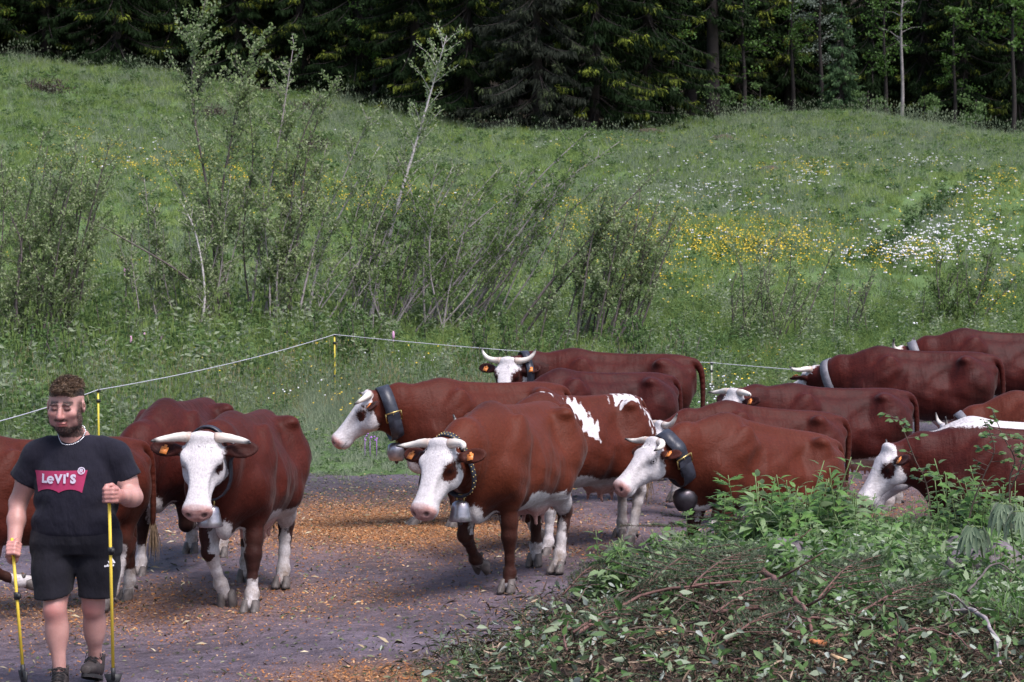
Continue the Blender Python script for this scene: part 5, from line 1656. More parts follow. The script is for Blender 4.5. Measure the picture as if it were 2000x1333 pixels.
        n = len(me.vertices); co = np.zeros(n * 3, np.float32); me.vertices.foreach_get('co', co); co = co.reshape(-1, 3)
        if maxw: co[:, 0] *= maxw / (co[:, 0].max() - co[:, 0].min())
        co = np.stack([cx + co[:, 0], 0 * co[:, 0], cz + co[:, 1]], -1)
        w = wrap(co, bvh, off)
        me.vertices.foreach_set('co', w.astype(np.float32).ravel()); me.update()
        return link(name, me, mat, parent, smooth=False)
    def ring_e(ex, ez):
        a = np.linspace(rad(8), rad(322), 26); mb = MB()
        P = np.concatenate([np.stack([ex + .0225 * np.cos(a), 0 * a, ez + .0225 * np.sin(a)], -1), np.stack([ex + .0105 * np.cos(a), 0 * a, ez + .0105 * np.sin(a)], -1)])
        i = np.arange(25); mb.add(wrap(P, bs, .011), Q=np.stack([i, i + 1, 27 + i, 26 + i], -1))
        mb.add(wrap(np.array([(ex - .013, 0, ez - .004), (ex + .0225, 0, ez - .004), (ex + .0225, 0, ez + .0045), (ex - .013, 0, ez + .0045)]), bs, .0112), Q=[[0, 1, 2, 3]])
        mb.build('lettering', MT, shirt, smooth=False)
    text('L', .066, cx - .092, 1.241, .011, .0035); ring_e(cx - .052, 1.237)
    text('V', .066, cx - .004, 1.241, .011, .0035); text('I', .066, cx + .033, 1.241, .011, .0035)
    text("'", .066, cx + .050, 1.247, .011, .003); text('S', .066, cx + .082, 1.241, .011, .0035)
    text('\u00ae', .055, cx + .127, 1.286, .011, .0008)
    # ---- shorts
    g = SDF((-.34, -.30, .48), (.34, .26, 1.0), .0075)
    f2 = lambda xx, zz: .004 * np.sin(xx * 50 + zz * 30)
    g.loft([.80, .86, .92, .96], [.25, .258, .256, .24], [.15, .155, .15, .13], [-.15, -.175, -.18, -.16], O=(0, 0, 0), R=RZ, k=.03, ripple=f2)
    hl_, hr_ = np.array([-.115, -.095, .555]), np.array([.110, .0, .535])
    g.chain([(-.135, -.01, .84), (-.125, -.05, .70), hl_ + (0, 0, -.06)], [.122, .118, .112], .05)
    g.chain([(.13, .0, .84), (.125, .0, .70), hr_ + (0, 0, -.06)], [.122, .118, .112], .05)
    clip(g, hl_, (.12, .12, -1), (-.34, -.3, .4), (-.006, .3, .70)); clip(g, hr_, (-.04, .0, -1), (-.006, -.3, .4), (.34, .3, .70))
    g.ell((.0, -.10, .54), (.012, .30, .13), k=.02, sub=True)
    Vh, Qh = g.mesh(relax=1)
    shorts = link('shorts', mesh_np('shorts', Vh, Qh), MSH, root)
    bh = BVHTree.FromPolygons([Vector(v) for v in Vh], Qh.tolist())
    MW = simple('white_print', (.78, .76, .80), .7, .05)
    for i, (xx, l) in enumerate(((.196, .016), (.207, .026), (.218, .036))):
        mb = MB(); n = 4
        P = []
        for t in np.linspace(0, 1, n):
            for w in (0, .0085): P.append((xx + w - l * t * .45 + .012, 0, .742 + l * t))
        Pw = wrap(np.array(P), bh, .004)
        mb.add(Pw, Q=[[2 * q, 2 * q + 1, 2 * q + 3, 2 * q + 2] for q in range(n - 1)])
        mb.build('stripe', MW, shorts, smooth=False)
    text('adidas', .02, .208, .732, .005, .0006, parent=shorts, bvh=bh, mat=MW)
    # ---- shoes
    MSO = simple('boot_leather', (.035, .027, .026), .7, .5, 30, .5); MLA = simple('boot_lace', (.012, .011, .013), .8, .3, 60)
    MRU = simple('boot_sole', (.02, .019, .021), .9, .3, 40)
    for A, yaw, roll in ((AL, .10, 0), (AR, -.06, .28)):
        g = SDF((-.09, -.24, -.06), (.09, .13, .17), .006)
        g.loft([-.21, -.17, -.10, .0, .06, .09], [.03, .045, .048, .040, .038, .025], [.012, .035, .055, .075, .07, .05], [-.035, -.04, -.04, -.04, -.04, -.035],
               O=(0, 0, 0), R=np.stack([(0, 1, 0), (-1, 0, 0), (0, 0, 1)], 1).astype(float), k=.02)
        g.cone((0, .012, .02), (0, .018, .10), .046, .050, .02)
        clip(g, (0, 0, .098), (0, -.15, 1), (-.1, -.3, .05), (.1, .2, .2))
        g.ell((0, .0, .13), (.037, .042, .07), k=.005, sub=True)
        Vq, Qq = g.mesh(relax=1)
        Rz = rotm('Z', yaw) @ rotm('X', -roll)
        c0 = A + np.array([0, 0, -.045])
        sh = link('boot', mesh_np('boot', Vq @ Rz.T + c0, Qq), MSO, root)
        mb = MB()
        for i in range(5):
            yy = -.13 + .028 * i; zz = .038 + .013 * i
            for s in (-1, 1):
                mb.tube([np.array([s * .036, yy, zz]) @ Rz.T + c0, np.array([0, yy - .006, zz + .022]) @ Rz.T + c0, np.array([-s * .036, yy + .02, zz + .012]) @ Rz.T + c0], .0035, 5)
        for s in (-1, 1):
            mb.tube(np.array([(0, -.035, .105), (s * .04, -.07, .10), (s * .05, -.06, .06), (s * .02, -.05, .09)]) @ Rz.T + c0, .003, 5)
        mb.build('laces', MLA, sh)
        mb = MB()
        mb.add(np.concatenate([[(w * math.cos(a), -.06 + .155 * math.sin(a), zz) for a in np.linspace(0, 2 * math.pi, 20, endpoint=False)] for w, zz in ((.052, -.028), (.054, -.05))]) @ Rz.T + c0,
               Q=[[i, (i + 1) % 20, 20 + (i + 1) % 20, 20 + i] for i in range(20)])
        mb.build('sole', MRU, sh)
    # ---- hair
    def hair_material():
        m, nt, b = new_mat('hair_brown')
        tc = nt.nodes.new('ShaderNodeTexCoord').outputs['Object']
        n = noise(nt, 60, 4, .7, vec=tc, scl=(1.5, .5, .6))
        t = attr(nt, 'a')
        c = mixc(nt, t, (.030, .018, .014), ramp(nt, n.outputs[0], [(.3, (.045, .025, .015)), (.7, (.235, .145, .085))]).outputs[0])
        nt.links.new(c, b.inputs['Base Color']); b.inputs['Roughness'].default_value = .45
        bump(nt, b, n.outputs[0], .8, .012)
        return m
    MH = hair_material()
    g = SDF((-.20, -.26, 1.58), (.13, .14, 1.88), .0065)
    g.ell(Hd(0, .028, .048), np.array((.0795, .098, .086)) * hs, HR_, k=.01)
    g.ell(Hd(0, -.025, .098), np.array((.052, .06, .024)) * hs, HR_, k=.04)
    for q, (xx, yy, zz, rx) in enumerate(((-.03, -.066, .094, .024), (.0, -.074, .096, .022), (.028, -.066, .096, .024), (.008, -.055, .116, .026), (-.012, -.035, .122, .026))):
        g.ell(Hd(xx, yy, zz), np.array((rx, .022, .016)) * hs, HR_ @ rotm('Y', .35 - .15 * q), k=.01)
    g.ell(Hd(0, -.092, .002), np.array((.072, .075, .074)) * hs, HR_, k=.01, sub=True)     # face stays clear
    g.ell(Hd(0, -.02, -.085), np.array((.12, .16, .078)) * hs, HR_, k=.01, sub=True)
    for s in (-1, 1): g.ell(Hd(.088 * s, .012, -.004), np.array((.014, .026, .036)) * hs, HR_, k=.006, sub=True)
    Vq, Qq = g.mesh(relax=1)
    hz = ((Vq - HO) @ HR_) / hs
    me = mesh_np('hair', Vq, Qq); add_attr(me, 'a', np.maximum(sstep(.07, .10, hz[:, 2]), sstep(.0, .03, hz[:, 2]) * sstep(.0, -.05, hz[:, 1]) * sstep(.072, .055, np.abs(hz[:, 0]))))
    hair = link('hair', me, MH, root)
    mb = MB(); r2 = np.random.default_rng(3)
    cen = np.array([0, .02, .03])
    top = sstep(.06, .10, hz[:, 2])
    pr = np.where(hz[:, 2] > .02, .25 + top, .12); pr /= pr.sum()
    for q in r2.choice(len(Vq), 3200, p=pr):
        nrm = hz[q] - cen; nrm /= np.linalg.norm(nrm)
        tq = top[q]
        comb = np.array([.55, -.25, .25]) * tq + np.array([0, .25, -.7]) * (1 - tq)
        d = nrm * (.22 + .12 * tq) + comb + r2.normal(0, .18, 3); d /= np.linalg.norm(d)
        L = (.008 + .014 * tq) * r2.uniform(.6, 1.2)
        b0 = Vq[q] - HR_ @ nrm * .003; e = b0 + HR_ @ d * L; e2 = e + HR_ @ (d * .6 + np.array([.35, -.1, -.45]) * tq) * L * .7
        w = np.cross(d, r2.normal(size=3)); w /= np.linalg.norm(w); w *= .0012
        mb.add([b0 - w, b0 + w, e - w, e + w, e2], T=[[2, 3, 4]], Q=[[0, 1, 3, 2]], a=tq * r2.uniform(.45, 1.0))
    mb.build('lock', MH, hair, attr='a', smooth=False)
    # beard: short dense hairs on the jaw
    bb = BVHTree.FromPolygons([Vector(v) for v in V], Q.tolist())
    mb = MB()
    idx = np.where(hairy * (z < .0) * onh > .55)[0]
    sel = r2.choice(idx, min(2600, len(idx) * 3))
    for q in sel:
        p = V[q] + r2.normal(0, .003, 3); d = (V[q] - (HO + np.array([0, .01, 0]))); d /= np.linalg.norm(d); d[2] -= .8; d /= np.linalg.norm(d)
        w = np.cross(d, r2.normal(size=3)); w /= np.linalg.norm(w); w *= .0013
        mb.add([p - w, p + w, p + d * .0055], T=[[0, 1, 2]])
    mb.build('beard', simple('beard_hair', (.024, .015, .012), .6, .4, 50), root, smooth=False)
    # silver chain
    mb = MB(); pts = []
    for t in np.linspace(rad(-165), rad(165), 40):
        pts.append((-.03 + .090 * math.sin(t), -.055 - .062 * math.cos(t), 1.485 - .052 * math.cos(t)))
    pts = np.array(pts)
    out = []
    for p in pts:
        c = Vector((-.02, -.02, p[2])); d = (Vector(p) - c); d.normalize()
        hits = [b.ray_cast(c + d * .3, -d, .3) for b in (bb, bs)]
        r = max([.3 - hh[3] for hh in hits if hh[0] is not None] + [.07])
        r = min(r, .115)
        out.append(c + d * (r + .004))
    out = np.array(out)
    for a, b in zip(out[:-1], out[1:]): mb.tube([a, a * .5 + b * .5, b], [.0022, .004, .0022], 6)
    mb.build('neck_chain', simple('silver', (.7, .69, .72), .25, .1, 20, metal=.9), root)
    # ---- the two sticks he carries
    MY = simple('stick_yellow', (.62, .44, .045), .5, .12, 15); MB_ = simple('stick_black', (.014, .014, .016), .55, .3, 25)
    L0 = np.array(loc)
    def stick(label, top, bottom, band, flip):
        s = empty('herding_stick', tuple(L0 + bottom)); tag(s, label, 'stick', 'yellow sticks in the hands of the man')
        v = top - bottom; L = np.linalg.norm(v); v /= L
        mb = MB(); mb.tube([v * .10, v * L], [.0095, .0088], 10); mb.build('shaft', MY, s)
        mb = MB(); mb.tube([v * (L * band - .022), v * (L * band + .022)], [.017, .017], 10); mb.box(v * L * band + np.array([.012, -.008, 0]), (.012, .01, .014)); mb.build('clip', MB_, s)
        mb = MB(); mb.tube([v * .08, v * .15], [.014, .013], 10); mb.build('ferrule', MB_, s)
        # moulded triangular foot plate with a spike
        Rm = np.stack([np.cross(v, (0, 1, 0)), np.array([0, 1.0, 0]), v], 1)
        P = []
        for yy in (-.007, .007):
            P += [(-.052, yy, .112), (.052, yy, .112), (.03, yy, .05), (.006, yy, .002), (-.006, yy, .002), (-.03, yy, .05)]
        P = np.array(P)
        if flip: P = P * np.array([1, 1, 1]) @ rotm('Z', .9).T
        mb = MB(); mb.add(P @ Rm.T, Q=[[0, 1, 2, 5], [2, 3, 4, 5], [6, 11, 8, 7], [8, 11, 10, 9], [0, 6, 7, 1], [1, 7, 8, 2], [2, 8, 9, 3], [3, 9, 10, 4], [4, 10, 11, 5], [5, 11, 6, 0]])
        mb.tube([v * .05, v * -.05], [.008, .002], 8)
        mb.build('foot_plate', MB_, s, smooth=False)
    pl, pr = HLp + RL @ np.array([.004, -.012, 0]), HRp + RR @ np.array([-.004, -.014, 0])
    stick('yellow stick held low in the fist nearest the frame edge', pl + np.array([-.014, 0, .07]), np.array([-.255, -.24, .03]), .62, True)
    stick('yellow stick held upright at chest height in the raised fist', pr + np.array([-.002, 0, .05]), np.array([.262, -.27, .02]), .69, False)
    return root
# ------------------------------------------------------------------ electric fence
def fence():
    MY = simple('post_yellow', (.58, .46, .05), .5, .12, 20); MG = simple('post_grey', (.50, .50, .42), .6, .15, 20); MK = simple('insulator_black', (.015, .015, .016), .5, .2, 20)
    MRp = simple('electric_rope', (.42, .42, .48), .6, .2, 60)
    tops = []
    for px, py, Y, h, mat, lab in ((190, 757, 24.0, 1.0, MY, 'yellow fence post beside the head of the man'), (653, 650, 32.0, 1.05, MY, 'yellow fence post in the middle of the wire line'), (1390, 705, 32.0, 1.05, MG, 'pale fence post behind the tail of the far horned cow')):
        p = at(px, Y=Y); z = CAM_H + (HORIZON - py) / F_PX * Y
        root = empty('fence_post', tuple(p)); tag(root, lab, 'fence post', 'posts of the electric fence')
        H = z - p[2]
        mb = MB(); mb.tube([(0, 0, -.05), (.004, 0, H * .5), (0, 0, H - .02)], [.013, .012, .011], 8); mb.build('pole', mat, root)
        for zz in (H - .04, H - .16, H * .36):
            mb = MB(); mb.tube([(0, 0, zz - .02), (0, 0, zz + .02)], [.019, .019], 8); mb.box((.022, -.004, zz), (.012, .006, .010)); mb.build('insulator', MK, root)
        tops.append(np.array([p[0], p[1] - .02, z - .03]))
    left = np.array([(-60 - 1000) / F_PX * 21.0, 21.0, CAM_H + (HORIZON - 838) / F_PX * 21.0])
    right = np.array([(2100 - 1000) / F_PX * 31.0, 31.0, CAM_H + (HORIZON - 752) / F_PX * 31.0])
    pts = []
    seq = [left] + tops + [right]
    for a, b in zip(seq[:-1], seq[1:]):
        t = np.linspace(0, 1, 14, endpoint=False)
        q = a + (b - a) * t[:, None]; q[:, 2] -= .10 * 4 * t * (1 - t) * (np.linalg.norm(b - a) / 8) * .6
        pts.append(q)
    pts.append(seq[-1][None])
    mb = MB(); mb.tube(np.concatenate(pts), .0052, 6)
    tag(mb.build('fence_rope', MRp), 'thin white electric rope strung along the fence posts', 'rope')

# ------------------------------------------------------------------ chips and litter on the road
def flakes(name, n, field, size, mat, rng, label, cat, box=(-7, 7, 11, 27), lift=.012, asp=.45, tilt=.35, on_road=True):
    P = []
    while sum(len(q) for q in P) < n:
        q = np.stack([rng.uniform(box[0], box[1], 4 * n), rng.uniform(box[2], box[3], 4 * n)], -1)
        q = q[np.abs(q[:, 0]) < .253 * q[:, 1] + 2.0]
        w = field(q[:, 0], q[:, 1])
        if on_road: w = w * (q[:, 1] < grass_edge(q[:, 0]) + .4) * (1 - sstep(.1, .7, bank_x(q[:, 0], q[:, 1])) * (q[:, 1] < 16.2))
        P.append(q[rng.random(len(q)) < w])
    P = np.concatenate(P)[:n]
    z = terrain(P[:, 0], P[:, 1]) + lift
    c = np.column_stack([P, z])
    an = rng.uniform(0, 6.3, n); u = np.stack([np.cos(an), np.sin(an), rng.normal(0, tilt, n)], -1); v = np.stack([-np.sin(an), np.cos(an), rng.normal(0, tilt, n)], -1)
    s = size * np.clip(rng.lognormal(0, .42, n), .3, 2.2)[:, None]; a = s * asp * rng.uniform(.5, 1.3, (n, 1))
    up = np.array([0, 0, 1.0])
    V = np.stack([c - u * s - v * a, c + u * s * .9 - v * a * .8, c + u * s + v * a, c - u * s * .8 + v * a * .9, c + up * s * .35], 1).reshape(-1, 3)
    i = np.arange(n)[:, None] * 5
    T = np.concatenate([i + np.array([[q, (q + 1) % 4, 4]]) for q in range(4)])
    mb = MB(); mb.add(V, T=T, a=np.repeat(rng.random(n), 5))
    o = mb.build(name, mat, attr='a', smooth=False); tag(o, label, cat, kind='stuff')
    return o

def attr_mat(name, stops, rough=.8, trans=0.0):
    m, nt, b = new_mat(name)
    r = ramp(nt, attr(nt, 'a'), stops); nt.links.new(r.outputs[0], b.inputs['Base Color']); b.inputs['Roughness'].default_value = rough; b.inputs['Specular IOR Level'].default_value = .25
    if trans:
        tr = nt.nodes.new('ShaderNodeBsdfTranslucent'); nt.links.new(r.outputs[0], tr.inputs[0])
        mx = nt.nodes.new('ShaderNodeMixShader'); mx.inputs[0].default_value = trans
        nt.links.new(b.outputs[0], mx.inputs[1]); nt.links.new(tr.outputs[0], mx.inputs[2]); nt.links.new(mx.outputs[0], nt.nodes['Material Output'].inputs[0])
    return m

M_CHIP = attr_mat('wood_chip', [(0, (.11, .042, .015)), (.4, (.27, .105, .034)), (.8, (.38, .18, .07)), (1, (.48, .33, .20))])
M_LITTER = attr_mat('road_litter', [(0, (.020, .018, .012)), (.4, (.045, .050, .024)), (.75, (.075, .095, .045)), (1, (.22, .21, .13))])

def road_litter():
    rng = np.random.default_rng(31)
    f = lambda x, y: np.clip(chip_field(x, y) ** 1.1 * .95 + .012 + .05 * sstep(18, 13, y) * (np.sin(x * 2.2 + y) > -.2), 0, 1)
    flakes('wood_chips', 60000, f, .0065, M_CHIP, rng, 'orange wood chips strewn over the muddy road', 'wood chips')
    f2 = lambda x, y: np.clip(.22 + .5 * mud_field(x, y) + .6 * np.exp(-((x + .2) / .9) ** 2 - ((y - 13) / 1.4) ** 2) + .5 * np.exp(-((y - grass_edge(x)) / 1.2) ** 2), 0, 1)
    flakes('road_debris', 16000, f2, .012, M_LITTER, rng, 'dark bits of leaves and needles trodden into the road', 'litter', asp=.3)
    flakes('straw_bits', 160, lambda x, y: .5 + 0 * x, .028, attr_mat('straw', [(0, (.25, .19, .11)), (1, (.50, .43, .30))]), rng, 'pale splinters lying on the road', 'splinters', asp=.06, box=(-5, 5, 11.5, 20))

# ------------------------------------------------------------------ plants on the heap
def lanceolate(L, W, n=5, fold=.18, curve=.25, serr=0.0):
    """one leaf along +x, made of quads either side of the midrib"""
    t = np.linspace(0, 1, n + 1)
    w = W * .5 * np.sin(np.pi * np.clip(t, 0, 1) ** .75) * (1 + serr * (np.arange(n + 1) % 2))
    z = -curve * L * t ** 2
    mid = np.stack([L * t, 0 * t, z], -1); l = np.stack([L * t, w, z + fold * w], -1); r = np.stack([L * t, -w, z + fold * w], -1)
    V = np.concatenate([mid, l, r]); m = n + 1; i = np.arange(n)
    Q = np.concatenate([np.stack([i, i + 1, m + i + 1, m + i], -1), np.stack([i + 1, i, 2 * m + i, 2 * m + i + 1], -1)])
    return V, Q

def frame(d, up=(0, 0, 1)):
    d = np.asarray(d, float); d = d / np.linalg.norm(d)
    y = np.cross(up, d); y /= np.linalg.norm(y) + 1e-9
    return np.stack([d, y, np.cross(d, y)], 1)

M_NETTLE = leafmat('weed_leaf', (.070, .155, .036), (.155, .275, .075), .45, .38, .25, 5, under=(.19, .26, .14))
M_WEED2 = leafmat('pale_weed_leaf', (.12, .20, .085), (.25, .33, .17), .5, .35, .25, 5, under=(.33, .38, .28))
M_STALK = simple('weed_stalk', (.12, .17, .06), .6, .3, 12)
M_WILT = leafmat('wilted_leaf', (.13, .19, .11), (.22, .28, .18), .55, .3, .35, 6, under=(.26, .30, .22))
M_ROUND = leafmat('round_leaf', (.045, .095, .028), (.10, .17, .05), .4, .3, .45, 6)
M_REDB = simple('red_brown_branch', (.13, .064, .054), .75, .45, 16, .5)
M_TWIG = simple('twig_brown', (.10, .066, .054), .8, .45, 16, .4)
M_WOODP = simple('pale_broken_wood', (.50, .34, .20), .8, .25, 14, .4)

def weed_meshes(seed, H, kind):
    rng = np.random.default_rng(seed)
    st = MB(); lf = MB()
    ns = 1 if kind != 'bunch' else 3
    for q in range(ns):
        lean = rng.normal(0, .10 * H, 2); b = np.append(rng.normal(0, .04, 2) * (ns > 1), -.05)
        P = bez([b, b + np.array([lean[0] * .3, lean[1] * .3, H * .5]), b + np.array([lean[0], lean[1], H * rng.uniform(.85, 1.05)])], 10)
        st.tube(P, np.linspace(.0055, .003, len(P)), 6)
        nn = int(H / .050)
        for k in range(nn):
            t = .12 + .88 * k / nn
            p = np.array([np.interp(t, np.linspace(0, 1, len(P)), P[:, i]) for i in range(3)])
            ph = (k % 2) * math.pi / 2 + rng.normal(0, .3)
            for s in (0, math.pi):
                a = ph + s + rng.normal(0, .2)
                up = rng.uniform(-.15, .55) + (.5 if t > .9 else 0)
                d = np.array([math.cos(a), math.sin(a), up])
                if kind == 'pinnate':
                    R = frame(d); Lr = (.20 * (1.1 - t * .75)) * rng.uniform(.8, 1.2)
                    st.tube([p, p + R @ np.array([Lr, 0, -.15 * Lr])], [.0022, .0012], 4, cap=False)
                    for f in np.linspace(.25, 1, 4):
                        for sg in ((-1, 1) if f < .99 else (0,)):
                            V, Q = lanceolate(.085 * (1.15 - t * .5), .026, 3)
                            A = R @ rotm('Z', sg * .85); lf.add(V @ A.T + p + R @ np.array([Lr * f, 0, -.15 * Lr * f]), Q=Q)
                else:
                    L = (.125 * (1.12 - .55 * t)) * rng.uniform(.75, 1.25)
                    V, Q = lanceolate(L, L * (.50 if kind == 'bunch' else .42), 5, .2, rng.uniform(.1, .6), .18)
                    R = frame(d, (rng.normal(0, .3), rng.normal(0, .3), 1)); pet = .02
                    lf.add(V @ R.T + p + d * pet, Q=Q)
    a = st.mesh('stalk'); a.materials.append(M_STALK)
    c = lf.mesh('leaves'); c.materials.append(M_WEED2 if kind == 'bunch' and seed % 2 else M_NETTLE)
    return a, c

def heap_point(px, py):
    return at(px, py)

def put_plant(name, label, meshes, p, rz, s, group, tilt=(0, 0)):
    root = empty(name, tuple(p)); root.rotation_euler = (tilt[0], tilt[1], rz); root.scale = (s,) * 3
    tag(root, label, 'plant', group)
    for nm, me in zip(('stalk', 'leaves'), meshes):
        o = bpy.data.objects.new(nm, me); COL.objects.link(o); o.parent = root
    return root

def heap_plants():
    rng = np.random.default_rng(8)
    pin = [weed_meshes(i, .62, 'pinnate') for i in (1, 2, 3)]; net = [weed_meshes(i, .58, 'nettle') for i in (4, 5, 6)]; bun = [weed_meshes(i, .42, 'bunch') for i in (7, 8, 9)]
    # tall pinnate weeds standing up against the cow
    for px, Y, s, lab in ((1390, 15.0, .95, 'tall feather leaved weed in front of the shoulder of the bell cow'), (1440, 14.9, 1.12, 'tallest feather leaved weed in front of the bell cow'), (1470, 15.1, .9, 'feather leaved weed right of the tallest one'), (1345, 15.0, .8, 'feather leaved weed below the big iron bell'), (1415, 14.6, .85, 'feather leaved weed standing lower in front of the tallest one')):
        put_plant('feather_weed', lab, pin[rng.integers(3)], at(px, Y=Y), rng.uniform(0, 6.3), s, 'feather leaved weeds in front of the bell cow')
    g = 'leafy weeds along the back of the heap'
    for k in range(84):
        px = 1470 + k * 6.5 + rng.normal(0, 8); Y = rng.uniform(14.3, 15.3)
        put_plant('leafy_weed', 'green leafy weed in the belt of plants hiding the cow legs on the right', net[rng.integers(3)] if rng.random() < .7 else bun[rng.integers(3)], at(px, Y=Y), rng.uniform(0, 6.3), rng.uniform(.8, 1.4) * (.6 if 1670 < px < 1830 else 1.0), g, (rng.normal(0, .12), rng.normal(0, .12)))
    for k in range(12):
        px = 1150 + rng.uniform(0, 190); Y = rng.uniform(14.2, 15.2) 
        put_plant('leafy_weed', 'leafy weed at the left end of the heap beside the hooves', bun[rng.integers(3)], at(px, Y=Y), rng.uniform(0, 6.3), rng.uniform(.7, 1.05), 'leafy weeds at the left end of the heap', (rng.normal(0, .2), rng.normal(0, .2)))
    put_plant('leafy_weed', 'single tall leafy weed rising beside the hind hoof', net[0], at(1172, Y=15.2), .3, .9, 'leafy weeds at the left end of the heap')
    for k in range(84):
        px = rng.uniform(1300, 2010); Y = rng.uniform(12.9, 14.6)
        put_plant('low_weed', 'low weed growing on the heap among the cut branches', (bun + net)[rng.integers(6)], at(px, Y=Y), rng.uniform(0, 6.3), rng.uniform(.5, .95), 'low weeds on the heap', (rng.normal(0, .35), rng.normal(0, .35)))
    # cut and wilting leaves lying everywhere on the heap
    TV, TQ = lanceolate(1.0, 1.0, 3, .22, .18)
    def litter(name, n, L, W, mat, label, zmax, dens, edge=.1):
        """leaves strewn over the heap; dens is a density over the heap in picture terms (px, py of the spot seen by the camera)"""
        mb = MB(); xs_, ys_ = [], []
        while sum(map(len, xs_)) < n:
            x = rng.uniform(-1.3, 5.0, n * 4); y = rng.uniform(9.4, 15.6, n * 4)
            px = 1000 + F_PX * x / y; py = HORIZON + (CAM_H - terrain(x, y)) * F_PX / y
            ok = (bank_x(x, y) > edge + rng.normal(0, .28, len(x))) & (px < 2350) & (py < 1480) & (rng.random(len(x)) < dens(px, py))
            xs_.append(x[ok]); ys_.append(y[ok])
        x = np.concatenate(xs_)[:n]; y = np.concatenate(ys_)[:n]
        z = terrain(x, y) + rng.random(n) ** 1.5 * zmax + .01
        D = unit(rng.normal(size=(n, 3)) * np.array([1, 1, .55])); N0 = rng.normal(size=(n, 3)) + np.array([0, -.3, .8])
        U = unit(np.cross(N0, D)); N = np.cross(D, U)
        Ls = L * rng.uniform(.35, 1.6, n); Ws = W * rng.uniform(.45, 1.4, n); cv = rng.uniform(-.6, 1.6, n)
        P = np.stack([x, y, z], -1)
        V = P[:, None] + D[:, None] * (TV[None, :, 0, None] * Ls[:, None, None]) + U[:, None] * (TV[None, :, 1, None] * Ws[:, None, None]) + N[:, None] * (TV[None, :, 2, None] * (Ls * cv)[:, None, None])
        m = len(TV); Q = (TQ[None] + (np.arange(n) * m)[:, None, None]).reshape(-1, 4)
        mb.add(V.reshape(-1, 3), Q=Q, a=np.repeat(rng.random(n), m))
        o = mb.build(name, mat, attr='a', smooth=False); tag(o, label, 'leaves', kind='stuff')
    green = lambda px, py: np.clip(np.maximum(sstep(1190, 1110, py) , sstep(1500, 1640, px) * sstep(1290, 1200, py)) * .95 + .12, 0, 1)
    brown = lambda px, py: np.clip(.12 + sstep(1130, 1240, py), 0, 1)
    anyw = lambda px, py: .6 + 0 * px
    MC = attr_mat('cut_leaves', [(0, (.055, .12, .030)), (.45, (.11, .20, .06)), (.75, (.18, .25, .12)), (1, (.32, .37, .27))], .5, .35)
    MC2 = attr_mat('dry_litter', [(0, (.030, .020, .015)), (.4, (.075, .05, .036)), (.75, (.14, .09, .062)), (1, (.34, .26, .19))], .85)
    MC3 = attr_mat('pale_leaves', [(0, (.14, .18, .12)), (.5, (.22, .26, .20)), (1, (.36, .39, .35))], .7, .2)
    litter('cut_foliage', 19000, .064, .028, MC, 'cut green leaves covering the heap', .24, green, .55)
    litter('dry_litter', 18000, .07, .009, MC2, 'brown twigs and needles matted on the heap', .10, brown)
    litter('dark_needle_litter', 13000, .06, .008, attr_mat('needle_litter', [(0, (.014, .02, .010)), (.6, (.035, .05, .024)), (1, (.075, .095, .05))], .7), 'dark green spruce needles and sprigs matted on the heap', .14, brown)
    litter('pale_upturned_leaves', 1500, .050, .026, MC3, 'pale upturned leaf undersides scattered on the heap', .24, anyw)
    # thin grass on the heap edge and the right
    A = [proto(blade_tuft(20, .30, .006, .06, .45, rng), 'heap_grass', M_NETTLE), proto(blade_tuft(14, .22, .005, .07, .6, rng), 'heap_grass_pale', M_WEED2)]
    n = 420; x = rng.uniform(-.9, 4.6, n); y = rng.uniform(11, 15.4, n); ok = (bank_x(x, y) > -.12) & ((bank_x(x, y) < .7) | (x > 2.2)); x, y = x[ok], y[ok]; n = len(x)
    s = rng.uniform(.5, 1.1, n) * np.where(x > 2.5, 1.25, .62)
    scatter('heap_grass', np.stack([x, y, terrain(x, y)], -1), np.stack([rng.normal(0, .2, n), rng.normal(0, .2, n), rng.uniform(0, 6.3, n)], -1), np.stack([s] * 3, -1), rng.integers(0, 2, n), A, label='thin grass along the edge of the heap', cat='grass')

def branch_mesh(P, r, rng, forks=3, tip=.4):
    mb = MB(); P = bez(P, 16); t = np.linspace(0, 1, len(P))
    P = P + rng.normal(0, r * .35, P.shape) * (t[:, None] > .02)
    mb.tube(P, r * (1 - (1 - tip) * t), 8)
    for k in range(forks):
        i = rng.integers(3, len(P) - 2); d = unit(P[i + 1] - P[i]); s = unit(np.cross(d, rng.normal(size=3))); L = np.linalg.norm(P[-1] - P[0]) * rng.uniform(.15, .4)
        e = P[i] + (d * .7 + s * .7) * L; e[2] = max(e[2], P[i][2] - .03); mb.tube([P[i], P[i] * .5 + e * .5 + rng.normal(0, .02, 3), e], [r * .45, r * .3, r * .12], 5)
    return mb

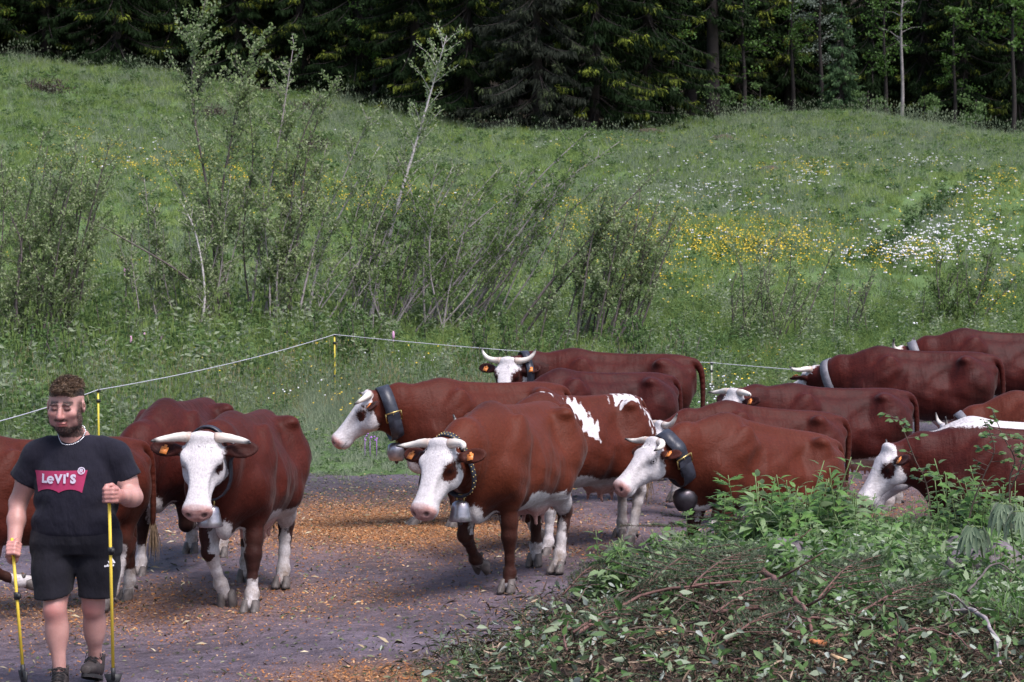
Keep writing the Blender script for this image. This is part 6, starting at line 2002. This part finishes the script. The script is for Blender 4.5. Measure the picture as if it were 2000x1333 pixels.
def heap_branches():
    rng = np.random.default_rng(17)
    def W(px, py, lift=.05):
        p = at(px, py); return p + np.array([0, 0, lift])
    specs = [('thick red brown broken branch lying across the middle of the heap', [(1490, 1130), (1530, 1185), (1575, 1235), (1590, 1260)], .022, M_REDB, .10),
             ('red brown forked branch end rising above the green leaves', [(1462, 1125), (1495, 1095), (1540, 1075), (1560, 1045)], .016, M_REDB, .14),
             ('long thin red branch curving over the cut spruce twigs', [(1130, 1265), (1250, 1215), (1380, 1190), (1490, 1190), (1560, 1215)], .011, M_REDB, .12),
             ('long bare twig fork at the left of the heap', [(1125, 1265), (1190, 1258), (1265, 1225), (1300, 1195)], .009, M_TWIG, .09),
             ('dark red branch lying flat below the cut spruce', [(1395, 1215), (1480, 1222), (1560, 1235), (1640, 1232)], .014, M_REDB, .06),
             ('grey crooked branch at the lower right corner', [(1885, 1215), (1910, 1240), (1940, 1280), (1960, 1330)], .017, M_BARKG, .10),
             ('thin upright cut sapling stem with a few leaves in the middle of the heap', [(1590, 1070), (1605, 1030), (1622, 985), (1640, 945)], .010, M_TWIG, .06),
             ('dark slanting stem right of the cut sapling', [(1625, 1075), (1640, 1040), (1655, 1010)], .012, M_BARKD, .06),
             ('dark broken stem sticking out left of the weeds', [(1280, 1110), (1268, 1080), (1255, 1050)], .012, M_BARKD, .05),
             ('thin dark twig slanting over the right rocks', [(1850, 1130), (1880, 1080), (1900, 1040)], .007, M_BARKD, .10),
             ('dry twig arching at the lower middle edge', [(1740, 1330), (1745, 1290), (1760, 1250), (1755, 1200)], .008, M_TWIG, .10),
             ('reddish twig crossing the lower right litter', [(1720, 1275), (1800, 1265), (1880, 1272)], .008, M_REDB, .07),
             ('twig lying near the edge of the road', [(1110, 1245), (1140, 1240), (1170, 1236)], .010, M_REDB, .03),
             ('grey twig standing in the lower litter', [(1520, 1300), (1530, 1260), (1545, 1200)], .007, M_BARKG, .10),
             ('slim twig at the right frame edge', [(1895, 1190), (1950, 1172), (2000, 1170)], .008, M_BARKD, .20)]
    for lab, pts, r, mat, lift in specs:
        up = ('upright' in lab or 'stem' in lab or 'arching' in lab or 'standing' in lab or 'slanting' in lab or 'rising' in lab)
        if up:
            b = at(*pts[0]); Y = b[1]
            P = [np.array([(px - 1000) / F_PX * (Y - .02 * i), Y - .02 * i, CAM_H + (HORIZON - py) / F_PX * (Y - .02 * i)]) for i, (px, py) in enumerate(pts)]
            P[0] = P[0] - np.array([0, 0, .08])
        else:
            P = [W(px, py + 30, (lift if 0 < i < len(pts) - 1 else lift * .4) + .10) for i, (px, py) in enumerate(pts)]
        P = np.array(P); c = P[0].copy()
        o = branch_mesh(P - c, r, rng, 2 if r < .02 else 3).build('broken_branch', mat); o.location = tuple(c)
        tag(o, lab, 'branch', 'cut branches on the heap')
    for k in range(60):
        px, py = rng.uniform(1080, 2000), rng.uniform(1170, 1340); p = W(px, py, rng.uniform(.06, .20)); a = rng.uniform(0, 6.3); L = rng.uniform(.1, .45)
        d = np.array([math.cos(a), math.sin(a), rng.uniform(-.1, .4)]) * L
        o = branch_mesh([np.zeros(3), d * .5 + rng.normal(0, .03, 3), d], rng.uniform(.003, .007), rng, 1).build('small_twig', M_TWIG if k % 3 else M_REDB); o.location = tuple(p)
        tag(o, 'short thin twig lying in the litter at the bottom of the heap', 'twig', 'small twigs on the heap')
    for px, py, L, lab in ((1575, 1215, .05, 'freshly broken pale wood splinter beside the thick branch'), (1300, 1265, .07, 'pale chunk of splintered wood under the cut spruce'), (1600, 1290, .055, 'orange wood chunk at the bottom of the heap'), (1645, 1322, .05, 'white wood chunk at the very bottom of the heap'), (1340, 1150, .045, 'small pale wood piece between leaves and spruce'), (978, 1288, .06, 'splintered reddish wood piece at the heap edge near the road')):
        p = W(px, py, .07); mb = MB(); a = rng.uniform(0, 3); R = rotm('Z', a) @ rotm('Y', rng.normal(0, .3))
        V = np.array([[x, y, z] for x in (-1, 1) for y in (-1, 1) for z in (-1, 1)]) * np.array([L, L * .3, L * .18]) + rng.normal(0, L * .12, (8, 3))
        mb.add(V @ R.T, Q=[[0, 1, 3, 2], [4, 6, 7, 5], [0, 4, 5, 1], [2, 3, 7, 6], [0, 2, 6, 4], [1, 5, 7, 3]])
        o = mb.build('wood_piece', M_REDB if 'reddish' in lab else (M_CHIP2 if 'orange' in lab else M_WOODP), smooth=False); o.location = tuple(p); tag(o, lab, 'wood', 'broken wood on the heap')
    # cut spruce boughs
    MN = leafmat('cut_spruce_needles', (.022, .038, .018), (.055, .075, .036), .55, .1, .3, 4)
    sp = [((1100, 1210), (1190, 1165), 'cut spruce bough at the left tip of the heap'), ((1250, 1215), (1390, 1140), 'cut spruce bough below the leafy weeds'), ((1330, 1225), (1470, 1150), 'dark cut spruce bough left of the thick branch'), ((1180, 1255), (1330, 1215), 'flat cut spruce bough in the lower left of the heap'),
          ((1400, 1260), (1540, 1230), 'cut spruce bough under the thick branch'), ((1600, 1230), (1700, 1170), 'cut spruce bough right of the thick branch'), ((1120, 1300), (1260, 1275), 'cut spruce bough near the bottom edge beside the road'), ((1680, 1260), (1850, 1225), 'long cut spruce bough in the lower right litter'), ((1540, 1090), (1640, 1065), 'cut spruce bough behind the forked branch'), ((1420, 1320), (1560, 1290), 'cut spruce bough at the bottom middle')]
    for (ax, ay), (bx, by), lab in sp:
        a, b = W(ax, ay, .16), W(bx, by, .24); root = empty('cut_spruce_bough', tuple(a)); tag(root, lab, 'branch', 'cut spruce boughs on the heap')
        d = b - a; L = np.linalg.norm(d); dd = d / L; sd = unit(np.cross((0, 0, 1), dd))
        P = bez([np.zeros(3), d * .5 + np.array([0, 0, .05]), d], 12); tw = MB(); tw.tube(P, np.linspace(.008, .003, len(P)), 5)
        nd_ = MB()
        segs = [(P[i], P[i + 1]) for i in range(len(P) - 1)]
        for i in range(2, len(P) - 1):
            for s in (-1, 1):
                e = P[i] + (dd * .6 + sd * s * .8) * L * .34 * (1.15 - i / len(P)) + np.array([0, 0, rng.normal(-.01, .025)]); tw.tube([P[i], e], [.004, .002], 4, cap=False); segs.append((P[i], e))
                for f in (.4, .7):
                    q = P[i] + (e - P[i]) * f; e2 = q + (dd * .9 + sd * s * .35 * rng.choice([-1, 1])) * L * .12; segs.append((q, e2))
        for q, e in segs:
            k = int(np.linalg.norm(e - q) * 420) + 6; t = rng.random(k)[:, None]; B = q + (e - q) * t; ax_ = unit(e - q)
            D = rng.normal(size=(k, 3)); D = unit(D - ax_ * (D @ ax_)[:, None]) + ax_ * .9
            leaves(nd_, B, D, rng.uniform(.018, .03, k), .0035, fold=0, rng=rng)
        tw.build('twig', M_REDB, root); nd_.build('needles', MN, root, smooth=False)

def heap_rocks():
    rng = np.random.default_rng(4)
    m, nt, b = new_mat('rock')
    n = noise(nt, 3, 5, .65, 'Object'); n2 = noise(nt, 14, 4, .65, 'Object')
    f = maths(nt, 'ADD', maths(nt, 'MULTIPLY', n.outputs[0], .5), maths(nt, 'MULTIPLY', n2.outputs[0], .5))
    c = ramp(nt, f, [(.35, (.06, .048, .052)), (.5, (.12, .10, .11)), (.68, (.20, .175, .19))]).outputs[0]
    nm = noise(nt, 5, 3, .5, 'Object'); moss = maprange(nt, nm.outputs[0], .60, .66)
    c = mixc(nt, moss, c, (.045, .05, .012)); nt.links.new(c, b.inputs['Base Color']); b.inputs['Roughness'].default_value = .85
    bump(nt, b, n2.outputs[0], .7, .02)
    for px, Y, s, lab in ((1890, 14.1, (.19, .16, .13), 'rounded grey rock at the back right of the heap'), (1935, 13.3, (.25, .17, .14), 'large mossy rock below the rounded one'), (1548, 13.5, (.13, .10, .15), 'pointed grey rock beside the broken branch'), (1985, 13.4, (.12, .10, .12), 'small rock at the right frame edge')):
        V, Q = uv_sphere(1, 22, 14); d = unit(V); off = sum(a * np.sin(V @ rng.normal(0, f, 3) + rng.uniform(0, 6)) for a, f in ((.10, 2.2), (.07, 3.5), (.04, 7), (.025, 12)))
        V = d * (1 + off)[:, None] * np.array(s)
        o = link('rock', mesh_np('rock', V, Q), m); p = at(px, Y=Y); o.location = (p[0], p[1], p[2] + s[2] * .85); tag(o, lab, 'rock', 'rocks on the heap')

def wilted_and_saplings():
    rng = np.random.default_rng(23)
    # drooping palmate leaves hanging from bent stems
    def palmate(L, rng):
        mb = MB()
        for k, (a, s) in enumerate(((-1.1, .62), (-.55, .85), (0, 1.0), (.55, .85), (1.1, .62))):
            V, Q = lanceolate(L * s, L * .36 * s, 6, .35, .10); V = V @ rotm('Z', a).T
            mb.add(V, Q=Q)
        return mb
    for px, ptop, Y, L, H, lab in ((1918, 1135, 12.5, .22, .62, 'wilted plant with hanging pale leaves in front of the mossy rock'), (1908, 1030, 13.0, .22, .75, 'wilted plant with folded hanging leaves in front of the rounded rock'), (1968, 985, 12.8, .22, .85, 'tallest wilted plant near the right frame edge'), (1998, 1000, 12.6, .2, .8, 'wilted plant cut by the right frame edge')):
        p = at(px, Y=Y); z = CAM_H + (HORIZON - ptop) / F_PX * Y - p[2]
        root = empty('wilted_plant', tuple(p)); tag(root, lab, 'plant', 'wilted broad leaved plants on the right of the heap')
        mb = MB(); mb.tube(bez([(.10, .05, -.05), (.06, .02, z * .5), (0, 0, z)], 10), [.006] * 5 + [.004] * 6 if False else .005, 6); mb.build('stalk', M_STALK, root)
        for k in range(6):
            a = k * 1.05 + rng.normal(0, .2); d = np.array([math.cos(a) * .45, math.sin(a) * .45, -1.0]); R = frame(d, (math.cos(a), math.sin(a), .4))
            pm = palmate(L * rng.uniform(.8, 1.15), rng); me = pm.mesh('leaf')
            n = len(me.vertices); co = np.zeros(n * 3, np.float32); me.vertices.foreach_get('co', co); co = co.reshape(-1, 3)
            # fold the blades together as wilting leaves do
            co[:, 1] *= .55; co = co @ R.T + np.array([math.cos(a) * .05, math.sin(a) * .05, z - .005 - .02 * (k % 2)])
            me.vertices.foreach_set('co', co.astype(np.float32).ravel()); me.update()
            link('leaf', me, M_WILT, root)
            q = MB(); q.tube([(0, 0, z), (math.cos(a) * .05, math.sin(a) * .05, z - .005)], .003, 5); q.build('leaf_stem', M_STALK, root)
    # thin saplings with round leaves in front of the right cows
    def thin(px0, Y, pts, lab, nleaf, L):
        b = at(px0, Y=Y); root = empty('thin_sapling', tuple(b)); tag(root, lab, 'sapling', 'thin saplings in front of the right hand cows')
        P = [np.array([0, 0, -.05])] + [np.array([(px - 1000) / F_PX * (Y - .05 * i), Y - .05 * i, CAM_H + (HORIZON - py) / F_PX * (Y - .05 * i)]) - b for i, (px, py) in enumerate(pts)]
        P = bez(P, 24); mb = MB(); mb.tube(P, np.linspace(.007, .003, len(P)), 6); lf = MB()
        for k in range(nleaf):
            t = rng.uniform(.25, 1); i = int(t * (len(P) - 1)); a = rng.uniform(0, 6.3); d = np.array([math.cos(a), math.sin(a) * .8, rng.uniform(-.1, .5)]); q = P[i]; br = rng.uniform(.03, .16)
            e = q + d * br; mb.tube([q, e], [.003, .0018], 4, cap=False)
            for j in range(3):
                V, Q = lanceolate(L * rng.uniform(.7, 1.2), L * .62, 5, .15, .25); a2 = a + rng.normal(0, .7); d2 = np.array([math.cos(a2), math.sin(a2), rng.uniform(-.4, .5)]); R = frame(d2, (rng.normal(0, .5), -.6, 1)); lf.add(V @ R.T + q + (e - q) * rng.uniform(.4, 1), Q=Q)
        mb.build('stem', M_TWIG, root); lf.build('leaves', M_ROUND, root)
    thin(1830, 14.6, [(1815, 960), (1790, 900), (1770, 850), (1755, 815)], 'thin sapling crossing the white face of the cow on the right', 17, .055)
    thin(1880, 14.3, [(1900, 1000), (1925, 930), (1945, 880), (1930, 830)], 'thin leafy sapling in front of the dark body on the right', 20, .05)
    thin(1985, 14.4, [(1975, 950), (1985, 900), (1960, 850), (1940, 800)], 'thin sapling with leaf tufts near the right frame edge', 18, .05)
    thin(1960, 14.6, [(1965, 990), (1990, 930), (2005, 880), (2010, 840)], 'sapling partly cut off by the right frame edge', 14, .05)
    thin(1640, 14.5, [(1635, 1000), (1638, 960)], 'short leafy shoot growing from the cut stem in the middle', 9, .055)
    # close leaves hanging into the right edge of the picture
    b = np.array([2.36, 8.6, 0.0]); b[2] = float(terrain(b[0], b[1])); root = empty('near_maple_shoot', tuple(b)); tag(root, 'close blurred maple shoot hanging in at the right frame edge', 'sapling')
    mb = MB(); mb.tube(bez([(.0, 0, -.1), (.05, .0, .9), (.0, 0, 1.7), (-.06, 0, 2.15)], 14), np.linspace(.012, .004, 13), 6); mb.build('stem', M_TWIG, root)
    lf = MB()
    for zz, x in ((1.98, -.13), (1.96, -.02), (2.10, -.12), (1.72, .02), (2.28, -.05)):
        for k in range(5):
            V, Q = lanceolate(.12, .045, 5, .2, .5); R = frame((math.cos(k * 1.25), math.sin(k * 1.25), -.5)); lf.add(V @ R.T + np.array([x + .04, 0, zz]), Q=Q)
    lf.build('leaves', M_WILT, root)

M_CHIP2 = simple('orange_wood', (.40, .15, .06), .8, .3, 12, .4)
fence(); road_litter(); heap_plants(); heap_branches(); heap_rocks(); wilted_and_saplings()
# ------------------------------------------------------------------ the herd
class Patches:
    def __init__(s, fn, grey=None): s.fn = fn; s._g = grey; 
    def __call__(s, x, y, z): return s.fn(x, y, z)
class GreyPatches(Patches):
    def grey(s, x, y, z, onh, hx, hz): return s._g(x, y, z, onh, hx, hz)
def blob(x, y, z, c, r):
    return (1 - np.sqrt(((x - c[0]) / r[0]) ** 2 + ((y - c[1]) / r[1]) ** 2 + ((z - c[2]) / r[2]) ** 2)) * min(r) * .8

def place(px, Y, dz=0.0):
    p = at(px, Y=Y); p[2] += dz
    return tuple(p)

def herd():
    W1 = dict(FL=dict(swing=10), FR=dict(swing=-16, knee=62, fet=40, lift=True), HL=dict(swing=-10), HR=dict(swing=9))
    W2 = dict(FL=dict(swing=4), FR=dict(swing=12, knee=55, fet=35, lift=True), HL=dict(swing=6), HR=dict(swing=-9))
    W3 = dict(FL=dict(swing=-9), FR=dict(swing=11), HL=dict(swing=8), HR=dict(swing=-8))
    W4 = dict(FL=dict(swing=16, knee=70, fet=50, lift=True), FR=dict(swing=-6), HL=dict(swing=-9), HR=dict(swing=8))
    # 1 behind the man, mostly out of frame
    make_cow('cow', 'brown cow half hidden behind the man at the left frame edge', place(78, 14.35), rad(-140), .90, neck=(0, 5), head=(0, 55), legs=dict(FL=dict(swing=14, knee=80, fet=40, lift=True), FR=dict(swing=-4), HL=dict(swing=13), HR=dict(swing=-10)),
             socks=(.2, .2, .24, .24), tint=.5, girth=.95, h=.014, dark=.35, belly=.5, brisket=None)
    # 2 behind cow 3, head hidden by the man
    make_cow('cow', 'dark cow with its lowered head behind the man, one foreleg raised', place(352, 16.6), rad(-98), .99, neck=(-28, -8), head=(-40, 62), legs=dict(FL=dict(swing=-8, knee=75, fet=50, lift=True), FR=dict(swing=10), HL=dict(swing=6), HR=dict(swing=-8)),
             socks=(.03, .24, .2, .2), tint=.12, h=.014, dark=.55, horn='out')
    # 3 hero facing the camera
    make_cow('cow', 'white faced cow walking straight towards the camera with level horns', place(476, 15.05), rad(-95), 1.0, neck=(-4, 17), head=(2, 60, -2), legs=dict(FL=dict(swing=10), FR=dict(swing=20, knee=46, fet=10, lift=True, out=-.13), HL=dict(swing=10), HR=dict(swing=-8)),
             socks=(.22, .52, .26, .26), tint=.32, girth=1.04, h=.0115, dark=.35, horn='out', tags=(0, 1), patch=(.036, .0), belly=.66,
             collar=dict(label='narrow dark collar with a steel bell on the cow facing the camera', width=.045, bell='small', t=.74, drop=.07, bell_scale=1.2))
    # 4 profile cow with wide collar
    make_cow('cow', 'cow with white face in profile and a wide dark collar with steel bell', place(940, 19.3), rad(-152), .99, neck=(-12, 16), head=(-22, 48), legs=W3, socks=(.22, .2, .2, .2), patch=(.045, .045), tint=.6, h=.0125, dark=.3, horn=('down', 'out'), tags=(1, 0),
             collar=dict(label='wide dark leather collar with a steel bell on the cow in profile', width=.12, bell='pot', t=.50, drop=.05, buckle='left', tilt=-.12))
    # 5 centre hero
    make_cow('cow', 'chestnut cow in the centre with brown eye patches and a raised foreleg', place(1000, 15.75), rad(-113), 1.0, neck=(-8, 4), head=(-6, 54, 3), legs=dict(FL=dict(swing=-2), FR=dict(swing=10, knee=52, fet=45, lift=True), HL=dict(swing=9), HR=dict(swing=-12)),
             socks=(.05, .0, .17, .17), patch=(.062, .055), tint=1.15, bony=1.25, h=.0115, dark=.55, horn=('fwd', 'out'), belly=.70,
             collar=dict(label='studded dark collar with a small bell on the central chestnut cow', width=.05, bell='small', t=.72, drop=.06, studs=True, bell_scale=1.2))
    # 6 dappled
    def dapple(x, y, z):
        f = np.maximum.reduce([blob(x, y, z, (.10, .16, 1.26), (.12, .20, .11)), blob(x, y, z, (.05, .27, 1.13), (.10, .14, .12)), blob(x, y, z, (-.62, .12, 1.31), (.20, .13, .09)), blob(x, y, z, (-.72, .22, 1.18), (.06, .12, .17)), blob(x, y, z, (.40, -.05, 1.36), (.08, .08, .06)), blob(x, y, z, (-.80, .2, .98), (.03, .05, .08))])
        return f + .035 * np.sin(x * 37 + 5 * np.sin(y * 21)) * np.sin(z * 29 + y * 33) + .02 * np.sin(x * 71 + z * 55)
    make_cow('cow', 'brown cow with white patches on its back behind the central cow', place(1120, 17.75), rad(-134), .98, neck=(0, 0), head=(0, 58), legs=W2, socks=(.4, .4, .62, .5), tint=.7, girth=.97, h=.0135, dark=.3, patches=Patches(dapple), horn='up', belly=.66)
    # 7 far cow looking at the camera
    make_cow('cow', 'far cow looking at the camera with black eye patches and raised horns', place(1196, 23.4), rad(178), 1.05, neck=(24, 16), head=(74, 56), legs=W3, patch=(.085, .085), tint=.15, h=.014, dark=.35, horn='lift', necklen=.64,
             collar=dict(label='dark collar on the far cow looking at the camera', width=.08, t=.35, drop=.02))
    # 8 between
    make_cow('cow', 'dark cow whose head is hidden behind the rump of the profile cow', place(1165, 20.9), rad(-158), .97, neck=(0, -14), head=(0, 70), legs=W1, tint=.0, girth=1.04, h=.016, dark=.5)
    # 9 bell cow
    make_cow('cow', 'cow with the big round iron bell walking up behind the weeds', place(1455, 17.75, -.10), rad(-148), .97, pitch=rad(9), neck=(-4, -4), head=(2, 48), legs=W3, patch=(.0, .0), tint=.8, bony=1.5, girth=.94, h=.0125, dark=.4, horn=('down', 'out'), tags=(1, 0),
             collar=dict(label='broad black collar with brass buckle and big round iron bell', width=.125, bell='round', t=.50, drop=.06, buckle='left', tilt=-.1, mat=M_STRAP))
    # 10 behind it
    make_cow('cow', 'cow whose white head shows just behind the neck of the bell cow', place(1478, 20.2, -.05), rad(-164), .95, pitch=rad(4), neck=(6, 2), head=(8, 55), legs=W1, tint=.3, bony=1.6, girth=.9, h=.016, dark=.4, horn=('lift', 'out'))
    # 11
    make_cow('cow', 'dark red cow with a lowered white head behind the bell cow group', place(1622, 22.0, -.06), rad(-170), 1.0, neck=(14, 22), head=(24, 56), legs=W2, tint=.05, h=.016, dark=.35, horn='out', tags=(1, 0), belly=.64)
    # 12
    make_cow('cow', 'dark cow with its brown head turned away and an orange ear tag', place(1790, 24.4), rad(176), 1.04, neck=(-26, 2), head=(-66, 20), legs=W3, tint=.05, bony=1.4, girth=1.06, h=.016, dark=.4, horn=('out', 'up'), white_face=.6, tags=(1, 0),
             collar=dict(label='grey leather collar on the cow with its head turned away', width=.10, t=.35, drop=.0, mat=M_STRAPG))
    # 13
    make_cow('cow', 'farthest cow at the right edge with a small white head and grey collar', place(1950, 27.0), rad(180), 1.08, neck=(-10, 4), head=(-35, 30), legs=W1, tint=.02, h=.018, dark=.4, horn='up',
             collar=dict(label='grey collar on the farthest cow at the right', width=.11, t=.45, drop=.0, mat=M_STRAPG))
    # 14
    make_cow('cow', 'cow on the far right with a dark eye patch behind the thin saplings', place(1990, 17.4, .22), rad(178), .95, neck=(4, 8), head=(12, 56), legs=W3, patch=(.06, .06), tint=.1, h=.0135, dark=.5, horns=(0, 0), tags=(1, 0), brisket=None, patches=Patches(lambda x, y, z: blob(x, y, z, (.42, -.02, 1.4), (.18, .10, .07))))
    # 15 white backed
    wb = GreyPatches(lambda x, y, z: np.where(z > .75, .1, -.1), lambda x, y, z, onh, hx, hz: np.where(onh & (hx > .02), 0, .9 * sstep(.30, .55, x) * (1 - sstep(1.25, 1.36, z) * .55)))
    make_cow('cow', 'white backed cow with a grey mottled neck at the right edge', place(1985, 18.9, .11), rad(178), .96, neck=(0, -8), head=(0, 55), legs=W1, tint=.2, h=.016, horn='up', patches=wb)
    # 16
    make_cow('cow', 'brown back of a cow cut off by the right frame edge behind the white one', place(2065, 21.0, .05), rad(178), .98, neck=(0, -8), head=(0, 60), legs=W2, tint=.7, h=.018, horn='up',
             collar=dict(label='collar on the brown cow behind the white backed one', width=.09, t=.3, drop=.0, mat=M_STRAPG))

herd()
make_man((-2.545, 11.92, 0.0))
